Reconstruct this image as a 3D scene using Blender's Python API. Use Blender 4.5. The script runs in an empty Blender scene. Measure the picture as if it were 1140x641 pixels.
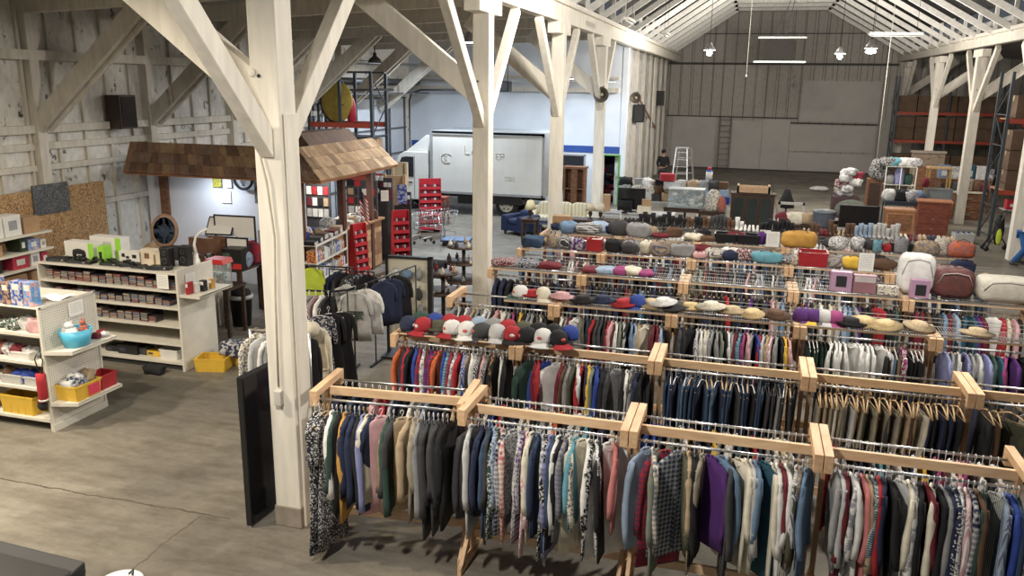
import bpy, bmesh, math, random
from math import sin, cos, pi, radians, atan2, sqrt, hypot
from mathutils import Vector, Matrix
random.seed(11)
SC = bpy.context.scene
COL = SC.collection

# ------------------------------------------------------------------ camera
FPX, PIT, YAW, ROLL, CH = 915.0, radians(13.88), radians(15.86), radians(-.80), 4.7
cam_d = bpy.data.cameras.new('camera'); cam = bpy.data.objects.new('camera', cam_d); COL.objects.link(cam)
cam_d.sensor_fit = 'HORIZONTAL'; cam_d.sensor_width = 36; cam_d.lens = FPX / 1140 * 36
cam_d.clip_start = .05; cam_d.clip_end = 300
_f = Vector((-sin(YAW) * cos(PIT), cos(YAW) * cos(PIT), -sin(PIT))); _r = Vector((cos(YAW), sin(YAW), 0)); _d = _f.cross(_r)
_r2 = _r * cos(ROLL) + _d * sin(ROLL); _d2 = -_r * sin(ROLL) + _d * cos(ROLL)
_m = Matrix((( _r2.x, -_d2.x, -_f.x, 0), (_r2.y, -_d2.y, -_f.y, 0), (_r2.z, -_d2.z, -_f.z, CH), (0, 0, 0, 1)))
cam.matrix_world = _m
SC.camera = cam

# ------------------------------------------------------------------ world, view
w = bpy.data.worlds.new('world'); SC.world = w; w.use_nodes = True
bg = w.node_tree.nodes['Background']; bg.inputs[0].default_value = (.80, .88, 1, 1); bg.inputs[1].default_value = .10
SC.view_settings.view_transform = 'Standard'; SC.view_settings.look = 'None'
SC.view_settings.exposure = 0.0; SC.view_settings.gamma = 1; SC.view_settings.use_curve_mapping = False

# lamps: x, y, z, watts, colour, label  (hung high-bay lamps plus added fill lamps; the near ones hang above the top of the frame)
LK = 2.0
WARM, NEUT, COOL = (1, .87, .68), (1, .94, .86), (.76, .87, 1)
LAMPS = [
 (-3.2, 3.0, 6.3, 200, NEUT, 'high bay lamp hanging nearest over the front clothes rack'),
 (-10.6, 6.2, 5.9, 200, WARM, 'high bay lamp hanging over the toy shelves at left'),
 (-7.6, 5.2, 5.95, 150, WARM, 'high bay lamp hanging over the open floor before the front post'),
 (2.0, 10.2, 6.9, 250, NEUT, 'high bay lamp hanging over the third clothes rack'),
 (-2.6, 15.5, 7.0, 160, NEUT, 'unseen lamp added to light the fifth clothes rack'),  # invented fixture above the frame, there to light the middle racks
 (3.4, 20.6, 7.3, 170, NEUT, 'unseen lamp added to light the hall behind the shoe rack'),  # no known fixture; put in to light the middle of the nave
 (-1.69, 31.5, 6.0, 150, NEUT, 'bright round lamp hanging at left of the far nave'),
 (2.97, 34.4, 6.0, 130, NEUT, 'small bright lamp hanging at right of the far nave'),
 (3.51, 29.9, 6.0, 115, NEUT, 'wide bright lamp hanging right of the small far one'),
 (-7.2, 21.0, 5.75, 190, COOL, 'lit lamp hanging left of the second post'),
 (-6.38, 30.2, 4.93, 95, COOL, 'cool lit lamp on the pale blue wall above the lorry'),
 (-10.6, 27.6, 5.6, 175, COOL, 'cool lamp added above the lorry cab to light it'),  # extra source, added for the bluish light on lorry and wall
 (-11.8, 15.95, 2.68, 13, COOL, 'hidden lamp added under the shingled awning to brighten the white wall'),  # made-up lamp tucked behind the awning edge to whiten the wall
 (-10.2, 18.3, 2.68, 22, NEUT, 'hidden lamp added under the shingled awning to light the counter'),  # also made up and hidden by the awning, lights the hut inside
 (.2, 37.0, 8.62, 80, NEUT, 'unseen high lamp added under the ridge to light the far wall'),  # added out of view to lift the rafters and far wall
 (9.5, 33.0, 5.6, 45, NEUT, 'dim unseen lamp added to light the right aisle racks'),  # added outside the view as faint fill for this aisle
]

# ------------------------------------------------------------------ materials
_MC = {}
def M(name, col, rough=.75, metal=0, var=.12, scale=6.0, bump=0.0, emit=0, alpha=1, pat=None, col2=None, trans=0):
    if name in _MC: return _MC[name]
    m = bpy.data.materials.new(name); _MC[name] = m; m.use_nodes = True
    nt = m.node_tree; N = nt.nodes; L = nt.links; b = N['Principled BSDF']
    b.inputs['Roughness'].default_value = rough; b.inputs['Metallic'].default_value = metal
    c = (*col, 1); b.inputs['Base Color'].default_value = c
    tc = N.new('ShaderNodeTexCoord')
    if trans:
        b.inputs['Transmission Weight'].default_value = trans; b.inputs['IOR'].default_value = 1.2
    if emit:
        b.inputs['Emission Color'].default_value = c; b.inputs['Emission Strength'].default_value = emit
        return m
    nz = N.new('ShaderNodeTexNoise'); nz.inputs['Scale'].default_value = scale; nz.inputs['Detail'].default_value = 5
    L.new(tc.outputs['Object'], nz.inputs['Vector'])
    rp = N.new('ShaderNodeMapRange'); rp.inputs[1].default_value = .3; rp.inputs[2].default_value = .7
    rp.inputs[3].default_value = 1 - var; rp.inputs[4].default_value = 1 + var
    L.new(nz.outputs[0], rp.inputs[0])
    mul = N.new('ShaderNodeVectorMath'); mul.operation = 'SCALE'
    L.new(rp.outputs[0], mul.inputs['Scale'])
    mul.inputs[0].default_value = col
    if pat:
        c2 = col2 or (.8, .8, .78)
        mp = N.new('ShaderNodeMapping'); L.new(tc.outputs['Object'], mp.inputs[0])
        def wave(axis, sc, thr, prof='SIN'):
            v = N.new('ShaderNodeTexWave'); v.wave_type = 'BANDS'; v.bands_direction = axis
            v.inputs['Scale'].default_value = sc; v.inputs['Distortion'].default_value = .6
            L.new(mp.outputs[0], v.inputs[0])
            g = N.new('ShaderNodeMath'); g.operation = 'GREATER_THAN'; g.inputs[1].default_value = thr; L.new(v.outputs['Fac'], g.inputs[0]); return g.outputs[0]
        if pat == 'stripe': fac = wave('Y', 22, .66)
        elif pat == 'hstripe': fac = wave('Z', 9, .66)
        elif pat in ('plaid', 'check'):
            s = 7 if pat == 'plaid' else 16
            a = wave('Y', s, .6); bb = wave('Z', s, .6)
            ad = N.new('ShaderNodeMath'); ad.operation = 'ADD'; L.new(a, ad.inputs[0]); L.new(bb, ad.inputs[1])
            ml = N.new('ShaderNodeMath'); ml.operation = 'MULTIPLY'; ml.inputs[1].default_value = .45; L.new(ad.outputs[0], ml.inputs[0]); fac = ml.outputs[0]
        elif pat == 'speckle':
            v = N.new('ShaderNodeTexVoronoi'); v.inputs['Scale'].default_value = 55; L.new(mp.outputs[0], v.inputs[0])
            g = N.new('ShaderNodeMath'); g.operation = 'LESS_THAN'; g.inputs[1].default_value = .42; L.new(v.outputs['Distance'], g.inputs[0]); fac = g.outputs[0]
        elif pat == 'floral':
            v = N.new('ShaderNodeTexNoise'); v.inputs['Scale'].default_value = 44; v.inputs['Detail'].default_value = 2; L.new(mp.outputs[0], v.inputs[0])
            g = N.new('ShaderNodeMath'); g.operation = 'GREATER_THAN'; g.inputs[1].default_value = .54; L.new(v.outputs[0], g.inputs[0]); fac = g.outputs[0]
        elif pat == 'print':
            v = N.new('ShaderNodeTexNoise'); v.inputs['Scale'].default_value = 19; v.inputs['Detail'].default_value = 4; L.new(mp.outputs[0], v.inputs[0])
            g = N.new('ShaderNodeMapRange'); g.inputs[1].default_value = .47; g.inputs[2].default_value = .55; g.inputs[4].default_value = .72; L.new(v.outputs[0], g.inputs[0]); fac = g.outputs[0]
        mx = N.new('ShaderNodeMix'); mx.data_type = 'RGBA'; mx.inputs[6].default_value = c; mx.inputs[7].default_value = (*c2, 1)
        L.new(fac, mx.inputs[0]); L.new(mx.outputs[2], mul.inputs[0])
    L.new(mul.outputs[0], b.inputs['Base Color'])
    if bump:
        bp = N.new('ShaderNodeBump'); bp.inputs['Strength'].default_value = bump; bp.inputs['Distance'].default_value = .02
        n2 = N.new('ShaderNodeTexNoise'); n2.inputs['Scale'].default_value = scale * 5; L.new(tc.outputs['Object'], n2.inputs[0])
        L.new(n2.outputs[0], bp.inputs['Height']); L.new(bp.outputs[0], b.inputs['Normal'])
    if alpha < 1: b.inputs['Alpha'].default_value = alpha
    return m

def wood(name, col, dark, stretch=(14, 1.2, 14), rough=.6):
    if name in _MC: return _MC[name]
    m = bpy.data.materials.new(name); _MC[name] = m; m.use_nodes = True
    nt = m.node_tree; N = nt.nodes; L = nt.links; b = N['Principled BSDF']; b.inputs['Roughness'].default_value = rough
    tc = N.new('ShaderNodeTexCoord'); mp = N.new('ShaderNodeMapping'); mp.inputs['Scale'].default_value = stretch
    L.new(tc.outputs['Object'], mp.inputs[0]); nz = N.new('ShaderNodeTexNoise'); nz.inputs['Scale'].default_value = 1.6; nz.inputs['Detail'].default_value = 6
    L.new(mp.outputs[0], nz.inputs[0]); cr = N.new('ShaderNodeValToRGB'); cr.color_ramp.elements[0].position = .33; cr.color_ramp.elements[1].position = .68
    cr.color_ramp.elements[0].color = (*dark, 1); cr.color_ramp.elements[1].color = (*col, 1)
    L.new(nz.outputs[0], cr.inputs[0]); L.new(cr.outputs[0], b.inputs['Base Color'])
    return m

def paint(name, col, stain, amount=.62, sc=1.6, sz=(1, 1, .35), fine=(.9, 1.05), boards=None):
    """old paint with worn patches that have a shape of their own; boards=(axis, pitch) adds dark board joints"""
    m = bpy.data.materials.new(name); m.use_nodes = True
    nt = m.node_tree; N = nt.nodes; L = nt.links; b = N['Principled BSDF']; b.inputs['Roughness'].default_value = .85
    tc = N.new('ShaderNodeTexCoord'); mp = N.new('ShaderNodeMapping'); mp.inputs['Scale'].default_value = sz; L.new(tc.outputs['Object'], mp.inputs[0])
    n1 = N.new('ShaderNodeTexNoise'); n1.inputs['Scale'].default_value = sc; n1.inputs['Detail'].default_value = 9; n1.inputs['Roughness'].default_value = .72
    L.new(mp.outputs[0], n1.inputs[0])
    r = N.new('ShaderNodeMapRange'); r.inputs[1].default_value = amount; r.inputs[2].default_value = amount + .06; L.new(n1.outputs[0], r.inputs[0])
    n2 = N.new('ShaderNodeTexNoise'); n2.inputs['Scale'].default_value = 9; n2.inputs['Detail'].default_value = 6; L.new(mp.outputs[0], n2.inputs[0])
    r2 = N.new('ShaderNodeMapRange'); r2.inputs[1].default_value = .3; r2.inputs[2].default_value = .7; r2.inputs[3].default_value = fine[0]; r2.inputs[4].default_value = fine[1]
    L.new(n2.outputs[0], r2.inputs[0])
    mx = N.new('ShaderNodeMix'); mx.data_type = 'RGBA'; mx.inputs[6].default_value = (*col, 1); mx.inputs[7].default_value = (*stain, 1)
    L.new(r.outputs[0], mx.inputs[0]); last = mx.outputs[2]
    if boards:
        ax, pitch = boards
        sp = N.new('ShaderNodeSeparateXYZ'); L.new(tc.outputs['Object'], sp.inputs[0])
        d = N.new('ShaderNodeMath'); d.operation = 'DIVIDE'; d.inputs[1].default_value = pitch; L.new(sp.outputs['XYZ'.index(ax)], d.inputs[0])
        fr = N.new('ShaderNodeMath'); fr.operation = 'FRACT'; L.new(d.outputs[0], fr.inputs[0])
        lt = N.new('ShaderNodeMath'); lt.operation = 'LESS_THAN'; lt.inputs[1].default_value = .07; L.new(fr.outputs[0], lt.inputs[0])
        m3 = N.new('ShaderNodeMix'); m3.data_type = 'RGBA'; m3.inputs[7].default_value = tuple(.45 * x for x in col) + (1,)
        L.new(lt.outputs[0], m3.inputs[0]); L.new(last, m3.inputs[6]); last = m3.outputs[2]
    sc2 = N.new('ShaderNodeVectorMath'); sc2.operation = 'SCALE'; L.new(last, sc2.inputs[0]); L.new(r2.outputs[0], sc2.inputs['Scale'])
    L.new(sc2.outputs[0], b.inputs['Base Color'])
    return m

# ------------------------------------------------------------------ mesh builder
class B:
    def __init__(s): s.v = []; s.f = []; s.mi = []; s.sm = []
    def _add(s, vs, fs, m=0, sm=False):
        o = len(s.v); s.v += [tuple(v) for v in vs]
        for f in fs: s.f.append([i + o for i in f]); s.mi.append(m); s.sm.append(sm)
        return s
    def box(s, x0, x1, y0, y1, z0, z1, m=0):
        return s._add([(x0,y0,z0),(x1,y0,z0),(x1,y1,z0),(x0,y1,z0),(x0,y0,z1),(x1,y0,z1),(x1,y1,z1),(x0,y1,z1)],
                      [(0,3,2,1),(4,5,6,7),(0,1,5,4),(1,2,6,5),(2,3,7,6),(3,0,4,7)], m)
    def cb(s, c, d, m=0, R=None):
        vs = [Vector((a*d[0]/2, b*d[1]/2, e*d[2]/2)) for e in (-1,1) for a,b in ((-1,-1),(1,-1),(1,1),(-1,1))]
        if R is not None: vs = [R @ v for v in vs]
        return s._add([v + Vector(c) for v in vs], [(0,3,2,1),(4,5,6,7),(0,1,5,4),(1,2,6,5),(2,3,7,6),(3,0,4,7)], m)
    def bar(s, p, q, w, h, m=0, side=None):
        p, q = Vector(p), Vector(q); d = (q - p).normalized()
        up = Vector(side) if side else (Vector((0,0,1)) if abs(d.z) < .98 else Vector((0,1,0)))
        a = d.cross(up).normalized(); b = a.cross(d).normalized()
        vs = [e + a*(i*w/2) + b*(j*h/2) for e in (p, q) for i,j in ((-1,-1),(1,-1),(1,1),(-1,1))]
        return s._add(vs, [(0,1,2,3),(7,6,5,4),(0,4,5,1),(1,5,6,2),(2,6,7,3),(3,7,4,0)], m)
    def path(s, pts, r, n=6, m=0, closed=False, cap=True):
        pts = [Vector(p) for p in pts]; k = len(pts); rs = r if isinstance(r, (list, tuple)) else [r]*k
        vs = []; prev = None
        for i, p in enumerate(pts):
            t = ((pts[(i+1)%k] - pts[i-1]) if closed else (pts[min(i+1,k-1)] - pts[max(i-1,0)]))
            t = t.normalized() if t.length > 1e-9 else Vector((0,0,1))
            if prev is None: a = t.orthogonal().normalized()
            else: a = (prev - t*prev.dot(t)); a = a.normalized() if a.length > 1e-6 else t.orthogonal().normalized()
            prev = a; b = t.cross(a)
            for j in range(n): an = 2*pi*j/n; vs.append(p + (a*cos(an) + b*sin(an))*rs[i])
        fs = []
        for i in range(k if closed else k-1):
            for j in range(n):
                fs.append((i*n+j, i*n+(j+1)%n, ((i+1)%k)*n+(j+1)%n, ((i+1)%k)*n+j))
        if cap and not closed: fs += [tuple(range(n))[::-1], tuple((k-1)*n + j for j in range(n))]
        return s._add(vs, fs, m, True)
    def tube(s, p, q, r, n=8, m=0): return s.path([p, q], r, n, m)
    def lathe(s, prof, c=(0,0,0), n=16, m=0, R=None, sx=1, sy=1, sm=True):
        vs = []
        for r, z in prof:
            for j in range(n):
                v = Vector((r*cos(2*pi*j/n)*sx, r*sin(2*pi*j/n)*sy, z))
                if R is not None: v = R @ v
                vs.append(v + Vector(c))
        fs = [(i*n+j, i*n+(j+1)%n, (i+1)*n+(j+1)%n, (i+1)*n+j) for i in range(len(prof)-1) for j in range(n)]
        if prof[0][0] > 1e-5: fs.append(tuple(range(n))[::-1])
        if prof[-1][0] > 1e-5: fs.append(tuple((len(prof)-1)*n + j for j in range(n)))
        return s._add(vs, fs, m, sm)
    def prism(s, poly, a0, a1, axis='y', m=0):
        k = len(poly)
        def P(u, v, t): return {'y': (u, t, v), 'x': (t, u, v), 'z': (u, v, t)}[axis]
        vs = [P(u, v, a0) for u, v in poly] + [P(u, v, a1) for u, v in poly]
        fs = [tuple(range(k)), tuple(range(k, 2*k))[::-1]] + [(i, i+k, (i+1)%k+k, (i+1)%k) for i in range(k)]
        return s._add(vs, fs, m)
    def blob(s, c, d, m=0, n=12, lv=7, lump=.0, seed=0, flat=1.0, pw=1.0):
        rd = random.Random(seed); ph = [rd.uniform(0, 6.28) for _ in range(4)]
        vs = []; fs = []
        for i in range(lv + 1):
            a = -pi/2 + pi*i/lv
            for j in range(n):
                b = 2*pi*j/n
                k = 1 + lump*(sin(3*b + ph[0] + 2*a) + sin(5*b + ph[1] - 3*a)*.6 + sin(2*b+ph[2]+5*a)*.6)
                ca = abs(cos(a))**pw; sa = math.copysign(abs(sin(a))**pw, sin(a))
                cb = math.copysign(abs(cos(b))**pw, cos(b)); sb = math.copysign(abs(sin(b))**pw, sin(b))
                vs.append((c[0] + d[0]/2*ca*cb*k, c[1] + d[1]/2*ca*sb*k, c[2] + d[2]/2*max(sa*k, -flat)))
        for i in range(lv):
            for j in range(n): fs.append((i*n+j, i*n+(j+1)%n, (i+1)*n+(j+1)%n, (i+1)*n+j))
        return s._add(vs, fs, m, True)
    def grid(s, P, nu, nv, m=0, sm=True):
        vs = [P(i/nu, j/nv) for i in range(nu+1) for j in range(nv+1)]
        fs = [(i*(nv+1)+j, (i+1)*(nv+1)+j, (i+1)*(nv+1)+j+1, i*(nv+1)+j+1) for i in range(nu) for j in range(nv)]
        return s._add(vs, fs, m, sm)
    def mesh(s, name, mats):
        me = bpy.data.meshes.new(name); me.from_pydata(s.v, [], s.f)
        for m in (mats if isinstance(mats, (list, tuple)) else [mats]): me.materials.append(m)
        me.polygons.foreach_set('material_index', s.mi); me.polygons.foreach_set('use_smooth', s.sm)
        bm = bmesh.new(); bm.from_mesh(me); bmesh.ops.remove_doubles(bm, verts=bm.verts, dist=1e-6)
        bmesh.ops.recalc_face_normals(bm, faces=bm.faces); bm.to_mesh(me); bm.free(); me.update()
        return me
    def build(s, name, mats, parent=None, bevel=0, loc=None, rz=0):
        o = bpy.data.objects.new(name, s.mesh(name, mats)); COL.objects.link(o)
        if parent: o.parent = parent
        if loc: o.location = loc
        if rz: o.rotation_euler.z = rz
        if bevel:
            md = o.modifiers.new('bevel', 'BEVEL'); md.width = bevel; md.segments = 2; md.limit_method = 'ANGLE'
        return o

def tag(o, label, cat, group=None, kind=None):
    o['label'] = label; o['category'] = cat
    if group: o['group'] = group
    if kind: o['kind'] = kind
    return o
def thing(name, label, cat, loc=(0,0,0), rz=0, group=None):
    o = bpy.data.objects.new(name, None); COL.objects.link(o); o.location = loc; o.rotation_euler.z = rz; o.empty_display_size = .1
    return tag(o, label, cat, group)
def struct(b, name, mats, bevel=0):
    o = b.build(name, mats, bevel=bevel); o['kind'] = 'structure'; return o
def dup(src, loc, rz=0, label=None, group=None):
    r = src.copy(); COL.objects.link(r); r.location = loc; r.rotation_euler = (0, 0, rz)
    if label: r['label'] = label
    if group: r['group'] = group
    for ch in list(src.children):
        c = ch.copy(); COL.objects.link(c); c.parent = r
        for g in list(ch.children):
            d = g.copy(); COL.objects.link(d); d.parent = c
    return r

# common materials
PINE = wood('pine', (.84, .60, .37), (.70, .46, .26), (3, 14, 14))
PINE_Y = wood('pine_cross', (.78, .53, .32), (.62, .39, .21), (14, 3, 14))
PINE_Z = wood('pine_upright', (.58, .36, .20), (.42, .25, .13), (14, 14, 2))
CHROME = M('chrome', (.62, .63, .64), .28, .9, .05)
WHITEMET = M('white_enamel', (.66, .63, .55), .45, 0, .06)
BLACKP = M('black_plastic', (.012, .012, .013), .45, 0, .2)
DARKW = wood('dark_wood', (.07, .035, .02), (.025, .013, .009), (3, 3, 12))
BROWNW = wood('brown_wood', (.24, .11, .05), (.12, .05, .025), (4, 4, 10))
REDW = wood('reddish_wood', (.27, .07, .035), (.15, .035, .02), (4, 4, 10))
CARD = M('cardboard', (.38, .24, .13), .85, 0, .12, 4)
PAPER = M('paper', (.82, .81, .77), .8, 0, .03)
INK = M('ink', (.03, .03, .035), .8, 0, .05)
POSTP = paint('old_cream_paint', (.80, .755, .655), (.46, .37, .26), .66, 2.4, (1, 1, .18), (.86, 1.06))
POSTG = paint('old_greyish_paint', (.60, .56, .48), (.26, .19, .12), .64, 2.0, (1, 1, .25), (.8, 1.06))
# ================================================================== STRUCTURE
# floor
def floor_mat():
    m = bpy.data.materials.new('concrete_floor'); m.use_nodes = True; nt = m.node_tree; N = nt.nodes; L = nt.links; b = N['Principled BSDF']
    tc = N.new('ShaderNodeTexCoord'); P = tc.outputs['Object']
    def noise(sc, det=6, mp=None, ro=.6):
        n = N.new('ShaderNodeTexNoise'); n.inputs['Scale'].default_value = sc; n.inputs['Detail'].default_value = det; n.inputs['Roughness'].default_value = ro
        if mp:
            k = N.new('ShaderNodeMapping'); k.inputs['Scale'].default_value = mp; k.inputs['Rotation'].default_value = (0, 0, .7); L.new(P, k.inputs[0]); L.new(k.outputs[0], n.inputs[0])
        else: L.new(P, n.inputs[0])
        return n.outputs[0]
    def ramp(x, a, bb, c0, c1):
        r = N.new('ShaderNodeValToRGB'); r.color_ramp.elements[0].position = a; r.color_ramp.elements[1].position = bb
        r.color_ramp.elements[0].color = (*c0, 1); r.color_ramp.elements[1].color = (*c1, 1); L.new(x, r.inputs[0]); return r.outputs[0]
    def mult(a, bb):
        x = N.new('ShaderNodeMix'); x.data_type = 'RGBA'; x.blend_type = 'MULTIPLY'; x.inputs[0].default_value = 1; L.new(a, x.inputs[6]); L.new(bb, x.inputs[7]); return x.outputs[2]
    c = ramp(noise(.55, 7), .35, .66, (.175, .16, .132), (.285, .262, .212))
    c = mult(c, ramp(noise(1.0, 8, (1, 4.5, 1), .7), .36, .56, (.68, .66, .64), (1, 1, 1)))
    c = mult(c, ramp(noise(9, 6, None, .75), .3, .62, (.80, .79, .77), (1.0, 1, 1)))
    c = mult(c, ramp(noise(.23, 3), .38, .56, (.74, .73, .73), (1.0, 1, 1)))
    # construction joints and cracks: distance to a line, wobbling with noise
    sp = N.new('ShaderNodeSeparateXYZ'); L.new(P, sp.inputs[0]); wob = noise(3.5, 3)
    def line(axis, pos, wd, lo, hi):
        s1 = N.new('ShaderNodeMath'); s1.operation = 'MULTIPLY_ADD'; s1.inputs[1].default_value = .12; L.new(wob, s1.inputs[0]); L.new(sp.outputs[axis], s1.inputs[2])
        s2 = N.new('ShaderNodeMath'); s2.operation = 'COMPARE'; s2.inputs[1].default_value = pos + .06; s2.inputs[2].default_value = wd; L.new(s1.outputs[0], s2.inputs[0])
        o = 1 - axis
        g = N.new('ShaderNodeMath'); g.operation = 'COMPARE'; g.inputs[1].default_value = (lo + hi)/2; g.inputs[2].default_value = (hi - lo)/2; L.new(sp.outputs[o], g.inputs[0])
        k = N.new('ShaderNodeMath'); k.operation = 'MULTIPLY'; L.new(s2.outputs[0], k.inputs[0]); L.new(g.outputs[0], k.inputs[1]); return k.outputs[0]
    for a in ((1, 7.04, .012, -14, -5.2), (0, -5.55, .009, 3, 7.0), (1, 13.6, .015, -14, 8), (1, 26, .02, -14, 12), (1, 38, .03, -5, 12), (0, 1.2, .02, 20, 51), (0, -9.4, .012, 14, 33)):
        mk = line(*a); x = N.new('ShaderNodeMix'); x.data_type = 'RGBA'; x.inputs[7].default_value = (.08, .065, .05, 1)
        L.new(mk, x.inputs[0]); L.new(c, x.inputs[6]); c = x.outputs[2]
    L.new(c, b.inputs['Base Color'])
    L.new(ramp(noise(1.5, 4), .3, .7, (.42,)*3, (.7,)*3), b.inputs['Roughness'])
    return m
struct(B().box(-14.2, 15.2, -1, 51.4, -.12, 0), 'floor', floor_mat())

WALLP = paint('old_white_boards', (.66, .64, .59), (.06, .05, .045), .59, 4.6, (1, 1, .7), (.82, 1.06), None)
FARW = paint('far_wall_boards', (.42, .395, .355), (.26, .23, .20), .6, 1.1, (1, 1, .5), (.85, 1.05), ('X', .62))
struct(B().box(-14.2, -14, -1, 33.2, 0, 7), 'wall_left', WALLP)
struct(B().prism([(-5.2, 0), (7.6, 0), (15.2, 0), (15.2, 7), (7.6, 7.6), (4.2, 10.1), (-2, 10.1), (-5.2, 7.6)], 51, 51.2), 'wall_back', FARW)
struct(B().box(-5.2, -5, 33.2, 51, 0, 7), 'wall_nave_left', paint('flaking_white_boards', (.62, .61, .60), (.20, .16, .13), .56, 3.2, (1, 1, .45), (.75, 1.1), ('Y', .5)))
struct(B().box(15, 15.2, -1, 51, 0, 7), 'wall_right', FARW)
PALEB = M('pale_blue_paint', (.66, .71, .77), .8, 0, .05, 1.2)
struct(B().box(-14, -5.62, 33, 33.2, 0, 7).box(-5.62, -4.95, 33, 33.2, 2.02, 7).box(-5.0, -4.8, 32.98, 33.35, 0, 6.2), 'wall_cross', PALEB)
# far wall: lighter panels, girts and battens
SHEET = M('grey_painted_sheet', (.47, .45, .42), .85, 0, .05, 1.5)
DKG = M('dark_joint', (.07, .065, .06), .9)
for i, (x0, x1, z0, z1) in enumerate([(-4.6, -2.1, .05, 3.02), (-1.1, .55, .05, 2.85), (.6, 2.1, .05, 2.95), (2.15, 6.7, 1.2, 2.7), (2.6, 6.75, 2.9, 5.15), (2.15, 6.7, .05, 1.1)]):
    struct(B().box(x0, x1, 50.93, 50.99, z0, z1), 'trim_%d' % (i + 1), SHEET)
b = B()
for k in range(21): x = -4.9 + k*.6 + (k*7 % 5)*.03; b.box(x, x+.022, 50.96, 51, 3.05 if not 2.5 < x < 6.8 else 5.2, 8.9)
struct(b, 'trim_7', M('grey_joint', (.19, .18, .16), .9))
b = B().box(-5, 7.5, 50.85, 51, 6.0, 6.12).box(-5, 2.5, 50.9, 51, 3.02, 3.08).box(2.1, 6.8, 50.9, 51, 2.75, 2.82).box(-5,7,50.9,51,7.7,7.74)
struct(b, 'trim_8', DKG)
struct(B().box(-5, 7.5, 50.9, 51, 0, .07), 'baseboard_back', DKG)

# left wall: studs, girts, top plate
GIRT = POSTG
b = B()
for k in range(34): y = 8.2 + k*.62*1.2; b.box(-14, -13.93, y, y+.07, 0, 6.6) if y < 27.5 else None
struct(b, 'trim_9', GIRT)
for i, (z0, z1, d) in enumerate([(5.05, 5.24, .25), (3.62, 3.78, .16), (3.28, 3.42, .10), (2.86, 2.98, .10), (1.98, 2.1, .12)]):
    struct(B().box(-14, -14+d, 8, 27.6, z0, z1), 'trim_%d' % (10 + i), GIRT)
for k, y in enumerate((13.5, 16.8, 20.1, 23.4, 26.6)):
    struct(B().box(-14, -13.78, y, y+.22, 0, 6.4), 'trim_%d' % (16 + k), GIRT)

# roofs: decks, rafters
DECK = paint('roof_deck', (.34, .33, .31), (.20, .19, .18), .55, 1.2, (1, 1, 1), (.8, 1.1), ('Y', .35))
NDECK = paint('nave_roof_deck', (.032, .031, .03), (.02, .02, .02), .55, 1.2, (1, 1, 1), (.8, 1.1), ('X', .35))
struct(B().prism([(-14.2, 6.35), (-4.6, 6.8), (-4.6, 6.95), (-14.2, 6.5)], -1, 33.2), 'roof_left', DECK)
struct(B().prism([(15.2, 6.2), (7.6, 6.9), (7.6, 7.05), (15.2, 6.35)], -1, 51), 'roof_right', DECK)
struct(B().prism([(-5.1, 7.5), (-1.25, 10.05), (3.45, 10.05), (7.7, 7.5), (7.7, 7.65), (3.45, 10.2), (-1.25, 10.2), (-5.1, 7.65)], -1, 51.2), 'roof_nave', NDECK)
def beam_thing(bb, name, label, cat, mat_, group=None, bev=.01):
    return tag(bb.build(name, mat_, bevel=bev), label, cat, group)
RAFT = paint('rafter_paint', (.74, .72, .67), (.3, .26, .2), .66, 1.5, (1, 1, 1), (.85, 1.05))
ys = [10 + 2.15*k for k in range(19)]
for k, y in enumerate(ys):
    pb = B().bar((-4.75, y, 6.5), (-1.2, y, 8.85), .12, .18).bar((-1.35, y, 8.87), (3.55, y, 8.87), .12, .18).bar((3.4, y, 8.85), (7.5, y, 6.5), .12, .18).bar((-4.5, y, 6.5), (-4.5, y, 7.5), .11, .11).bar((7.4, y, 6.5), (7.4, y, 7.5), .11, .11)
    beam_thing(pb, 'roof_truss', 'pale painted roof rafter pair with flat collar under the dark nave roof', 'roof truss', RAFT, 'rafters of the nave roof', 0)
for k, y in enumerate((7.2, 10.4, 13.6, 16.9, 20.2, 23.4, 26.6, 29.8)):
    zl = 6.32
    bb = B().bar((-14, y, 6.1), (-4.6, y, 6.5), .16, .36)
    beam_thing(bb, 'tie_beam', 'grey painted roof beam spanning the left aisle', 'roof beam', POSTG, 'beams of the left aisle roof')
    if y > 12:
        r = B().bar((-13.9, y, 3.75), (-11.0, y, 6.2), .12, .34).bar((-13.75, y+.14, 3.72), (-10.9, y+.14, 6.1), .1, .2)
        lb = {13.6: 'thick doubled grey brace rising from the left wall above the fibreboard', 16.9: 'thick doubled grey brace rising from the left wall right of the dark speaker'}.get(y, 'grey brace rising from the left wall behind the shingled awning')
        beam_thing(r, 'wall_brace', lb, 'brace', POSTG, None if y < 18 else 'braces beyond the awning')
for j, x in enumerate((-12.2, -10.2, -8.2, -6.4)):
    beam_thing(B().bar((x, 6, 6.38 + (x+14)*.042), (x, 33, 6.38 + (x+14)*.042), .08, .16), 'roof_purlin', 'grey purlin under the left aisle roof', 'roof beam', POSTG, 'purlins of the left aisle roof', 0)
# longitudinal header beams
beam_thing(B().box(-4.62, -4.38, 2, 51, 6.12, 6.5).box(-4.7, -4.3, 2, 51, 6.5, 6.62), 'header_beam', 'long cream header beam over the left posts', 'beam', POSTP)
beam_thing(B().box(7.38, 7.62, 20, 51, 6.2, 6.52).box(7.3, 7.7, 20, 51, 6.52, 6.64), 'header_beam', 'long grey header beam over the right posts', 'beam', POSTG)
beam_thing(B().box(-4.85, -4.68, 18, 33, 6.2, 6.42), 'header_beam', 'second cream beam alongside the left header', 'beam', POSTP)

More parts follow.
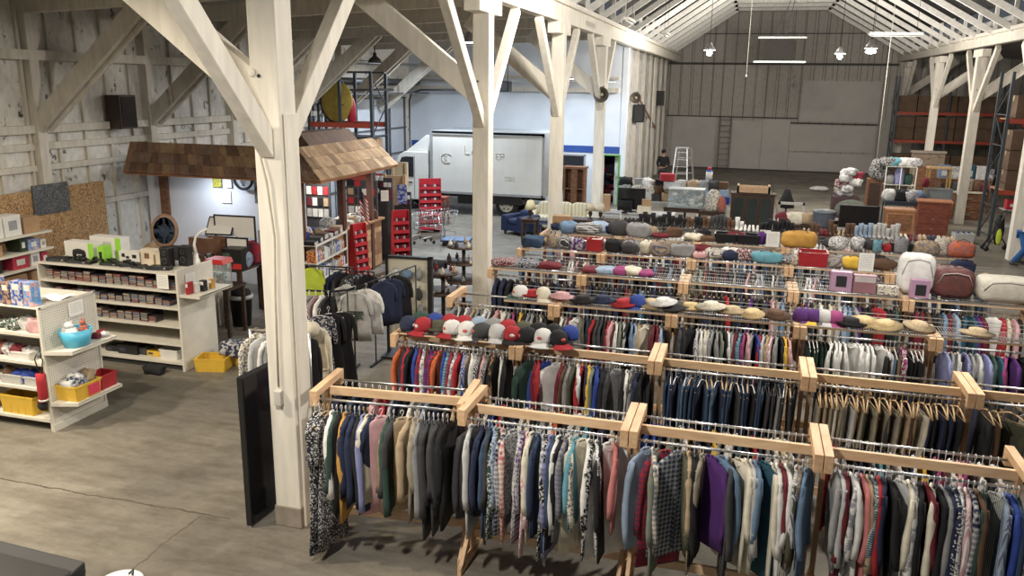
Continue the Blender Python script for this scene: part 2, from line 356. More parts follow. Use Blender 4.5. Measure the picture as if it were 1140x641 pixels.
# posts with knee braces
POSTS = [
 (-4.5, 7.25, .30, POSTP, 'nearest thick cream timber post beside the front rack', 1),
 (-4.5, 13.85, .29, POSTP, 'second cream timber post standing behind the pegboard stand', 1),
 (-4.5, 19.6, .29, POSTP, 'third cream timber post standing by the lorry tail', 1),
 (-4.5, 25.4, .29, POSTP, 'fourth cream timber post standing before the blue striped wall', 1),
 (7.5, 26.3, .30, POSTP, 'cream post at right edge beside the person in jeans', -1),
 (7.5, 33.1, .31, POSTG, 'pale forked post right of the wooden desk', -1),
 (7.5, 40.0, .30, POSTP, 'yellowish forked post behind the stone mantel', -1),
 (7.5, 48.0, .30, POSTG, 'grey forked post nearest the far wall', -1)]
def post(x, y, wd, mt, label, sd):
    t = thing('timber_post', label, 'post', (x, y, 0))
    h = wd/2
    o = B().box(-h, h, -h, h, 0, 6.02).build('post_shaft', mt, t, .012)
    B().box(-.14, .14, -.62, .62, 5.86, 6.12).build('corbel', mt, t, .01)
    B().bar((0, -h+.05, 4.05), (0, -2.0, 6.1), .2, .15, side=(1,0,0)).build('knee_brace', mt, t, .008)
    B().bar((0, h-.05, 4.05), (0, 2.0, 6.1), .2, .15, side=(1,0,0)).build('knee_brace', mt, t, .008)
    B().bar((-sd*(h-.1), 0, 4.5), (-sd*2.25, 0, 6.2), .16, .36).build('aisle_brace', mt, t, .01)
    for k in (4.35, 4.75):
        B().tube((-.05, -h-.012, k), (-.05, -h+.02, k), .018, 8).build('bolt', M('dark_iron', (.05,.045,.04), .6, .6), t)
    return t
for i, a in enumerate(POSTS):
    t = post(*a)
    if i == 0:
        B().box(-.16, .16, -.165, .165, 0, .24).build('post_base', M('worn_timber_base', (.30, .26, .21), .9, 0, .25, 5), t, .01)
        B().box(.155, .185, -.1, .12, .0, 4.4).box(-.19,-.155,-.02,.14,2.4,4.5).build('cladding_plank', POSTP, t, .005)
        B().path([(-.1, -.165, 4.5), (-.12, -.17, 4.2), (-.02, -.18, 3.75), (.03, -.17, 3.2), (.0, -.17, 2.6), (-.02, -.17, 1.62)], .011, 6).build('conduit', M('painted_conduit', (.6, .56, .46), .5), t)
        B().lathe([(.04, 0), (.04, .015), (.03, .02)], (-.12, -.15, 4.78), 14, R=Matrix.Rotation(pi/2, 3, 'X')).build('junction_box', POSTP, t)
        B().box(-.06, .02, -.21, -.15, 1.42, 1.58).build('socket_box', M('grey_box', (.55, .53, .48), .5), t, .006)
# ================================================================== CLOTHES RACKS
BASE_Y = [6.9, 8.9, 10.85, 12.8, 14.6, 16.35]
RZ = 1.62
RNAME = ['front', 'second', 'third', 'fourth', 'fifth', 'sixth']
BAYN = ['leftmost bay', 'second bay', 'middle bay', 'fourth bay', 'rightmost bay']
XB = [-4.05, -2.46, -.84, .80, 2.40, 4.02]
def rack_unit(r, k):
    y = BASE_Y[r]; x0, x1 = XB[k] + .006, XB[k+1] - .006; L = x1 - x0
    skew = -.10 if (r == 0 and k == 0) else 0
    t = thing('clothes_rack', 'pine framed double rail clothes rack, %s of the %s row' % (BAYN[k] if not (r == 0 and k == 3) else 'rightmost bay', RNAME[r]), 'clothes rack', (x0, y + .28, 0), skew*-.9, None)
    B().bar((.03, 0, RZ - (.01 if r < 2 else .18)), (L - .03, 0, RZ - (.01 if r < 2 else .18)), .04, .09 if r < 2 else .05).build('top_beam', PINE, t, .004)
    B().bar((.03, 0, .26), (L - .03, 0, .26), .04, .09).build('bottom_beam', PINE, t, .004)
    for x in (.035, L - .035):
        B().bar((x, -.36, RZ + .07), (x, .35, RZ + .07), .074, .075).box(x-.037, x+.037, -.36, -.28, RZ-.055, RZ+.04).box(x-.037, x+.037, .27, .35, RZ-.055, RZ+.04).build('cross_arm', PINE_Y, t, .004)
        B().box(x-.02, x+.02, -.045, .045, 0.05, RZ+.03).build('upright', PINE_Z, t, .003)
        B().bar((x, -.42, .045), (x, .42, .045), .04, .09).bar((x, -.36, .06), (x, -.03, .42), .04, .07).bar((x, .36, .06), (x, .03, .42), .04, .07).build('foot', PINE_Y, t, .003)
    for yy in (-.28, .28):
        B().tube((.05, yy, RZ), (L - .05, yy, RZ), .0135, 10).build('hanging_rail', CHROME, t)
    return t
NB = [4, 5, 5, 5, 5, 5]
for r in range(6):
    for k in range(NB[r]): rack_unit(r, k)

# wire shelves on top of the racks
WIRE = M('white_wire', (.42, .41, .385), .4, .2, .05)
DWIRE = M('dark_wire', (.05, .05, .055), .5, .3, .05)
def wire_shelf(x0, x1, y0, y1, z, label, dark=False, fence=True, lip=False, cat='wire shelf', n=None):
    b = B(); mt = DWIRE if dark else WIRE; W = x1 - x0
    n = n or int(W/.032)
    for i in range(n + 1):
        x = W*i/n; b.box(x-.0016, x+.0016, 0, y1-y0, 0, .0044)
    for yy in (0, (y1-y0)/2, y1-y0): b.box(0, W, yy-.004, yy+.004, -.008, 0)
    o = thing('wire_shelf', label, cat, (x0, y0, z))
    b.build('deck', mt, o)
    if fence:
        f = B()
        for zz in (.05, .10): f.box(0, W, y1-y0-.003, y1-y0+.003, zz, zz+.006)
        for i in range(0, n+1, 12): x = W*i/n; f.box(x-.002, x+.002, y1-y0-.002, y1-y0+.002, 0, .10)
        f.build('back_rail', mt, o)
    B().box(0, W, .0, .025, -.032, -.009).build('batten', PINE, o)
    return o
SZ = 1.738
wire_shelf(-4.0, -1.95, 8.93, 9.38, SZ, 'dark wire shelf of caps over the left of the second rack', True, False)
for (r, a, c) in ((2, -3.2, 4.0), (3, -4.0, 4.0), (4, -4.0, 4.05), (5, -4.0, 4.05)):
    wire_shelf(a, c, BASE_Y[r]+.0, BASE_Y[r]+.5, SZ, 'long white wire shelf along the top of the %s rack row' % RNAME[r])

# ---- palette: code -> (spoken colour, rgb)
PAL = {'wh': ('white', (.70, .69, .66)), 'cr': ('cream', (.66, .61, .49)), 'bk': ('black', (.012, .012, .014)), 'nv': ('navy', (.018, .025, .06)),
 'gy': ('grey', (.26, .26, .26)), 'lg': ('pale grey', (.48, .48, .47)), 'dg': ('charcoal', (.045, .045, .048)), 'rd': ('red', (.36, .022, .03)),
 'mr': ('maroon', (.14, .015, .025)), 'or': ('orange', (.52, .12, .04)), 'ye': ('yellow', (.66, .42, .05)), 'gn': ('dark green', (.03, .065, .05)),
 'sg': ('sage green', (.17, .19, .15)), 'tl': ('teal', (.02, .075, .11)), 'cy': ('turquoise', (.13, .33, .40)), 'lb': ('light blue', (.29, .37, .48)),
 'bl': ('royal blue', (.025, .055, .27)), 'dn': ('dark denim blue', (.035, .065, .12)), 'ld': ('faded denim blue', (.14, .22, .33)), 'pk': ('pink', (.58, .34, .35)),
 'cl': ('coral', (.48, .17, .16)), 'pu': ('purple', (.075, .02, .14)), 'lv': ('lavender blue', (.24, .26, .46)), 'tn': ('tan', (.40, .30, .19)),
 'kh': ('khaki', (.30, .26, .19)), 'br': ('brown', (.11, .06, .035)), 'ol': ('olive', (.085, .085, .055)), 'mu': ('mustard', (.50, .27, .06)), 'mg': ('magenta', (.28, .05, .16))}
PATN = {'': None, 'p': 'plaid', 's': 'stripe', 'f': 'floral', 'k': 'speckle', 'c': 'check', 'r': 'print', 'h': 'hstripe'}
PATW = {'': '', 'p': 'plaid', 's': 'striped', 'f': 'floral', 'k': 'speckled', 'c': 'checked', 'r': 'printed', 'h': 'banded'}
def cloth(code):
    base, pt = code[:2], code[2:3]
    nm, rgb = PAL[base]; lum = sum(rgb)/3
    c2 = {'rd': (.04, .04, .09), 'bl': (.45, .5, .6), 'cl': (.8, .7, .6), 'lg': (.1, .1, .12), 'pk': (.75, .7, .68)}.get(base) or ((.55, .54, .52) if lum < .2 else (.12, .12, .18))
    return M('cloth_' + code, rgb, .92, 0, .16, 9, 0, pat=PATN[pt], col2=c2)

def garment(kind, seed):
    rd = random.Random(seed*7 + len(kind)*131); b = B(); n = 20
    ph = rd.uniform(0, 6); tw = rd.uniform(-.02, .02); k1 = rd.uniform(14, 22)
    def body(prof, thick, folds, open_neck=.055, mt=0):
        rings = []
        for (z, hw, th) in prof:
            ring = []
            for j in range(n):
                a = 2*pi*j/n; yy = hw*math.copysign(abs(cos(a))**.75, cos(a)); xx = th*math.copysign(abs(sin(a))**.6, sin(a))
                g = min(1, max(0, (-z - .15)/.6))*folds
                xx += g*(sin(yy*k1 + ph)*.8 + sin(yy*k1*2.3 + ph*2)*.35) + tw*(-z)
                zz = z + (0.012*sin(yy*9+ph)*g*60*.3 if z == prof[-1][0] else 0)
                ring.append((xx, yy, zz))
            rings.append(ring)
        vs = [v for r_ in rings for v in r_]
        fs = [(i*n+j, i*n+(j+1)%n, (i+1)*n+(j+1)%n, (i+1)*n+j) for i in range(len(rings)-1) for j in range(n)]
        b._add(vs, fs, mt, True)
        # inside of the hem so it does not look like a hollow can
        m_ = len(rings)-1; b._add(rings[m_], [tuple(range(n))], mt)
    def sleeve(s, y0, z0, ln, r0, r1, out, fwd):
        pts = []; rr = []
        for i in range(7):
            t = i/6; pts.append((fwd*t*t + .008*sin(5*t + ph), s*(y0 - .03*(i == 0) + out*sin(t*1.7)), z0 - ln*t + (.035 if i == 0 else 0))); rr.append((r0*(1-t) + r1*t)*(1 + .12*sin(9*t + ph))*(.55 if i == 0 else 1))
        b.path(pts, rr, 8)
    if kind in ('shirt', 'jacket', 'tee', 'blouse'):
        ln = {'shirt': .92, 'jacket': .93, 'tee': .72, 'blouse': .70}[kind]*rd.uniform(.86, 1.2)
        th = {'shirt': .024, 'jacket': .030, 'tee': .019, 'blouse': .018}[kind]; wd = rd.uniform(.215, .245)
        prof = [(-.062, .05, .016), (-.078, .075, .022), (-.100, .14, th), (-.138, .205, th), (-.19, .222, th*1.1), (-.32, .205, th*1.2), (-.48, wd*.93, th), (-.64*ln/.8, wd*.97, th*.9), (-ln, wd, th*.7)]
        body(prof, th, .011 if kind != 'jacket' else .006)
        sl = {'shirt': .60, 'jacket': .62, 'tee': .24, 'blouse': .42}[kind]
        for s in (-1, 1): sleeve(s, .195, -.165, sl*rd.uniform(.85, 1.1), th+.014, th+.006, .035, rd.uniform(-.03, .03))
        # collar and placket
        if kind != 'tee':
            b.path([(.012, -.05, -.085), (.022, -.0, -.115), (.012, .05, -.085), (-.012, .05, -.065), (-.02, 0, -.06), (-.012, -.05, -.065)], .012, 6, closed=True)
            b.box(th*.9+.004, th*.9+.009, -.012, .012, -ln*.93, -.12)
        else:
            b.path([(.02, -.0, -.10), (.012, .055, -.078), (-.015, 0, -.07), (.012, -.055, -.078)], .006, 5, closed=True)
    elif kind == 'dress':
        prof = [(-.08, .06, .018), (-.11, .14, .016), (-.15, .19, .016), (-.3, .17, .02), (-.5, .15, .025), (-.8, .19, .03), (-1.1, .22, .032), (-1.38, .24, .03)]
        body(prof, .02, .016)
        for s in (-1, 1): sleeve(s, .18, -.15, .35, .035, .03, .03, 0)
    elif kind in ('jeans', 'trousers'):
        ln = (.98 if kind == 'jeans' else .72)*rd.uniform(.95, 1.03); top = -.10 if kind == 'jeans' else -.165
        w0 = .20 if kind == 'jeans' else .175
        prof = [(top, w0, .016), (top-.04, w0+.005, .022), (top-.2, w0+.01, .027), (top-.45, w0*.85, .023), (-ln, w0*.72, .014)]
        body(prof, .02, .006)
        b.path([(.014, -w0, top-.01), (.016, 0, top-.015), (.014, w0, top-.01)], .007, 5)
        b.box(.012, .021, -w0*.75, -w0*.25, top-.2, top-.09).box(.012, .021, w0*.25, w0*.75, top-.2, top-.09)
    elif kind == 'shorts':
        prof = [(-.12, .17, .012), (-.16, .18, .018), (-.3, .2, .024), (-.46, .22, .022)]
        body(prof, .02, .02)
    return b
HK = {}
def hanger_mesh(kind):
    if kind in HK: return HK[kind]
    b = B(); r = .0035 if kind != 'wood' else .004
    b.path([(0, -.016, -.012), (0, -.017, .006), (0, -.006, .020), (0, .008, .019), (0, .017, .006), (0, .012, -.012), (0, 0, -.03), (0, 0, -.075)], r, 5)
    rr = .0055 if kind != 'wood' else .009
    b.path([(0, -.205, -.16), (0, -.12, -.115), (0, -.03, -.08), (0, .03, -.08), (0, .12, -.115), (0, .205, -.16)], rr, 6)
    b.tube((0, -.2, -.163), (0, .2, -.163), rr*.7, 5)
    HK[kind] = b.mesh('hanger', {'white': M('white_hanger', (.78, .77, .74), .5, 0, .02), 'wood': M('wooden_hanger', (.50, .34, .18), .5, 0, .1), 'black': BLACKP, 'grey': M('grey_hanger', (.35, .35, .36), .5)}[kind])
    return HK[kind]
GM = {}
def gmesh(kind, var):
    if (kind, var) not in GM: GM[(kind, var)] = garment(kind, var).mesh(kind, cloth('gy'))
    return GM[(kind, var)]
WORD = {'shirt': 'shirt', 'jacket': 'jacket', 'tee': 't-shirt', 'blouse': 'blouse', 'dress': 'dress', 'jeans': 'jeans', 'trousers': 'trousers', 'shorts': 'shorts'}
NAME = {'tee': 't_shirt'}
KEY = {'S': 'shirt', 'J': 'jacket', 'T': 'tee', 'B': 'blouse', 'D': 'dress', 'N': 'jeans', 'P': 'trousers', 'H': 'shorts'}
LABELS = {}
def cname(code):
    return (PAL[code[:2]][0] + ' ' + PATW[code[2:3]]).strip()
def hang_one(kind, code, x, y, z, rz, hk, label, group, var, sx=1.0, sz=1.0):
    o = bpy.data.objects.new(NAME.get(kind, kind), gmesh(kind, var)); COL.objects.link(o)
    o.location = (x, y, z); o.rotation_euler = (0, random.uniform(-.045, .045), rz); o.scale = (sx, 1, sz)
    o.material_slots[0].link = 'OBJECT'; o.material_slots[0].material = cloth(code)
    tag(o, label, WORD[kind], group)
    if hk:
        h = bpy.data.objects.new('hanger', hanger_mesh(hk)); COL.objects.link(h); h.parent = o
    return o
NV = {'shirt': 6, 'jacket': 4, 'tee': 4, 'blouse': 4, 'dress': 3, 'jeans': 3, 'trousers': 3, 'shorts': 2}
def bay(r, k, spec, back=False, hk='white', detail=2, x0=None, x1=None, y=None, hks=None):
    """spec: 'S:bkf nv pk! J:gn ...'  key: kind, two-letter colour + pattern letter, ! = turned to face out"""
    items = []; kind = 'shirt'
    for tk in spec.split():
        if ':' in tk: kk, tk = tk.split(':'); kind = KEY[kk]
        wide = tk.endswith('!'); items.append((kind, tk.rstrip('!'), wide))
    yy = (BASE_Y[r] + (.56 if back else 0)) if y is None else y
    a = (XB[k] + .10) if x0 is None else x0; c = (XB[k+1] - .10) if x1 is None else x1
    if r == 0 and k == 0 and not back: pass
    wts = [2.6 if w_ else 1.0 for *_, w_ in items]; tot = sum(wts); acc = 0
    side = 'back rail' if back else 'front rail'
    rd = random.Random(r*100 + k*10 + back)
    n = len(items)
    for i, (kind, code, wide) in enumerate(items):
        f = (acc + wts[i]/2)/tot; acc += wts[i]; x = a + (c - a)*f
        yv = yy
        if r == 0 and k == 0: yv = yy + (-.14 + .14*f if not back else -.06)
        L_ = cname(items[i-1][1]) if i else 'the end frame'
        R_ = cname(items[i+1][1]) if i < n-1 else 'the end frame'
        me = cname(code)
        if detail == 2:
            cand = ['%s %s between %s and %s, %s rack %s' % (me, WORD[kind], L_, R_, RNAME[r], BAYN[k])]
            L2 = cname(items[i-2][1]) if i > 1 else 'end frame'; R2 = cname(items[i+2][1]) if i < n-2 else 'end frame'
            cand.append('%s %s right of %s then %s, %s rack %s' % (me, WORD[kind], L2, L_, RNAME[r], BAYN[k]))
            cand.append('%s %s left of %s then %s, %s rack %s' % (me, WORD[kind], R_, R2, RNAME[r], BAYN[k]))
            if back: cand = ['%s, back rail' % q.replace(' rack ', ' rack ').replace('between', 'behind beam, by') for q in cand]
            lab = next((q for q in cand if q not in LABELS and len(q.split()) <= 16), None)
            grp = 'clothes on the %s rack %s %s' % (RNAME[r], side, BAYN[k])
            if lab is None:
                lab = '%s %s hanging on the %s of the %s rack, %s' % (me, WORD[kind], side, RNAME[r], BAYN[k]); grp = lab
        else:
            lab = '%s %s packed tightly on the %s of the %s rack, %s' % (me, WORD[kind], side, RNAME[r], BAYN[k]); grp = lab
        LABELS[lab] = 1
        rz = rd.uniform(-.22, .22) - ((.85 if x < -.3 else 2.2) if wide else 0)
        h_ = hk if hks is None else rd.choice(hks)
        if wide and h_ is None: h_ = 'white'
        hang_one(kind, code, x, yv, RZ + .014 - .02, rz, h_, lab, grp, rd.randrange(NV[kind]), 1.0, rd.uniform(.92, 1.12)*(1.07 if r == 0 and kind != 'dress' else 1))

# row 1, front rail
bay(0, 0, 'D:bkk nvf bkf dgk J:wh gn bk mu nv nv bk lv S:cr nv J:pk! gn dg tn! tn kh gy dg dg dg dg bk bk', hks=['wood', 'white', 'white'])
bay(0, 1, 'S:lg dg! nv dg dn lbf gnf clp nvp lgk! lgk pup pkf cr nv dn lgp bkf lvp dn wh bk gyp crf cy cr! wh bkf whk bk wh! cl', hks=['white'])
bay(0, 2, 'S:lb! crp sg rdp! dnp! ol tn bk bk kh pu! ld! dg cr! cr lg ld tl! cr wh mr wh ol whs tnc ld', hks=['white', 'wood'])
bay(0, 3, 'S:gy lg mr wh whr cl tn tlc rd nv bk lg! cr whr bk mr cr bk gy nv nvk whk pks nvp br gn sgs! lbs bl dn', hks=['white'])
# row 1, back rail (hanger tops and shoulders show behind the beam)
bay(0, 0, 'T:nv bk dn nv bk pk rd gy nv bk wh gy lb bk nv dg tn bk', True, hks=['white'])
bay(0, 1, 'T:wh bl rd gy bk nv wh cr bk gn gy wh or bk nv wh lg cy bk mr nv wh bk gy', True, hks=['white'])
bay(0, 2, 'T:bl bl nv gy sg wh cr tn nv bk ye gy wh wh tl bk rd nv gy wh cr lg bk gy', True, hks=['white'])
bay(0, 3, 'T:rd wh gy bk nv bk gy cy gy wh bk nv wh ye bk mg mr wh pk mg gy wh bk wh', True, hks=['white'])
# row 2, front rail
bay(1, 0, 'S:or nv rd bk bl rdr whr mr pu rdh or bl cyh rds whr rd bls tns wh lg bks pk bks mus bk wh bk', hks=['white'])
bay(1, 1, 'J:gn! mr S:rd bl! wh! mr br gy ol wh rd nv ye sg bl bk bk dg gy! bk wh gy dg nv bk', hks=['white', 'white', 'black'])
bay(1, 2, 'N:dn ' + 'dn nv dn ld dn dn nv dn ld dn nv dn dn dg dn nv bk dn dn dg dg gy dg dg bk', hks=['black', 'white', 'wood'])
bay(1, 3, 'P:kh tn kh cr kh kh lg tn kh ol kh br kh dg kh kh tn br tn cr nv bk nv bk nv bk', hks=['wood'])
bay(1, 4, 'P:bk br ol! kh nv nv bk nv dg bk bk nv bk dg br bk', hks=['wood', 'white'])
bay(1, 2, 'N:bk dn nv gy bk nv dg bk dn nv bk dn nv bk dn bk', True, hks=['white', 'black'])
bay(1, 3, 'P:bk nv dg bk nv kh tn bk ol br bk nv dg bk bk nv', True, hks=['wood', 'black'])
bay(1, 4, 'P:nv bk dg bk nv bk br bk', True, hks=['wood', 'black'])
# row 3
bay(2, 0, 'B:gy lg bk wh gys tn gy sg wh lg bk pk cr wh gy mg bk ye bk gys gy ol lg bk', hks=['white', 'grey', 'wood'])
bay(2, 1, 'B:wh bks mr wh! ol nv bk rd dg dg bk rdk pk wh sg lg bk ld lb tn cr! mr mr lb', hks=['white'])
bay(2, 2, 'J:dg bk bk! B:whs wh cr lg gy gy sg bk wh gy mr cyh mg pk gy bl rd lg tn pkf gy bk ye pk', hks=['white'])
bay(2, 3, 'H:gn gn gn gn gn gn B:wh wh wh wh wh! wh wh wh wh wh! P:dg bk ld tn B:mgf mrf P:bk bk bk dg', hks=['black', 'white'])
bay(2, 4, 'B:lv gys lg lvs gy lg lv gn tl mg pu bk! wh bl! bl mr', hks=['white', 'grey'])
# row 4
bay(3, 0, 'J:nv nv bk nv dg bk nv bk bk nv dg nv', hks=['wood', 'white'])
bay(3, 1, 'J:nv bk bk nv bk dg nv bk mr br bk ld tl bk nv bk bk nv bk', hks=['wood', 'white'])
bay(3, 2, 'J:bk br bk nv dg bk bk rd bk bk nv bk pu bk bk nv pk gy ld', hks=['wood'])
bay(3, 3, 'J:br pu bk sg wh ol cr kh lg lb ld gy pu bk bk rd! bk bk gn', hks=['wood', 'wood', 'white'])
bay(3, 4, 'J:mr mr br bk dg ld mr lb bk tl tl pu mr wh! rd cr pk bk', hks=['wood'])
# rows 5 and 6: packed slivers
def packed(r, k, n, pool, hks, x0=None, x1=None):
    rd = random.Random(r*31 + k)
    bay(r, k, 'B:' + ' '.join(rd.choice(pool) for _ in range(n)), detail=1, hks=hks, x0=x0, x1=x1)
pl = 'wh gy gy bk nv mr pk dg ld dn cr br bkf whs mr dg bk nv sg br bk dg'.split()
for k in range(5): packed(4, k, (28, 36, 36, 34, 18)[k], pl, ['white', 'grey', 'grey'])
pl2 = 'wh gy bk nv mr pk mg br bkf gy dg dn whf ld bk bk mr'.split()
for k in range(5): packed(5, k, (24, 34, 34, 32, 16)[k], pl2, ['white', 'white', 'grey'])
# ================================================================== HATS
def near(names, i):
    a = names[i-1] if i else None; c = names[i+1] if i < len(names)-1 else None
    return a, c
HATM = {}
def cap(col, brimcol, label, loc, rz, group, tilt=0):
    o = B(); prof = [(.088, 0), (.092, .03), (.086, .07), (.066, .105), (.03, .122), (0, .125)]
    o.lathe(prof, n=16, sy=.92)
    t = o.build('baseball_cap', M('hat_' + col, PAL[col][1] if col in PAL else (.3, .3, .3), .85), None)
    t.location = loc; t.rotation_euler = (tilt, 0, rz); t.scale = (1.32,)*3; tag(t, label, 'cap', group)
    b = B()
    def P(u, v):
        a = (u - .5)*1.9; r0 = .083; r = r0 + v*.078*cos(a*.85); return (r*cos(a)*(1 if v == 0 else 1.06), r*sin(a)*.95, .012 - .022*v - .05*(a*a)*v*.3)
    b.grid(P, 12, 4); b.grid(lambda u, v: tuple(Vector(P(u, v)) - Vector((0, 0, .005))), 12, 4)
    b.build('bill', M('hat_' + brimcol, PAL[brimcol][1], .85), t)
    B().blob((0, 0, .125), (.016, .014, .01), n=8, lv=4).build('button', M('hat_' + brimcol, PAL[brimcol][1], .85), t)
    if col in ('bk', 'rd', 'nv', 'wh', 'dg'):
        B().blob((.084, 0, .055), (.02, .05, .035), n=8, lv=4).build('badge', M('hat_badge_' + col, (.6, .12, .1) if col in ('bk', 'wh', 'dg') else (.75, .73, .7), .8), t)
    return t
def sunhat(col, band, label, loc, rz, group, br=.19, h=.10, curl=.02, name='sun_hat', cat='hat'):
    b = B(); h *= .78; prof = [(br, .012 + curl), (br*.8, .006), (.095, .004), (.09, .04), (.08, h*.9), (.05, h), (0, h*.93)]
    b.lathe(prof, n=22, sy=.93); b.lathe([(br, .008 + curl), (br*.8, .001), (.095, 0)], n=22, sy=.93)
    t = b.build(name, M('brim_' + col, {'mu': (.58, .44, .23), 'tn': (.48, .38, .24)}.get(col, PAL[col][1]), .9, 0, .2, 30), None)
    t.location = loc; t.rotation_euler = (random.uniform(-.12, .12), random.uniform(-.12, .12), rz); t.scale = (1.25, 1.25, 1.25); tag(t, label, cat, group)
    if band:
        B().lathe([(.0965, .004), (.0935, .028)], n=22, sy=.94).build('hat_band', M('hat_' + band, PAL[band][1], .8), t)
    return t
hz = SZ + .006
caps = [('nv', 'nv'), ('gn', 'gn'), ('rd', 'rd'), ('bl', 'rd'), ('ol', 'ol'), ('rd', 'rd'), ('wh', 'rd'), ('rd', 'rd'), ('wh', 'wh'), ('lb', 'wh'), ('dg', 'dg'), ('gy', 'gy'), ('lg', 'lg'), ('rd', 'rd'), ('rd', 'bk'), ('ol', 'bk'), ('bk', 'bk'), ('bk', 'rd'), ('wh', 'wh'), ('bk', 'bk'), ('bk', 'rd'), ('bl', 'bk')]
placed = set()
for i, (c, bc) in enumerate(caps):
    x = -3.9 + i*(2.0/21); row = i % 2
    L_ = cname(caps[i-1][0]) if i else 'shelf end'; R_ = cname(caps[i+1][0]) if i < len(caps)-1 else 'bare beam'
    lab = '%s baseball cap between %s and %s ones on second rack shelf' % (cname(c), L_, R_)
    if lab in placed: lab = '%s baseball cap beside %s and %s ones, right end of dark cap shelf' % (cname(c), L_, R_)
    placed.add(lab)
    if c == 'ol' and i == 4: sunhat('ol', 'dg', 'olive brimmed hat among caps on the dark wire shelf', (x, 9.14, hz), 0, 'caps on the second rack', .15, .13); continue
    cap(c, bc, lab, (x, 9.07 + .17*row, hz + (.02 if row else 0)), radians(-90 + random.uniform(-65, 65)), 'caps on the second rack', random.uniform(-.1, .1))
hats = [('wh', 'gn', 'c'), ('rd', 'cr', 's'), ('cr', 'cr', 'c'), ('pk', 'pk', 's'), ('bk', None, 's'), ('nv', 'bk', 's'), ('rd', 'rd', 's'), ('bl', 'bl', 'c'), ('wh', None, 's'), ('tn', 'br', 's'), ('dg', 'bk', 's'), ('mu', 'br', 's'), ('cr', 'bk', 's'), ('tn', 'cl', 's'), ('mu', 'cl', 's'), ('br', 'br', 's'), ('pu', 'pu', 'c'), ('pu', 'ye', 'c'), ('lg', 'lg', 'c'), ('mg', 'mg', 'c'), ('bk', 'tn', 's'), ('mu', 'bk', 's'), ('mu', None, 's'), ('tn', 'br', 's'), ('tn', 'bk', 's')]
hx = [-3.02, -2.85, -2.68, -2.42, -2.1, -1.83, -1.52, -1.34, -.98, -1.14, -.82, -.62, -.34, -.06, .2, .5, .82, .97, 1.1, 1.24, 1.42, 1.6, 1.84, 2.25, 2.9]
seen = {}
for i, (c, bd, ty) in enumerate(hats):
    x = hx[i]; nm = {'tn': 'straw', 'mu': 'golden straw', 'cr': 'cream'}.get(c, cname(c))
    L_ = {'tn': 'straw', 'mu': 'golden straw'}.get(hats[i-1][0], cname(hats[i-1][0])) if i else 'bare pine beam'
    R_ = {'tn': 'straw', 'mu': 'golden straw'}.get(hats[i+1][0], cname(hats[i+1][0])) if i < len(hats)-1 else 'empty shelf'
    if ty == 'c': cap(c, bd, '%s cap between the %s and %s on the third rack shelf' % (nm, L_ + ' hat' if i else L_, R_ + ' hat'), (x, 11.08, hz), radians(-90 + random.uniform(-50, 50)), 'hats on the third rack shelf')
    else: sunhat(c, bd, '%s brimmed hat between %s and %s, third rack shelf' % (nm, L_ + ' hat' if i else L_, R_ + (' hat' if i < len(hats)-1 else '')), (x, 11.08 + (.06 if i % 2 else -.03), hz + (.06 if c in ('wh', 'cr') else 0)), random.uniform(0, 6), 'hats on the third rack shelf', .17 if i != 14 else .14)

# ================================================================== BAGS, BOXES, BASKETS
def handbag(label, loc, size, col, rz=0, group=None, pat='', handle=True, slump=.055, seed=1, name='handbag', cat='handbag', dark=False):
    W, D, H = size; b = B()
    b.blob((0, 0, H*.5), (W*1.18, D*1.15, H*1.18), n=20, lv=10, lump=slump, seed=seed, pw=(.5, .62, .8, .7)[int(seed) % 4])
    t = b.build(name, cloth(col + pat), None); t.location = (loc[0], loc[1], loc[2] + .002); t.rotation_euler.z = rz; tag(t, label, cat, group)
    if handle:
        B().path([(-W*.28, -D*.1, H*.85), (-W*.22, -D*.25, H*1.15), (0, -D*.3, H*1.3), (W*.22, -D*.25, H*1.15), (W*.28, -D*.1, H*.85)], .008, 6).build('bag_handle', cloth({'bk': 'dg', 'br': 'bk'}.get(col, 'br')), t)
        B().box(-W*.3, W*.3, -D*.06, D*.06, H*.95, H*1.0).build('zip', cloth('dg'), t)
    return t
def carton(label, loc, size, mt, rz=0, group=None, name='cardboard_box', cat='box', art=None, lid=True):
    W, D, H = size; b = B(); b.box(-W/2, W/2, -D/2, D/2, 0, H)
    t = b.build(name, mt, None, min(.006, H*.08)); t.location = (loc[0], loc[1], loc[2] + .001); t.rotation_euler.z = rz; tag(t, label, cat, group)
    if lid and not art: B().box(-W/2 - .0006, W/2 + .0006, -D*.06, D*.06, H*.75, H + .0008).build('tape_strip', M('parcel_tape', (.45, .34, .2), .4), t)
    if art:
        for (x0, x1, z0, z1, mm) in art: B().box(-W/2 + W*x0, -W/2 + W*x1, -D/2 - .003, -D/2 - .0005, H*z0, H*z1).build('printed_panel', mm, t)
    return t
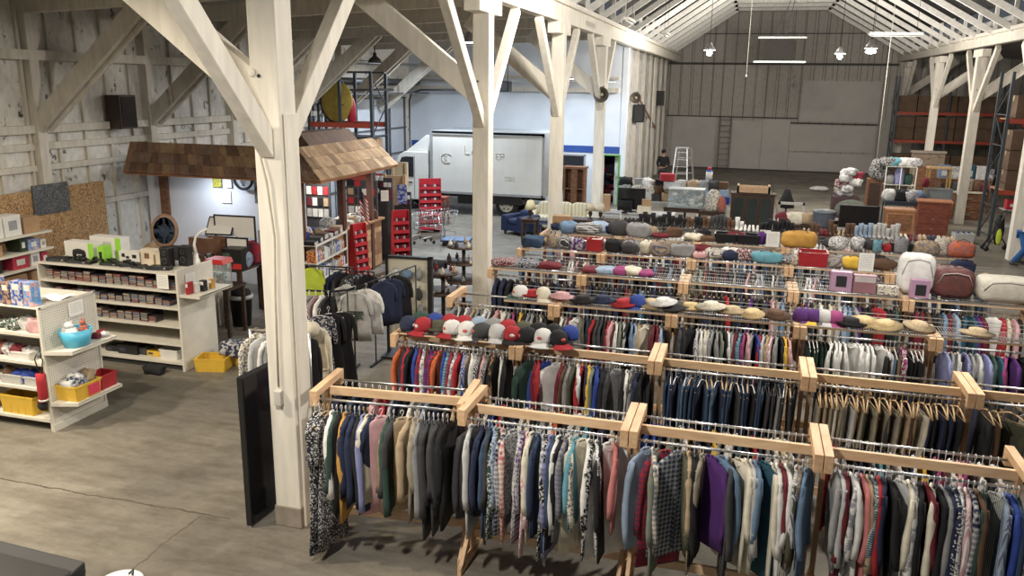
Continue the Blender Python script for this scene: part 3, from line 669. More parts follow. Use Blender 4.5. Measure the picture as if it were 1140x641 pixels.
def crate(label, loc, size, col, rz=0, group=None, name='plastic_crate', cat='crate', slat=False):
    W, D, H = size; th = .012; tp = .93; mt = M('crate_' + col, PAL[col][1] if col in PAL else (.5, .5, .5), .4, 0, .05)
    b = B(); n = 4
    def wall(p0, p1, q0, q1):   # trapezoid walls of real thickness
        p0, p1, q0, q1 = map(Vector, (p0, p1, q0, q1)); nn = (p1-p0).cross(q0-p0).normalized()*th
        vs = [p0, p1, q1, q0, p0+nn, p1+nn, q1+nn, q0+nn]
        b._add(vs, [(0,1,2,3),(7,6,5,4),(0,4,5,1),(1,5,6,2),(2,6,7,3),(3,7,4,0)])
    w, d = W/2, D/2
    c0 = [(-w*tp,-d*tp,0),(w*tp,-d*tp,0),(w*tp,d*tp,0),(-w*tp,d*tp,0)]; c1 = [(-w,-d,H),(w,-d,H),(w,d,H),(-w,d,H)]
    for i in range(4): wall(c0[i], c0[(i+1)%4], c1[i], c1[(i+1)%4])
    b.box(-w*tp, w*tp, -d*tp, d*tp, 0, th)
    if slat:
        k = int(W/.03)
        for i in range(k):
            x = -w*.95 + W*.95*i/k; b.box(x, x+.006, -d-.006, -d+.006, H*.1, H*.95)
    else:
        for i in range(5):
            x = -w*.9 + W*.9*i/4; b.box(x-.006, x+.006, -d*.99-.01, -d*.93, .01, H-.02)
    t = b.build(name, mt, None); t.location = (loc[0], loc[1], loc[2] + .001); t.rotation_euler.z = rz; tag(t, label, cat, group)
    r = B().box(-w-.015, w+.015, -d-.015, -d+.006, H-.02, H+.004).box(-w-.015, w+.015, d-.006, d+.015, H-.02, H+.004).box(-w-.015, -w+.006, -d, d, H-.02, H+.004).box(w-.006, w+.015, -d, d, H-.02, H+.004)
    r.build('rim', mt, t); return t
def sign(label, loc, w_, h_, rz=0, lines=None, tilt=0, stand=False, col=None):
    t = B().box(-w_/2, w_/2, -.0015, .0015, 0, h_).build('paper_sign', col or PAPER, None); t.location = loc; t.rotation_euler = (tilt, 0, rz); tag(t, label, 'sign')
    rd = random.Random(int(w_*1e4)); b = B(); z = h_*.86
    while z > h_*.15:
        x = -w_*.38
        while x < w_*.34:
            l = rd.uniform(.06, .18)*w_; b.box(x, min(x+l, w_*.4), -.0028, -.0017, z, z+h_*.018); x += l + w_*.04
        z -= h_*.09
    b.build('lettering', lines or M('grey_ink', (.30, .30, .31), .8, 0, .05), t); return t
# shelf 5 (fifth rack): handbags, hats and the red basket
z5 = SZ + .006; y5 = 14.82; y4 = 13.02; y6 = 16.58
handbag('black and grey striped tote at left of the fifth rack shelf', (-3.2, y5, z5), (.30, .2, .22), 'dg', .2, None, 's', seed=2)
handbag('tan and brown printed bag standing left on fifth rack shelf', (-3.42, y5, z5), (.2, .16, .26), 'tn', .2, None, 'r', seed=22)
for i, (x, c, p, w_, h_, nm) in enumerate([(-2.95, 'pu', 'r', .25, .2, 'printed purple pouch left of the red basket'), (-2.28, 'bk', '', .26, .2, 'black fabric bag right of the small red basket'), (-1.98, 'dg', '', .24, .17, 'charcoal felt bag beside the black fabric bag'), (-1.68, 'cr', '', .22, .22, 'small cream handbag before the beige tote'), (-1.42, 'tn', 's', .34, .24, 'beige striped tote right of the small cream handbag'), (-1.05, 'gy', '', .40, .2, 'plain grey rectangular bag at middle of the fifth rack shelf'),
     (-.72, 'pk', '', .2, .1, 'blush pink clutch right of the grey rectangular bag'), (-.45, 'cr', 's', .34, .16, 'pale green slouching bag on fifth rack shelf'), (-.2, 'nv', '', .22, .15, 'navy pouch right of the pale green bag'), (.05, 'mr', 'f', .24, .18, 'maroon patterned bag left of the teal bag'), (.42, 'cy', '', .46, .17, 'large teal leather bag lying on the fifth rack shelf'), (.74, 'nv', 's', .22, .13, 'dark blue soft pouch right of the teal bag'), (.92, 'cr', 'r', .13, .24, 'small cream patterned purse left of the red crate'),
     (1.50, 'br', 'c', .34, .18, 'brown basket bag right of the red crate'), (1.85, 'ye', '', .32, .18, 'bright yellow bag lying right of the red crate'), (2.3, 'br', '', .4, .17, 'brown leather bag right of the standing paper sign'), (3.3, 'mr', 'k', .5, .14, 'dark red patterned folded bag on the right of the fifth shelf')]):
    handbag(nm, (x, y5 + (.05 if i % 2 else -.03), z5), (w_, .2, h_), c, random.uniform(-.2, .2), 'handbags on the fifth rack shelf', p, seed=i+3)
rd = random.Random(44)
for i in range(26):
    sh = i % 2; c = rd.choice(['bk', 'dg', 'br', 'gy', 'nv', 'mr', 'tn', 'bk', 'wh', 'ol']); x = -3.7 + (i//2)*.6 + rd.uniform(-.1, .1); lb = 'small %s bag tucked at the back of the %s rack shelf' % (cname(c), ['fifth', 'sixth'][sh])
    handbag(lb, (x, (14.98, 16.74)[sh], z5), (rd.uniform(.22, .34), .14, rd.uniform(.12, .2)), c, rd.uniform(-.3, .3), lb, '', True, .09, i)
crate('small red basket between dark bags on the fifth rack shelf', (-2.62, y5, z5), (.26, .24, .22), 'rd', 0, None, 'basket', 'basket', True)
crate('large red slatted crate at middle of the fifth rack shelf', (1.18, y5, z5), (.46, .36, .24), 'rd', 0, None, slat=True)
sign('white paper sign standing on the fifth rack shelf', (2.02, 14.62, z5 - .02), .24, .32, 0)
handbag('draped pink cloth bag left of the white pillow pack', (2.72, y4+.35, z5), (.24, .2, .3), 'pk', 0, None, '', False, .06, 9, 'cloth_bag', 'bag')
# knitted and embroidered clothes heaps at the left ends
for i, (x, y, c, p, s) in enumerate([(-3.8, y5, 'dn', '', (.35, .3, .18)), (-3.1, y6, 'dg', 'p', (.5, .35, .18)), (-2.9, 16.8, 'lb', '', (.4, .3, .2)), (-3.5, y6, 'ld', '', (.35, .35, .2))]):
    handbag(['faded blue denim bundle at left end of the fifth shelf', 'grey plaid bundle on the left of the sixth shelf', 'pale blue folded bundle left on the sixth shelf', 'denim bundle at the left end of the sixth shelf'][i], (x, y, z5), s, c, .1, None, p, False, .09, i, 'folded_clothes', 'clothes bundle')
carton('tan woven hamper at the left end of the sixth shelf', (-3.72, 16.95, z5), (.38, .25, .28), M('wicker', (.33, .2, .1), .85, 0, .3, 30), 0, None, 'hamper', 'hamper')
# fourth rack shelf: fabric and hats at left, bedding packs at right
for i, (x, c, p, w_, h_) in enumerate([(-3.8, 'mr', 'k', .4, .1), (-3.45, 'nv', 'k', .4, .1), (-3.05, 'mr', '', .35, .1), (-2.35, 'mr', '', .3, .07), (-2.1, 'lb', '', .28, .08), (-1.85, 'mg', '', .24, .1), (-1.68, 'cr', '', .26, .12), (-1.45, 'mg', '', .2, .08)]):
    handbag('%s folded cloth on the fourth rack shelf, %s from the post' % (cname(c + p), ['first', 'second', 'third', 'fourth', 'fifth', 'sixth', 'seventh', 'eighth'][i]), (x, y4, z5), (w_, .3, h_), c, 0, 'folded cloths on the fourth rack shelf', p, False, .06, i+40, 'folded_cloth', 'cloth')
PLAS = M('clear_plastic', (.75, .72, .72), .15, 0, .02, alpha=.035)
def bedding(label, loc, size, mt, seed, stripes=None):
    t = B().blob((0, 0, size[2]/2), size, n=22, lv=11, lump=.02, seed=seed, pw=.42).build('bedding_pack', mt, None); t.location = (loc[0], loc[1], loc[2]+.003); tag(t, label, 'bedding pack')
    b = B(); W, D, H = size
    b.path([(-W*.42, -D*.47, H*.5), (-W*.3, -D*.52, H*.86), (0, -D*.52, H*.93), (W*.3, -D*.52, H*.86), (W*.42, -D*.47, H*.5)], .006, 5)
    b.build('piping', M('clear_trim', (.6, .58, .56), .3), t)
    b = B().blob((0, 0, size[2]/2), (W*1.03, D*1.03, H*1.03), n=22, lv=11, lump=.02, seed=seed, pw=.42); b.build('plastic_cover', PLAS, t)
    return t
bedding('white pillow in a clear pack on the right of the fourth shelf', (2.52, 13.2, z5), (.50, .32, .60), cloth('wh'), 3)
bedding('plum red comforter in a clear bag right of the white pillow pack', (3.02, 13.16, z5), (.56, .4, .42), M('plum_quilt', (.10, .018, .014), .6, 0, .35, 9, .5), 4)
bedding('cream quilted comforter pack at right edge of the fourth shelf', (3.70, 13.1, z5), (.74, .44, .36), M('cream_quilt', (.60, .57, .48), .8, 0, .1, 12, .6), 5)
LIL = M('lilac_card', (.42, .26, .38), .5, 0, .05)
def pack(label, x, y, w_, h_, mt, ins):
    return carton(label, (x, y, z5), (w_, .14, h_), mt, 0, None, 'bedding_package', 'package', art=ins)
pack('lilac framed package left of the clear blanket package', 1.47, 12.98, .30, .30, LIL, [(.25, .75, .25, .8, M('dark_picture', (.03, .03, .035), .4))])
pack('clear package of folded rose blanket between the lilac packages', 1.80, 12.98, .32, .27, M('rose_blanket', (.28, .14, .16), .5), [(.05, .95, .62, .95, M('pale_card', (.5, .45, .46), .4))])
pack('small lilac package leaning before the white pillow pack', 2.55, 12.93, .26, .27, LIL, [(.25, .8, .15, .75, M('dark_picture', (.03, .03, .035), .4))])
pack('low cream lace package on the fourth rack shelf', 2.13, 12.98, .30, .13, cloth('crf'), [(.3, .6, .3, .8, cloth('cr'))])
# shelf 6
for i, (x, c, p, w_, h_, lb) in enumerate([(-2.05, 'gy', '', .42, .25, 'grey backpack on the left of the sixth shelf'), (-2.45, 'dg', '', .36, .26, 'charcoal backpack left of the grey backpack'), (-.95, 'cr', '', .32, .13, 'cream clutch lying left of the black baskets'), (-1.6, 'mr', '', .3, .08, 'dark red wallet case behind the cream clutch'), (-.66, 'br', '', .3, .1, 'brown leather case left of the black baskets'),
       (.35, 'pu', '', .15, .2, 'purple purse just behind the paper sign'), (1.75, 'wh', 'f', .3, .22, 'white floral tote right of the orange bag'), (2.1, 'wh', 'r', .2, .22, 'white and red printed pouch on sixth shelf'), (2.45, 'cy', 'r', .14, .2, 'sky blue printed pouch on sixth shelf'), (2.62, 'rd', '', .13, .13, 'round red purse right of the sky blue pouch'), (3.3, 'tn', 'r', .4, .24, 'leopard print bag with curled strap on sixth shelf'), (3.55, 'cr', 'k', .22, .3, 'leopard print scarf bag right of the leopard bag'), (2.85, 'gy', 'k', .2, .26, 'silver grey rucksack left of the leopard bag')]):
    handbag(lb, (x, y6 + (.04 if i % 2 else -.03), z5), (w_, .22, h_), c, random.uniform(-.2, .2), 'bags on the sixth rack shelf', p, seed=i+60)
handbag('big mustard orange pleated bag at middle of the sixth shelf', (1.05, y6 - .03, z5), (.56, .3, .27), 'mu', 0, None, '', seed=77)
handbag('multicoloured red, blue and purple quilted bag on sixth shelf right end', (3.87, y6-.05, z5), (.42, .3, .26), 'or', 0, None, 'r', seed=78)
for i, (x, w_) in enumerate([(-.33, .4), (.1, .42), (2.95, .34)]):
    crate(['black wire basket left of the other on the sixth shelf', 'black wire basket right of the brown leather case', 'dark basket near the leopard print bag'][i], (x if i < 2 else 2.88, y6 + (.12 if i == 2 else 0), z5), (w_, .3, .17), 'bk', 0, None, 'basket', 'basket', True)
sign('white paper sign standing left of the orange bag', (.55, 16.30, z5), .24, .30, 0)
sign('small white card above the black wire baskets', (.42, 16.92, z5+.1), .2, .12, 0)

# ================================================================== SHOE RACK
t = thing('shoe_rack', 'long grey wire shoe rack behind the sixth clothes rack', 'shoe rack', (-2.75, 18.1, 0))
L = 6.9
for zz, y0, y1 in ((1.66, .28, .62), (1.36, .10, .5), (1.05, -.05, .45)):
    b = B()
    for yy in (y0, (y0+y1)/2, y1): b.box(0, L, yy-.006, yy+.006, zz-.012, zz)
    for i in range(100): b.box(L*i/99-.003, L*i/99+.003, y0, y1, zz, zz+.004)
    b.build('shelf', WIRE if zz < 1.3 else M('dull_wire', (.25,.25,.25), .4, .3), t)
for x in (0, L/4, L/2, L*3/4, L):
    for yy in (.0, .62): B().tube((x, yy, 0), (x, yy, 1.95 if yy > .1 and x not in (L,) else 1.68), .014, 8).build('leg', WIRE, t)
SH = {}
def shoe_mesh(kind):
    if kind in SH: return SH[kind]
    b = B()
    if kind == 'heel':
        b.path([(0, -.115, .012), (0, -.09, .022), (0, -.04, .03), (0, .02, .055), (0, .07, .085), (0, .105, .09)], [.012, .03, .034, .028, .027, .02], 10); b.path([(0, .10, .07), (0, .112, 0)], [.014, .006], 8)
    elif kind == 'boot':
        b.path([(0, -.13, .03), (0, -.10, .038), (0, -.03, .05), (0, .05, .06)], [.012, .036, .042, .044], 10); b.path([(0, .045, .03), (0, .05, .12), (0, .045, .22), (0, .04, .33)], [.042, .042, .048, .055], 12); b.box(-.03, .03, .02, .085, 0, .03)
    else:
        b.path([(0, -.14, .03), (0, -.11, .042), (0, -.04, .055), (0, .03, .07), (0, .09, .075), (0, .12, .06)], [.014, .04, .044, .042, .040, .022], 10); b.prism([(-.035, -.13), (.035, -.13), (.038, .0), (.036, .12), (-.036, .12), (-.038, 0)], 0, .016, 'z')
    SH[kind] = b.mesh('shoe', cloth('bk')); return SH[kind]
SG = {}
rd = random.Random(5)
def shoe(kind, code, x, y, z, rz, where):
    nm = {'heel': 'high_heeled_shoe', 'boot': 'boot', 'sneaker': 'shoe'}[kind]
    o = bpy.data.objects.new(nm, shoe_mesh(kind)); COL.objects.link(o); o.location = (x, y, z+.002); o.rotation_euler.z = rz; o.scale.z = rd.uniform(.55, 1.0) if kind == 'boot' else 1.15
    o.material_slots[0].link = 'OBJECT'; o.material_slots[0].material = cloth(code)
    lab = '%s %s on the %s of the shoe rack' % (cname(code), nm.replace('_', '-', 1).replace('_', ' ') if kind == 'heel' else nm, where)
    tag(o, lab, 'shoe' if kind != 'boot' else 'boot', lab)
for ti, (zz, yc) in enumerate(((1.666, 18.50), (1.366, 18.33))):
    x = -2.6; wh0 = ['top tier', 'second tier'][ti]
    while x < 4.05:
        sec = 'left end' if x < -1 else ('left middle' if x < .4 else ('centre' if x < 1.6 else ('right middle' if x < 2.9 else 'right end')))
        if ti == 0:
            if x < -1.9: k, c = rd.choice(['boot', 'boot', 'sneaker']), rd.choice(['bk', 'bk', 'dg'])
            elif x < -.9: k, c = 'boot', rd.choice(['bk', 'bk', 'br', 'dg', 'bk'])
            elif x < -.3: k, c = rd.choice([('boot', 'br'), ('boot', 'dg'), ('boot', 'gy')])
            elif x < .25: k, c = 'boot' if x < 0 else 'heel', 'wh'
            elif x < 1.0: k, c = 'boot', 'bk'
            elif x < 2.3: k, c = rd.choice([('boot', 'bk'), ('heel', 'tn'), ('boot', 'br'), ('heel', 'bk'), ('sneaker', 'mr')])
            elif x < 2.5: k, c = 'boot', 'lb'
            elif x < 3.0: k, c = 'boot', rd.choice(['cr', 'lg'])
            else: k, c = rd.choice([('heel', 'pk'), ('heel', 'cr'), ('sneaker', 'nv'), ('heel', 'mr'), ('sneaker', 'tn')])
        else:
            k, c = rd.choice([('heel', 'bk'), ('heel', 'pk'), ('sneaker', 'wh'), ('heel', 'mr'), ('sneaker', 'bk'), ('heel', 'lg'), ('sneaker', 'cr')])
        for s in (0, .088): shoe(k, c, x + s, yc + rd.uniform(-.02, .02), zz, rd.uniform(-.15, .15), wh0 + ' ' + sec)
        x += .175
# ================================================================== LEFT SHOP AREA
def pegmat():
    m = bpy.data.materials.new('pegboard'); m.use_nodes = True; N = m.node_tree.nodes; L = m.node_tree.links; b = N['Principled BSDF']
    tc = N.new('ShaderNodeTexCoord'); mp = N.new('ShaderNodeMapping'); mp.inputs['Scale'].default_value = (1, 28, 28); mp.inputs['Location'].default_value = (0, .5, .5)
    L.new(tc.outputs['Object'], mp.inputs[0]); fr = N.new('ShaderNodeVectorMath'); fr.operation = 'FRACTION'; L.new(mp.outputs[0], fr.inputs[0])
    sb = N.new('ShaderNodeVectorMath'); sb.operation = 'SUBTRACT'; sb.inputs[1].default_value = (.5, .5, .5); L.new(fr.outputs[0], sb.inputs[0])
    ml = N.new('ShaderNodeVectorMath'); ml.operation = 'MULTIPLY'; ml.inputs[1].default_value = (0, 1, 1); L.new(sb.outputs[0], ml.inputs[0])
    ln = N.new('ShaderNodeVectorMath'); ln.operation = 'LENGTH'; L.new(ml.outputs[0], ln.inputs[0])
    lt = N.new('ShaderNodeMath'); lt.operation = 'LESS_THAN'; lt.inputs[1].default_value = .17; L.new(ln.outputs['Value'], lt.inputs[0])
    mx = N.new('ShaderNodeMix'); mx.data_type = 'RGBA'; mx.inputs[6].default_value = (.64, .61, .53, 1); mx.inputs[7].default_value = (.12, .11, .10, 1)
    L.new(lt.outputs[0], mx.inputs[0]); L.new(mx.outputs[2], b.inputs['Base Color']); b.inputs['Roughness'].default_value = .6
    return m
PEG = pegmat()
def shelf_part(t, x0, x1, y0, y1, z, name='shelf', lip=.035):
    return B().box(x0, x1, y0, y1, z-.012, z).box(x0, x1, y0-.012, y0, z-lip, z+.003).build(name, WHITEMET, t)
# --- gondola of discs (far one)
g1 = thing('shop_gondola', 'white metal gondola of stacked discs with tall right end panel', 'shop shelving', (-11.5, 10.95, 0))
W = 2.74
B().box(0, W, .84, .88, 0, 1.66).build('back_panel', WHITEMET, g1, .003)
B().box(W, W+.04, -.03, .90, 0, 1.72).build('end_panel', WHITEMET, g1, .004)
B().box(-.03, 0, -.03, .90, 0, 1.66).build('end_panel', WHITEMET, g1, .004)
Z1 = [1.67, 1.37, 1.08, .77, .46, .14]
for z in Z1: shelf_part(g1, 0, W, 0, .84, z)
B().box(0, W, .04, .06, 0, .12).build('kick_plate', M('kick', (.03, .03, .03)), g1)
B().box(W+.04, W+.42, .0, .88, 1.30, 1.315).box(W+.41, W+.42, .0, .88, 1.28, 1.318).box(W+.04, W+.42, -.01, .0, 1.27, 1.318).build('end_shelf', WHITEMET, g1)
# stacked cases
DC = [M('case_%d' % i, c, .35, 0, .1) for i, c in enumerate([(.04,.03,.03),(.10,.09,.085),(.17,.10,.08),(.03,.03,.05),(.22,.19,.16),(.06,.05,.05),(.14,.04,.035),(.05,.06,.09)])]
cm = [B().box(-.07, .07, -.095, .095, 0, .0235).mesh('disc_case', d) for d in DC]
spn = [M('spine_%d' % i, c, .4, 0, .1) for i, c in enumerate([(.35,.32,.28),(.45,.40,.3),(.3,.12,.1),(.2,.22,.28)])]
sm_ = [B().box(-.062, .062, -.0975, -.0955, .005, .018).mesh('spine', d) for d in spn]
rd = random.Random(3); tot = 0
for si, z in enumerate(Z1[1:5]):
    nst = [17, 16, 14, 3][si]; hgt = [7, 6, 6, 4][si]
    for k in range(nst):
        x = -11.5 + .12 + k*.155; hh = hgt - rd.choice((0, 0, 1, 2))
        for j in range(hh):
            if tot >= 297: break
            tot += 1
            o = bpy.data.objects.new('disc_case', rd.choice(cm)); COL.objects.link(o); o.location = (x + rd.uniform(-.004, .004), 11.12 + rd.uniform(-.008, .008), z + .0015 + j*.0245); o.scale.z = 1.0
            ll = 'flat disc case stacked on the %s shelf of the white gondola' % ['second', 'third', 'fourth', 'fifth'][si]
            tag(o, ll, 'disc case', ll)
            s_ = bpy.data.objects.new('spine', rd.choice(sm_)); COL.objects.link(s_); s_.parent = o
# second line of stacks behind, uncountable jumble of cases
def heap(label, name, cat, x0, x1, y0, y1, z, h, mats, n, seed, kind=None, sz=(.05, .14)):
    r_ = random.Random(seed); b = B()
    for i in range(n):
        s = [r_.uniform(*sz) for _ in range(3)]
        R = Matrix.Rotation(r_.uniform(0, 3), 3, 'Z') @ Matrix.Rotation(r_.uniform(-.4, .4), 3, 'X')
        if r_.random() < .5: b.cb((r_.uniform(x0, x1), r_.uniform(y0, y1), z + s[2]*.55 + r_.uniform(0, h)), (s[0], s[1], s[2]*.6), r_.randrange(len(mats)), R)
        else: b.blob((r_.uniform(x0, x1), r_.uniform(y0, y1), z + s[2]*.5 + r_.uniform(0, h)), (s[0]*1.5, s[1]*1.2, s[2]), r_.randrange(len(mats)), 8, 5, .1, i)
    return tag(b.build(name, mats), label, cat, None, 'stuff')
b = B(); r_ = random.Random(9)
for z, nn in ((Z1[1], 14), (Z1[2], 13), (Z1[3], 12)):
    for k in range(nn):
        x = -11.4 + k*.16; h = r_.uniform(.12, .2); b.box(x, x+.14, 11.28, 11.47, z+.001, z+h, r_.randrange(8))
tag(b.build('disc_cases', DC), 'jumble of more disc cases behind the front stacks on the gondola', 'disc cases', None, 'stuff')
# on top of it
BLK = M('black_gear', (.014, .014, .015), .4, 0, .2)
GRN = M('lime_green', (.28, .62, .05), .5, 0, .05); WBX = M('white_box', (.68, .67, .63), .6, 0, .04)
zt = 1.672
def art_controller(): return [(.25, .45, .1, .6, BLK), (.6, .8, .1, .65, BLK), (.4, .66, .3, .6, BLK)]
carton('white and lime green games console box front left on gondola top', (-10.86, 11.3, zt), (.62, .22, .33), WBX, -.03, None, 'console_box', 'box', [(.82, .999, .02, .98, GRN)])
_c = bpy.data.objects['console_box']; B().blob((.0, -.116, .17), (.22, .006, .10), n=14, lv=6).blob((-.1, -.116, .12), (.09, .006, .17), n=12, lv=6).blob((.1, -.116, .12), (.09, .006, .17), n=12, lv=6).build('controller_picture', BLK, _c)
carton('second white and lime green console box behind the first', (-10.60, 11.62, zt), (.66, .22, .38), WBX, -.03, None, 'console_box', 'box', [(.3, .7, .5, .8, M('pale_print', (.5, .5, .5))), (.83, .999, .02, .98, GRN)])
carton('lime green game box upright right of the console boxes', (-10.36, 11.22, zt), (.12, .2, .30), GRN, 0, None, 'game_box', 'box', [(.25, .75, .3, .7, BLK)])
carton('long white camera box with dark pictures on gondola top', (-9.98, 11.42, zt), (.42, .16, .20), WBX, 0, None, 'camera_box', 'box', [(.15, .3, .5, .8, BLK), (.35, .5, .4, .6, BLK), (.65, .85, .45, .75, BLK)])
carton('cream square box with brown picture on the gondola top', (-9.62, 11.42, zt), (.24, .16, .26), M('cream_box', (.66, .58, .45), .6), 0, None, 'appliance_box', 'box', [(.3, .7, .4, .75, M('brown_print', (.2, .1, .06)))])
carton('narrow cream box left of the black speaker', (-9.38, 11.36, zt), (.2, .14, .24), M('cream_box', (.66, .58, .45), .6), 0, None, 'appliance_box', 'box', [(.2, .35, .1, .8, M('brown_print', (.2, .1, .06)))])
for i, (x, y) in enumerate(((-9.18, 11.3), (-8.98, 11.5))):
    t = B().box(-.09, .09, -.08, .08, 0, .34).build('loudspeaker', BLK, None, .015); t.location = (x, y, zt+.001); tag(t, ['left black desktop speaker on the white gondola top', 'right black desktop speaker behind the white swan lamp'][i], 'speaker')
    for z, r in ((.11, .06), (.24, .045)): B().lathe([(r, -.004), (r, .004), (r*.7, 0), (.01, -.006)], (0, -.083, z), 16, R=Matrix.Rotation(pi/2, 3, 'X')).build('speaker_cone', M('cone', (.04, .04, .04), .3), t)
names = ['flat black media player at left on gondola top', 'black media player beside the lime green box', 'black games console lying flat by the camera box', 'small black gadget before the cream boxes', 'black keyboard at the front edge of the gondola top', 'tangled black adapter before the speakers']
for i, (x, y, s, r) in enumerate([(-11.2, 11.12, (.42, .2, .06), .1), (-10.75, 11.1, (.5, .18, .05), .0), (-10.15, 11.14, (.36, .2, .05), .1), (-9.8, 11.14, (.3, .16, .06), .3), (-9.5, 11.08, (.4, .13, .04), -.1), (-9.15, 11.1, (.34, .14, .07), .2)]):
    t = B().box(-s[0]/2, s[0]/2, -s[1]/2, s[1]/2, 0, s[2]).build('media_player', BLK, None, .008); t.location = (x, y, zt+.001); t.rotation_euler.z = r; tag(t, names[i], 'electronics')
    B().box(-s[0]*.4, s[0]*.1, -s[1]/2-.002, -s[1]/2, s[2]*.3, s[2]*.7).build('display', M('dark_glass', (.05, .06, .08), .1), t)
    B().box(s[0]*.2, s[0]*.3, -s[1]/2-.004, -s[1]/2, s[2]*.3, s[2]*.7).build('button', M('grey_button', (.3, .3, .3)), t)
t = B().lathe([(.075, 0), (.07, .06), (.045, .12), (.035, .2)], n=16, sy=.7).build('desk_lamp', M('white_plastic', (.76, .75, .73), .35, 0, .02), None); t.location = (-8.86, 11.62, zt+.002); tag(t, 'white swan neck lamp at right end of the gondola', 'lamp')
B().path([(0, 0, .18), (-.02, 0, .34), (.02, 0, .47), (.12, 0, .56), (.26, 0, .63)], [.03, .022, .02, .022, .02], 10).build('lamp_arm', M('white_plastic', (.76, .75, .73), .35), t)
sign('left paper notice taped to top of the gondola', (-9.0, 10.915, 1.40), .22, .24, 0)
sign('right paper notice taped on the gondola end panel', (-8.70, 11.22, 1.38), .24, .24, pi/2)
for i, (x, y, c, s) in enumerate([(-8.60, 11.05, 'rd', (.05, .14, .2)), (-8.52, 11.3, 'bk', (.09, .1, .18)), (-8.5, 11.5, 'mu', (.06, .1, .16)), (-8.56, 11.18, 'wh', (.06, .1, .16))]):
    carton('%s disc box set on the gondola end shelf' % cname(c), (x, y, 1.318), s, M('case_' + c, PAL[c][1], .4), 0, None, 'box_set', 'box set', [(.1, .9, .6, .9, WBX)])
for i, (x, s, c) in enumerate([(-9.95, (.4, .3, .16), 'bk'), (-9.68, (.16, .2, .13), 'dg'), (-10.3, (.3, .2, .1), 'bk'), (-9.45, (.3, .2, .09), 'ye')]):
    carton(['black videotape case on the bottom gondola shelf', 'dark grey device right of the black case, bottom shelf', 'black cable bundle at left of the bottom gondola shelf', 'lime yellow package at the bottom shelf of the gondola'][i], (x, 11.2, Z1[5]+.001), s, M('dev_' + c, PAL[c][1], .5), 0, None, 'device', 'electronics', [(.1, .4, .3, .7, M('dark_glass', (.05, .06, .08), .1))])
crate('white wire style basket on the bottom shelf of the gondola', (-9.12, 11.18, Z1[5]), (.34, .26, .16), 'wh', 0, None, 'basket', 'basket', True)
handbag('black bin bag on floor below the gondola basket', (-9.15, 10.72, 0), (.3, .2, .13), 'bk', 0, None, '', False, .1, 5, 'bin_bag', 'bag')
# --- gondola of toys (near one) with pegboard end
g2 = thing('shop_gondola', 'near white gondola with pegboard end panel and end shelves', 'shop shelving', (-11.6, 8.35, 0))
W = 2.7
B().box(0, W, .47, .50, 0, 1.74).build('back_panel', PEG, g2)
B().box(W, W+.035, -.02, .97, 0, 1.75).build('end_panel', PEG, g2, .003)
B().box(W+.034, W+.045, -.025, .01, 0, 1.76).box(W+.034, W+.045, .94, .975, 0, 1.76).box(W+.034, W+.045, -.02, .97, 1.73, 1.765).box(W+.034, W+.06, -.02, .97, 0, .1).build('panel_trim', WHITEMET, g2)
Z2 = [1.37, .97, .60, .16]
for z in Z2: shelf_part(g2, 0, W, 0, .47, z); shelf_part(g2, 0, W, .50, .94, z)
B().box(-.0, W, .0, .96, 1.725, 1.74).build('top_shelf', WHITEMET, g2)
for z in (1.15, .42): B().prism([(W+.045, -.02), (W+.40, .1), (W+.42, .9), (W+.045, .96)], z-.015, z, 'z').prism([(W+.385, .1), (W+.40, .1), (W+.42, .9), (W+.405, .9)], z-.04, z+.004, 'z').prism([(W+.045, -.03), (W+.40, .09), (W+.40, .1), (W+.045, -.02)], z-.045, z+.004, 'z').build('end_shelf', WHITEMET, g2)
sign('paper notice at top right of the pegboard end panel', (-8.853, 8.95, 1.50), .26, .20, pi/2)
crate_ = None
t = B().lathe([(.15, 0), (.20, .22), (.205, .22), (.155, .004), (.02, .004)], n=28, sy=1.1).build('plastic_tub', M('tub_blue', (.08, .42, .62), .4, 0, .04), None); t.location = (-8.68, 8.72, 1.151); tag(t, 'light blue plastic tub on the upper end shelf', 'tub')
B().path([(.19*cos(a*.2618), .215*sin(a*.2618), .223) for a in range(24)], .012, 6, closed=True).build('rim', M('tub_rim', (.12, .48, .68), .4), t)
def toy(label, loc, size, c, c2, seed, name='soft_toy', stripes=False):
    t = B().blob((0, 0, size[2]*.4), (size[0], size[1], size[2]*.8), n=14, lv=8, lump=.04, seed=seed).blob((0, -.01, size[2]*.85), (size[0]*.6, size[1]*.6, size[2]*.4), n=12, lv=7).build(name, cloth(c), None); t.location = loc; tag(t, label, 'soft toy')
    for s in (-1, 1):
        B().blob((s*size[0]*.2, 0, size[2]*1.05), (size[0]*.18, size[1]*.1, size[2]*.18), n=8, lv=5).build('ear', cloth(c2), t)
        B().path([(s*size[0]*.35, 0, size[2]*.5), (s*size[0]*.6, -.04, size[2]*.35)], [size[0]*.12, size[0]*.09], 8).build('arm', cloth(c2), t)
    return t
toy('white plush toy sitting in the blue tub', (-8.72, 8.66, 1.24), (.24, .22, .24), 'wh', 'lg', 3)
toy('orange and black striped plush toy in the blue tub', (-8.64, 8.83, 1.26), (.13, .13, .22), 'orh', 'or', 4)
for i, (x, y, c) in enumerate([(-8.66, 9.05, 'mr'), (-8.60, 9.14, 'whr'), (-8.7, 9.2, 'rdr')]):
    handbag('small %s toy in packet beside the blue tub' % cname(c), (x, y, 1.151), (.11, .09, .07), c[:2], 0, None, c[2:], False, .08, i+5, 'toy_packet', 'toy')
crate('yellow crate with red card on lower end shelf', (-8.70, 8.68, .421), (.44, .34, .21), 'ye', pi/2, None, 'plastic_crate')
B().box(-8.515, -8.508, 8.66, 8.86, .45, .60).build('price_card', M('red_card', (.62, .05, .09), .7), None); o = bpy.data.objects['price_card']; tag(o, 'red card fixed on the front of the yellow crate', 'card')
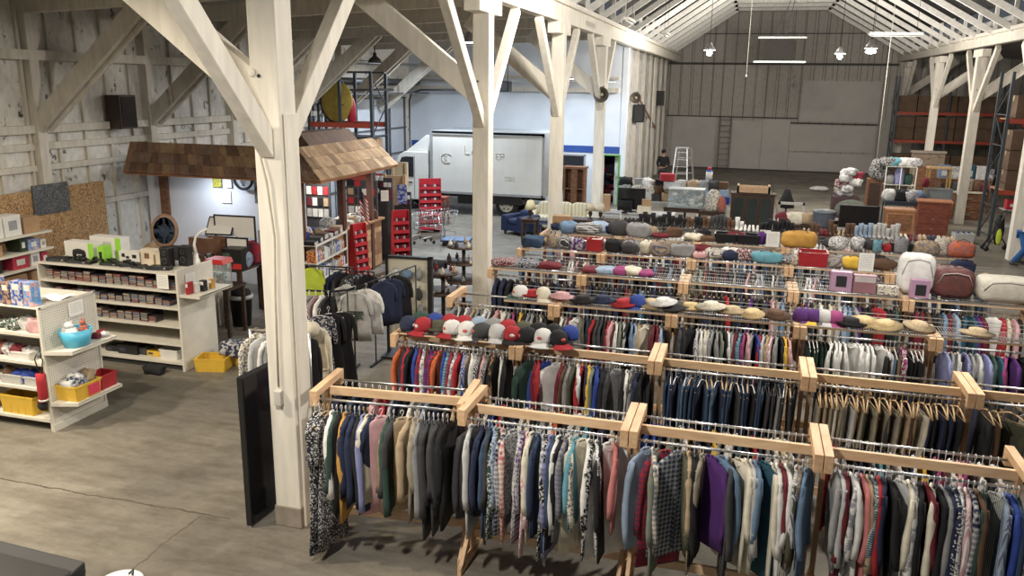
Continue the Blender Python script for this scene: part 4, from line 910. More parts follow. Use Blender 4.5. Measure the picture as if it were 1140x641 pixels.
for i in range(7):
    handbag('clear bag of toys piled in the yellow end crate', (-8.72 + .05*(i % 2), 8.54 + .055*i, .56 + .03*(i % 3)), (.17, .16, .13), ['lg', 'dn', 'wh', 'gy', 'lb', 'tn', 'pu'][i], 0, 'bags of toys in the yellow end crate', ['', 'r', '', 'r', 'r', '', ''][i], False, .12, i, 'toy_bag', 'toy bag')
crate('red slatted crate on the lower end shelf', (-8.68, 9.08, .421), (.30, .26, .2), 'rd', pi/2, None, 'plastic_crate', slat=True)
# board-game boxes on top shelf
PR = [M('print_%d' % i, c, .4, 0, .35, 14, pat='print', col2=c2) for i, (c, c2) in enumerate([((.04, .12, .5), (.6, .2, .05)), ((.03, .10, .42), (.7, .6, .5)), ((.12, .3, .6), (.7, .35, .25)), ((.45, .05, .06), (.8, .6, .1)), ((.05, .05, .08), (.5, .3, .2)), ((.5, .1, .2), (.8, .8, .7)), ((.1, .35, .15), (.8, .7, .3))])]
for i, (x, w_, h, m_, lb) in enumerate([(-9.86, .22, .34, PR[0], 'blue and orange printed toy box at left edge'), (-9.65, .15, .36, PR[1], 'tall blue toy box beside the orange printed one'), (-9.44, .15, .30, PR[4], 'dark figure box left of the blue hero box'), (-9.26, .20, .33, PR[1], 'blue picture toy box in middle of the top shelf'), (-9.07, .15, .33, PR[2], 'light blue toy box at right end of the top shelf')]):
    carton(lb + ' of the near gondola' if len(lb.split()) < 11 else lb, (x, 8.46, 1.741), (w_, .14, h), m_, -.05, None, 'toy_box', 'toy box', [(.2, .8, .65, .9, WBX)])
t = B().grid(lambda u, v: (-.18+.36*u, -.15+.3*v, .01+.02*sin(6*u+3*v)), 8, 6).grid(lambda u, v: (-.18+.36*u, -.15+.3*v, .006+.02*sin(6*u+3*v)), 8, 6).build('paper_sheet', PAPER, None); t.location = (-9.05, 8.85, 1.76); tag(t, 'large white paper lying on top of the near gondola', 'paper')
# items on its shelves
cols = ['tn', 'gnf', 'orr', 'pk', 'dgk', 'lg', 'br', 'bl', 'whr', 'mr', 'dg']
rd = random.Random(21); lv = ['second', 'third', 'fourth', 'bottom']
for si, z in enumerate(Z2):
    for k in range(9):
        c = rd.choice(cols); x = -10.6 + k*.19
        if si == 3 and k > 4: continue
        handbag('%s toy oddment on the %s shelf of the near gondola' % (cname(c), lv[si]), (x, 8.47 + rd.uniform(0, .12), z), (.17, rd.uniform(.12, .18), rd.uniform(.10, .2)), c[:2], rd.uniform(-.4, .4), 'toy oddments on the %s shelf' % lv[si], c[2:], False, .13, k+si*9, 'toy_oddment', 'toy')
crate('white slatted basket of toys on the third shelf', (-9.55, 8.50, Z2[2]), (.36, .22, .13), 'lg', 0, None, 'basket', 'basket', True)
crate('second white slatted basket left of the red stocking', (-9.17, 8.50, Z2[2]), (.3, .22, .13), 'lg', 0, None, 'basket', 'basket', True)
crate('white slatted basket of brushes on the second shelf', (-9.35, 8.50, Z2[1]), (.36, .22, .11), 'wh', 0, None, 'basket', 'basket', True)
crate('yellow crate on the bottom shelf of the near gondola', (-9.5, 8.56, Z2[3]), (.56, .34, .26), 'ye', 0)
# stocking on a hanger at the corner
t = B().path([(0, 0, 0), (0, 0, -.12), (.0, .0, -.26), (.0, .0, -.36), (-.07, 0, -.42)], [.06, .062, .062, .055, .04], 12).build('holiday_stocking', cloth('rd'), None); t.location = (-8.90, 8.27, .86); tag(t, 'red stocking with black toe hanging at the gondola corner', 'stocking')
B().path([(0, 0, -.36), (0, 0, -.385)], .062, 12).build('white_band', cloth('wh'), t); B().blob((-.03, 0, -.46), (.15, .1, .14), n=10, lv=6).build('toe', cloth('bk'), t)
B().path([(-.02, .0, .0), (-.06, 0, .2), (-.02, 0, .27), (.05, .02, .2), (.02, 0, 0)], .008, 6).build('hanging_loop', M('black_loop', (.03, .03, .03)), t)
# --- wall shelving at far left with fibreboard behind
def osb():
    m = bpy.data.materials.new('strand_board'); m.use_nodes = True; N = m.node_tree.nodes; L = m.node_tree.links; b = N['Principled BSDF']; b.inputs['Roughness'].default_value = .8
    tc = N.new('ShaderNodeTexCoord'); v = N.new('ShaderNodeTexVoronoi'); v.inputs['Scale'].default_value = 15; mp = N.new('ShaderNodeMapping'); mp.inputs['Scale'].default_value = (1, 1, 2.2); mp.inputs['Rotation'].default_value = (.6, 0, 0)
    nz = N.new('ShaderNodeTexNoise'); nz.inputs['Scale'].default_value = 9; L.new(tc.outputs['Object'], nz.inputs[0]); ad = N.new('ShaderNodeVectorMath'); L.new(nz.outputs['Color'], ad.inputs[0]); L.new(tc.outputs['Object'], ad.inputs[1])
    L.new(ad.outputs[0], mp.inputs[0]); L.new(mp.outputs[0], v.inputs[0]); cr = N.new('ShaderNodeValToRGB'); cr.color_ramp.elements[0].color = (.10, .05, .02, 1); cr.color_ramp.elements[1].color = (.60, .38, .18, 1); cr.color_ramp.elements[0].position = .1; cr.color_ramp.elements[1].position = .8
    sp = N.new('ShaderNodeSeparateColor'); L.new(v.outputs['Color'], sp.inputs[0]); L.new(sp.outputs[0], cr.inputs[0]); L.new(cr.outputs[0], b.inputs['Base Color']); return m
OSB = osb()
tag(B().box(-13.72, -13.68, 11.2, 15.0, .1, 2.52).build('strand_board', OSB), 'brown strand board sheet standing against the left wall', 'board')
t = tag(B().box(-13.675, -13.63, 13.05, 13.95, 2.02, 2.62).build('canvas_picture', M('dark_canvas', (.05, .055, .07), .6, 0, .3, 12, pat='floral', col2=(.17, .17, .15)), None, .005), 'dark canvas picture hung on the strand board', 'picture')
B().box(-13.69, -13.675, 13.08, 13.92, 2.05, 2.59).build('stretcher_frame', PINE, t)
for sx, ylen, y0 in ((-12.75, 3.2, 9.9),):
    t = thing('wall_shelving', 'cream shop shelving of boxed goods before the strand board', 'shop shelving', (-13.1, y0, 0))
    ZZ = (1.90, 1.58, 1.28, .9, .5)
    for z in ZZ: B().box(0, .42, 0, 2.55, z-.015, z).box(.42, .435, 0, 2.55, z-.035, z+.003).build('shelf', WHITEMET, t)
    B().box(-.03, 0, 0, 2.55, 0, 1.95).build('back_panel', OSB, t)
for i, (y, w_, h, m_, z, nm, lb) in enumerate([
   (11.30, .34, .36, WBX, 1.90, 'fan_box', 'white appliance box at left on the top wall shelf'), (11.68, .36, .38, WBX, 1.90, 'fan_box', 'tall white box with fan picture on the top wall shelf'), (12.10, .34, .30, CARD, 1.90, 'cardboard_box', 'brown cardboard box at right of the top wall shelf'),
   (11.25, .3, .2, CARD, 1.58, 'cardboard_box', 'small brown box at left of the second wall shelf'), (11.85, .14, .24, M('dark_green_box', (.02, .04, .02), .5), 1.58, 'gift_box', 'dark green box on the second wall shelf'), (12.08, .24, .2, PR[2], 1.58, 'gift_box', 'blue printed box on the second wall shelf'), (12.3, .12, .16, WBX, 1.58, 'gift_box', 'small white box at right of the second wall shelf'),
   (11.2, .3, .22, BLK, 1.28, 'gift_box', 'black box at left of the third wall shelf'), (11.75, .36, .24, M('red_box', (.40, .03, .06), .5), 1.28, 'gift_box', 'red patterned box on the third wall shelf'), (12.08, .2, .24, WBX, 1.28, 'gift_box', 'white box with green label on the third wall shelf'), (12.3, .16, .2, M('red_box', (.40, .03, .06), .5), 1.28, 'gift_box', 'small red box at right of the third wall shelf'),
   (11.6, .5, .28, CARD, .9, 'cardboard_box', 'long brown carton on the fourth wall shelf'), (12.1, .3, .28, CARD, .9, 'cardboard_box', 'plain carton at right end of the fourth wall shelf')]):
    carton(lb, (-12.90, y, z+.001), (w_, .3, h), m_, pi/2, None, nm, 'box', None if m_ is CARD else [(.25, .75, .3, .75, M('grey_print', (.3, .3, .32)) if m_ is WBX else WBX)])
# wall speaker
t = tag(B().box(-.2, .2, -.26, .26, 0, .74).build('wall_speaker', M('dark_brown_box', (.05, .035, .03), .6, 0, .1), None, .01), 'dark brown speaker box hung high on the left wall', 'speaker'); t.location = (-13.72, 15.8, 3.62)
B().box(.2, .215, -.22, .22, .04, .70).build('grille', M('speaker_cloth', (.03, .022, .02), .9), t); B().box(-.3, -.2, -.05, .05, .2, .5).build('bracket', M('dark_iron', (.05,.045,.04), .6, .6), t)
# yellow bins on the floor
crate('yellow plastic bin on the floor, left of the pair', (-8.37, 11.22, 0), (.50, .36, .22), 'ye', .25)
crate('yellow plastic bin on the floor, right of the pair', (-8.05, 11.72, 0), (.50, .36, .24), 'ye', .9)
handbag('dark bag lying across the two yellow floor bins', (-8.14, 11.5, .2), (.4, .3, .2), 'nv', .2, None, 'r', False, .1, 8, 'cloth_bag', 'bag')

# ---------------------------------------------------------------- shingled sales hut
SHING = M('cedar_shingle', (.20, .12, .065), .85, 0, .25, 5)
def shingles(poly_fn, nu, nv, seed, mats):
    """rows of overlapping boards on a sloped quad: poly_fn(u, v) -> point, v up the slope"""
    r_ = random.Random(seed); b = B()
    for j in range(nv):
        u = 0
        while u < 1:
            du = r_.uniform(.7, 1.3)/nu; u1 = min(1, u + du); v0 = j/nv; v1 = (j+1.25)/nv
            a, c, d, e = Vector(poly_fn(u+.0008, v0)), Vector(poly_fn(u1-.0008, v0)), Vector(poly_fn(u1-.0008, min(v1, 1))), Vector(poly_fn(u+.0008, min(v1, 1)))
            nn = (c-a).cross(e-a).normalized(); k = .018 + r_.uniform(0, .006)
            if nn.z < 0: nn = -nn
            mi = r_.randrange(len(mats))
            b._add([a+nn*k, c+nn*k, d+nn*.004, e+nn*.004, a, c, d, e], [(0,1,2,3),(7,6,5,4),(0,4,5,1),(1,5,6,2),(2,6,7,3),(3,7,4,0)], mi)
            u = u1
    return b
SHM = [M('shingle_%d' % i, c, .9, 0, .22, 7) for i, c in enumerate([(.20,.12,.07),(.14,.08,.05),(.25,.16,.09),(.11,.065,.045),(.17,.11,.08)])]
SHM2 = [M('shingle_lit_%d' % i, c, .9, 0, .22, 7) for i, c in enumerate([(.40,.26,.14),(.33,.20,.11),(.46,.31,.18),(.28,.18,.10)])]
hut = thing('sales_hut', 'sales hut with shingled awning, brown posts and plank counter', 'hut', (-13.5, 15.2, 0))
# local: x 0..5 (world -13.5..-8.5), y 0..4.4
F = lambda u, v: (.2 + u*(4.85) - (v*.7)*u, v*.30, 2.70 + v*.66)
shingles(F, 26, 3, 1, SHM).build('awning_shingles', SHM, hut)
F2 = lambda u, v: (5.05 - v*.7, .0 + v*.30*(1-u) + u*3.95, 2.72 + v*.64)
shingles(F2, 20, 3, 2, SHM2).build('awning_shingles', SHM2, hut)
B().prism([(.2, 0), (5.05, 0), (4.35, .55), (.2, .55)], 2.70, 2.75, 'z').prism([(5.05, 0), (5.05, 3.95), (4.35, 3.95), (4.35, .55)], 2.70, 2.75, 'z').box(.2, 5.03, .03, .06, 2.66, 2.74).box(4.99, 5.03, .02, 3.95, 2.66, 2.74).build('soffit', M('reddish_soffit', (.33, .15, .07), .7, 0, .15), hut)
B().box(.2, 4.5, .5, 3.95, 2.98, 3.04).build('roof_deck', M('dark_roof', (.05, .04, .035), .9), hut)
B().prism([(2.9, 3.04), (4.2, 3.04), (3.75, 3.58), (3.3, 3.58)], 1.5, 3.9, 'y').build('roof_hatch', M('brown_gable', (.13, .075, .045), .8, 0, .2), hut)
for x, y in ((4.3, 2.35), (4.3, 3.85), (4.3, .45)): B().box(x-.07, x+.07, y-.07, y+.07, 0, 2.72).build('hut_post', M('brown_post', (.10, .04, .025), .6, 0, .1), hut, .006)
B().box(-.4, 3.1, 1.45, 1.52, 0, 2.75).build('white_wall', M('white_hut_wall', (.68, .69, .74), .8, 0, .02), hut)
B().box(-.02, .2, 1.38, 1.5, 0, 2.75).build('wall_trim', BROWNW, hut)
CP = [M('plank_%d' % i, c, .7, 0, .2, 8) for i, c in enumerate([(.40,.23,.11),(.30,.16,.08),(.48,.30,.15),(.24,.13,.07),(.36,.22,.12)])]
b = B(); r_ = random.Random(4)
for j in range(8):
    y = .55
    while y < 4.4:
        l = r_.uniform(.3, .9); y1 = min(4.4, y+l); b.box(4.30, 4.335 + r_.uniform(0, .008), y, y1-.004, .06 + j*.145, .06 + j*.145 + .14, r_.randrange(5)); y = y1
b.build('plank_counter_front', CP, hut)
B().box(3.6, 4.42, .55, 4.45, 1.24, 1.29).box(3.65, 4.3, .6, 4.4, 0, 1.24).build('counter', wood('counter_top', (.42, .24, .12), (.28, .15, .07)), hut)
# back panels of the hut (pale boards behind the far end)
tag(B().box(-10.0, -9.3, 21.6, 21.66, .5, 2.15).box(-10.0, -9.9, 21.55, 21.6, 0, 2.2).box(-9.4, -9.3, 21.55, 21.6, 0, 2.2).build('plywood_partition', CARD), 'tan plywood partition standing behind the hut posts', 'partition')
tag(B().box(-10.35, -9.85, 23.0, 23.06, .3, 2.4).box(-10.35,-10.28,22.94,23.0,0,2.4).box(-9.92,-9.85,22.94,23.0,0,2.4).build('pale_board', M('pale_boards', (.48, .38, .24), .8, 0, .2, 3, pat='stripe', col2=(.36, .27, .16))), 'pale slatted board panel between the hut and the lorry cab', 'panel')
# things on the hut wall
def flat(name, label, cat, loc, w_, h_, mt, rz=0, frame=None, dep=.02, ins=.03):
    t = B().box(-w_/2, w_/2, 0, dep, 0, h_).build(name, frame or mt, None, .003); t.location = loc; t.rotation_euler.z = rz; tag(t, label, cat)
    if frame: B().box(-w_/2+ins, w_/2-ins, -.004, 0, ins, h_-ins).build('picture', mt, t)
    return t
flat('notice', 'yellow square notice on the white hut wall', 'notice', (-11.93, 16.60, 2.28), .24, .22, M('yellow_print', (.55, .48, .06), .6, 0, .3, 20, pat='print', col2=(.1, .1, .05)))
flat('notice', 'small round white notice right of the yellow one', 'notice', (-11.62, 16.60, 2.28), .16, .22, PAPER)
sign('white paper note below the yellow notice', (-11.72, 16.62, 1.92), .26, .3, 0)
t = B().path([(.24*cos(a*.3491), 0, .24*sin(a*.3491)) for a in range(18)], .03, 8, closed=True).build('wheel', M('tyre_black', (.015, .015, .015), .7), None); t.location = (-11.15, 16.5, 2.52); tag(t, 'small black spoked wheel hung on the hut wall', 'wheel')
B().path([(.19*cos(a*.3491), 0, .19*sin(a*.3491)) for a in range(18)], .008, 6, closed=True).lathe([(.03, -.02), (.03, .02)], n=10, R=Matrix.Rotation(pi/2, 3, 'X')).build('wheel_rim', CHROME, t)
b = B()
for k in range(8): b.tube((0, 0, 0), (.19*cos(k*pi/4), 0, .19*sin(k*pi/4)), .004, 4)
b.build('spokes', CHROME, t)
flat('wall_clock_board', 'tall narrow grey and black board on the hut wall', 'wall board', (-10.82, 16.60, 1.95), .24, .5, M('grey_gadget', (.2, .2, .21), .5, 0, .3, 18, pat='print', col2=(.03, .03, .03)))
for i, (x, c, lb) in enumerate([(-10.45, 'bl', 'blue patterned hanging cloth right of the white wall'), (-10.15, 'lg', 'pale grey shirt hanging inside the hut right end')]):
    flat('hanging_cloth', lb, 'cloth', (x, 16.2, 1.6), .3, .75, cloth(c + 'r'), 0, None, .03)
# desk goods
desk = thing('work_table', 'dark brown table of goods behind the disc gondola', 'table', (-12.6, 13.9, 0))
B().box(0, 3.0, 0, .9, .98, 1.03).build('tabletop', DARKW, desk, .005)
for x, y in ((.06, .06), (2.94, .06), (.06, .84), (2.94, .84)): B().box(x-.04, x+.04, y-.04, y+.04, 0, .98).build('leg', DARKW, desk)
t = B().lathe([(.20, -.02), (.25, 0), (.24, .03), (.19, .03)], n=28, R=Matrix.Rotation(radians(78), 3, 'X'), sy=1.25).build('oval_mirror', M('mirror_frame', (.22, .13, .08), .5, 0, .2, 20), None); t.location = (-10.2, 12.55, 2.02); t.rotation_euler.z = .35; tag(t, 'oval mirror in brown frame standing behind the black speakers', 'mirror')
B().lathe([(.0001, .036), (.195, .036)], n=28, R=Matrix.Rotation(radians(78), 3, 'X'), sy=1.25).build('mirror_glass', M('mirror', (.7, .75, .8), .03, 1, 0), t)
B().box(-.06, .06, -.03, .03, -1.05, -.2).box(-.2, .2, -.1, .1, -1.0, -.95).build('mirror_stand', BROWNW, t)
ped = thing('side_table', 'brown side table carrying the oval mirror', 'table', (-10.2, 12.55, 0)); B().box(-.35, .35, -.2, .2, .98, 1.02).build('tabletop', BROWNW, ped)
for x, y in ((-.3, -.15), (.3, -.15), (-.3, .15), (.3, .15)): B().box(x-.03, x+.03, y-.03, y+.03, 0, .98).build('leg', BROWNW, ped)
carton('brown fabric chest behind the oval mirror', (-10.55, 14.3, 1.031), (.75, .35, .55), BROWNW, .0, None, 'chest', 'chest', [(.05, .95, .05, .95, M('chest_front', (.16, .08, .05), .7))])
t = flat('framed_print', 'white print in dark frame leaning back on the brown chest', 'picture', (-10.45, 14.45, 1.60), .6, .42, PAPER, .1, BLACKP); t.rotation_euler.x = -.6
def framestand(label, x, y, z, w_, h_, rz):
    t = thing('picture_frame', label, 'frame', (x, y, z), rz); B().box(0, w_, 0, .03, 0, .03).box(0, w_, 0, .03, h_-.03, h_).box(0, .03, 0, .03, 0, h_).box(w_-.03, w_, 0, .03, 0, h_).build('frame', BLACKP, t); B().box(.03, w_-.03, .012, .018, h_*.55, h_-.03).build('mount', PAPER, t); B().bar((w_*.5, .02, .0), (w_*.5, .35, .0), .02, .02).bar((w_*.5, .03, h_*.6), (w_*.5, .34, .01), .02, .02).build('strut', BLACKP, t)
framestand('tall open black frame stand against the hut wall', -10.6, 14.55, 1.031, .95, .98, .05)
framestand('smaller black frame standing beside the tall one', -10.10, 14.2, 1.031, .5, .6, .05)
carton('brown carton inside the tall black frame stand', (-10.0, 14.7, 1.031), (.45, .2, .4), CARD, 0)
for i, (x, y, s, c, lb) in enumerate([(-9.98, 14.05, (.35, .3, .3), 'br', 'brown basket at the middle of the dark table'), (-9.75, 14.6, (.3, .2, .42), 'rdr', 'red printed bag on the right of the dark table'), (-9.7, 14.2, (.3, .25, .32), 'lbr', 'blue and white printed bag on the dark table'), (-10.75, 14.1, (.35, .25, .2), 'blr', 'blue printed bag at left of the dark table'), (-11.3, 14.2, (.4, .3, .3), 'dg', 'charcoal bag at left of the dark table'), (-11.8, 14.2, (.35, .3, .35), 'tn', 'tan bag at the left end of the dark table')]):
    handbag(lb, (x, y, 1.031), s, c[:2], 0, None, c[2:], False, .05, i, 'goods_bag', 'bag')
# red and clear sweet machine, black cash box
t = B().box(-.17, .17, -.14, .14, .0, .05).build('bubblegum_machine', M('machine_base', (.5, .5, .48), .4), None); t.location = (-9.35, 12.9, .95); tag(t, 'clear sided toy machine with bright red lid', 'vending box')
B().box(-.16, .16, -.13, .13, .05, .46).build('clear_body', M('machine_clear', (.75, .8, .78), .1, 0, 0, alpha=.3), t); B().prism([(-.2, .46), (.2, .46), (.17, .55), (-.17, .55)], -.16, .16).build('lid', M('machine_red', (.55, .03, .03), .4), t)
b = B()
for x in (-.16, .15):
    for y in (-.13, .12): b.box(x, x+.014, y, y+.014, .05, .46)
b.build('corner_post', CHROME, t); heapb = B(); r_ = random.Random(6)
for k in range(26): heapb.blob((r_.uniform(-.11, .11), r_.uniform(-.08, .08), .08 + r_.uniform(0, .2)), (.06, .06, .06), r_.randrange(3), 8, 5)
h = heapb.build('capsules', [cloth('mg'), cloth('cy'), cloth('gn')], t); h['kind'] = 'stuff'
st = thing('side_table', 'dark low table under the red lidded machine', 'table', (-9.35, 13.05, 0)); B().box(-.25, .25, -.3, .3, .90, .95).build('tabletop', DARKW, st)
for x, y in ((-.2, -.25), (.2, -.25), (-.2, .25), (.2, .25)): B().box(x-.03, x+.03, y-.03, y+.03, 0, .90).build('leg', DARKW, st)
t = carton('black and red boxed device right of the red lidded machine', (-9.78, 14.06, 1.031), (.42, .35, .42), BLK, .1, None, 'device_box', 'box', [(.45, .98, .04, .3, M('machine_red', (.55, .03, .03), .4)), (.05, .4, .4, .8, M('green_print', (.08, .14, .09)))])
# storage tower, trash can, boxes
t = thing('drawer_tower', 'clear plastic three drawer tower beside the nearest post', 'drawer unit', (-9.55, 15.0, .9)); MP = M('milky_plastic', (.45, .47, .48), .3, 0, .1)
B().box(-.2, .2, -.17, .17, 0, .78).build('tower_body', MP, t, .006)
for k in range(3):
    o = B().box(-.18, .18, -.185, -.171, .02 + k*.26, .24 + k*.26).build('drawer', M('milky_front', (.55, .56, .56), .3), t); B().box(-.05, .05, -.2, -.186, .12 + k*.26, .15 + k*.26).build('handle', MP, o)
carton('dark stand under the clear plastic drawers', (-9.55, 15.0, 0), (.5, .45, .89), DARKW, 0, None, 'stand', 'stand', [(.1, .9, .1, .9, BLACKP)])
t = B().lathe([(.18, 0), (.23, .6), (.235, .6), (.2, .58)], n=20, sy=.9).build('rubbish_bin', BLACKP, None); t.location = (-9.42, 13.6, 0); tag(t, 'black rubbish bin with white rim and bag behind the gondola', 'bin')
B().lathe([(.236, .55), (.25, .6), (.24, .63), (.22, .62)], n=20, sy=.9).build('bag_rim', cloth('lg'), t); B().blob((0, 0, .66), (.42, .38, .2), n=14, lv=7, lump=.06).build('bin_bag', cloth('bk'), t)
for k, z in enumerate((0, .13, .26, .39)): carton('flat white box in the stack left of the rubbish bin, %s' % ['lowest', 'second', 'third', 'topmost'][k], (-10.35, 13.55, z), (.5, .4, .128), WBX if k % 2 else M('grey_white_box', (.5, .5, .49), .6), .1, None, 'flat_box', 'box', [(.1, .6, .2, .8, M('grey_print', (.3, .3, .32)))])

# ---- shelving rack of boxes beside the hut counter
t = thing('wire_rack', 'white tube rack of books and games beside the hut counter', 'rack', (-8.50, 15.0, 0), radians(97))
for x in (0, .9, 1.8):
    for y in (0, .35): B().tube((x, y, 0), (x, y, 1.45), .014, 8).build('upright', WHITEMET, t)
for z in (.25, .62, 1.0, 1.38): B().box(0, 1.8, 0, .35, z, z+.012).box(0, 1.8, -.01, .0, z-.01, z+.04).build('shelf', WHITEMET, t)
rk = t; r_ = random.Random(8)
for z in (.262, .632, 1.012):
    x = .06
    while x < 1.7:
        w_ = r_.uniform(.05, .13); hh = r_.uniform(.2, .28)
        p = Matrix.Rotation(radians(97), 3, 'Z') @ Vector((x + w_/2, .14, 0))
        c = r_.choice([WBX, PR[3], PR[4], PR[5], M('grey_print', (.3, .3, .32)), PR[1], cloth('lg')])
        lb = 'boxed game or book on the %s shelf of the white tube rack' % {.262: 'lowest', .632: 'middle', 1.012: 'upper'}[z]
        carton(lb, (-8.50 + p.x, 15.0 + p.y, z+.001), (w_*.95, .22, hh), c, radians(97), lb, 'game_box', 'boxed game', [(.2, .8, .6, .85, WBX)])
        x += w_ + .004
# sweets stands (red, tiered)
def sweets(label, x, y, rz, h=1.5, w_=.42, n=6):
    t = thing('sweets_stand', label, 'display stand', (x, y, 0), rz); RED = M('stand_red', (.50, .02, .035), .45, 0, .05)
    B().prism([(-.02, 0), (.38, 0), (.16, h), (.06, h)], -w_/2, -w_/2+.015, 'x').prism([(-.02, 0), (.38, 0), (.16, h), (.06, h)], w_/2-.015, w_/2, 'x').build('side_panel', RED, t)
    B().prism([(.34, 0), (.38, 0), (.16, h), (.12, h)], -w_/2, w_/2, 'x').build('back_panel', RED, t)
    for k in range(n):
        z = .12 + k*(h-.25)/n; y0 = -.02 + .09*k/n
        B().box(-w_/2, w_/2, y0-.02, .3-.12*k/n, z, z+.012).box(-w_/2, w_/2, y0-.03, y0-.018, z, z+.09).build('tray', RED, t)
        b = B(); r2 = random.Random(k)
        for q in range(6): b.blob((-w_*.38 + q*w_*.15, y0+.06, z+.09), (w_*.15, .09, .14), q % 3, 8, 5, .06, q)
        o = b.build('sweet_packets', [cloth('rdr'), cloth('lg'), cloth('mr')], t); o['kind'] = 'stuff'
sweets('red tiered sweets stand behind the white tube rack', -8.72, 17.55, radians(70), 1.45)
sweets('tall red tiered sweets stand at the hut corner', -8.28, 18.9, radians(40), 1.6)
sweets('red tiered sweets stand beside the shopping trolleys', -9.75, 24.6, radians(30), 1.75, .7, 7)
# counter goods, flag, black banner
for i, (x, y, s, c, lb) in enumerate([(-9.5, 16.2, (.35, .3, .25), 'whr', 'white printed cloth on the near end of the hut counter'), (-9.6, 16.7, (.4, .3, .14), 'bl', 'blue folded cloth on the hut counter'), (-9.35, 17.1, (.3, .3, .3), 'lgr', 'bag with red print on the hut counter near the post'), (-9.5, 18.1, (.4, .3, .18), 'lgr', 'pile of papers on the hut counter behind the first post'), (-9.5, 18.7, (.3, .25, .2), 'dgr', 'dark till bag on the hut counter'), (-9.45, 19.2, (.25, .25, .22), 'mrr', 'red and dark bag at far end of the hut counter'), (-9.8, 15.9, (.3, .25, .2), 'dg', 'dark device at the near end of the hut counter')]):
    handbag(lb, (x, y, 1.291), s, c[:2], .3, None, c[2:], False, .09, i+3, 'counter_goods', 'goods')
t = thing('flag', 'small striped flag with blue corner leaning at the hut post', 'flag', (-9.0, 17.9, 1.30), .2)
B().tube((0, 0, 0), (.05, 0, 1.0), .008, 6).build('flag_pole', BROWNW, t)
fl = B(); fl.grid(lambda u, v: (.05 + .22*u + .04*v, .03*sin(6*u), .98 - .62*v - .30*u), 12, 13)
for j in range(13):
    for i in range(12): fl.mi[i*13 + j] = (2 if (j < 6 and i < 5) else (j % 2))
o = fl.build('flag_cloth', [cloth('rd'), cloth('wh'), cloth('nv')], t)
for i, (x, y, z, w_, h_, c, lb) in enumerate([(-9.35, 20.2, 1.55, .5, .7, 'dg', 'charcoal display board on the back side of the hut'), (-9.85, 19.9, 1.2, .9, 1.0, 'dg', 'wide charcoal merchandise board inside the hut'), (-8.75, 20.2, 1.3, .35, .6, 'dg', 'dark merchandise board at the far hut corner'), (-10.6, 18.9, 1.2, .7, 1.2, 'dg', 'dark shelf panel deep inside the hut'), (-11.3, 18.9, 1.0, .5, 1.5, 'pu', 'purple curtain hanging deep inside the hut')]):
    t = flat('display_board', lb, 'display board', (x, y, 0), w_, z + h_, cloth(c), 0, None, .05); r2 = random.Random(i)
    for q in range(14 if i < 4 else 0):
        px, pz = (q % 4 - 1.5)*w_*.23, z + .12 + (q//4)*h_*.24; B().box(px - w_*.09, px + w_*.09, -.03, -.002, pz, pz + h_*.17).build('hanging_packet', cloth(r2.choice(['rd', 'lg', 'mr', 'bk', 'wh', 'tn'])), t)
t = thing('banner_stand', 'narrow black banner stand with blue picture at the hut end', 'banner', (-8.78, 20.1, 0), .1)
B().box(-.2, .2, -.15, .15, 0, .04).box(-.015, .015, .0, .03, 0, 1.9).build('base', BLACKP, t); B().box(-.22, .22, -.02, 0, 1.2, 1.55).build('black_panel', BLACKP, t); B().box(-.09, .12, -.02, 0, .4, 1.15).build('picture_panel', M('sky_print', (.2, .42, .6), .5), t); B().box(-.12, .14, -.02, 0, 1.6, 2.1).build('upper_panel', cloth('blr'), t)
sign('white notice pinned at the upper hut post', (-8.93, 19.35, 1.75), .2, .28, .6)
# clothes hanging left of the nearest post
t = thing('garment_rail', 'short dark garment rail left of the nearest post', 'garment rail', (-5.58, 8.2, 0), .1)
B().tube((0, 0, 1.82), (.75, .0, 1.82), .014, 8).build('rail', CHROME, t)
for x in (0, .75): B().tube((x, 0, 0), (x, 0, 1.82), .014, 8).box(x-.015, x+.015, -.22, .22, 0, .03).build('upright', CHROME, t)
B().box(0, .75, -.02, .02, .12, .15).build('brace', CHROME, t)
for i, (k, c, lb) in enumerate([('shirt', 'crf', 'cream lace blouse leftmost on the short rail'), ('shirt', 'lg', 'pale silk shirt on the short rail by the lace blouse'), ('dress', 'wh', 'white long dress on the short rail'), ('dress', 'gn', 'dark green patterned dress right of the white dress'), ('shirt', 'cr', 'cream shirt on the short rail nearest the post'), ('jacket', 'bk', 'black jacket on the short rail nearest the post')]):
    hang_one(k, c, -5.5 + i*.115, 8.21 + i*.012, 1.825, -.5, 'wood', lb, None, i % 3)
# leaning black panel (large flat screen seen edge on)
t = thing('flat_screen', 'large black flat screen standing on edge left of the nearest post', 'screen', (-4.90, 6.95, 0), radians(86)); t.rotation_euler.x = 0
B().box(0, .95, -.035, .035, .02, 1.72).build('screen_body', BLACKP, t, .006); B().box(.02, .93, -.042, -.036, .05, 1.69).build('glass', M('screen_glass', (.01, .01, .012), .12), t); B().box(0, .95, -.03, .03, 0, .02).build('foot_edge', M('edge_grey', (.2, .2, .2), .4), t)
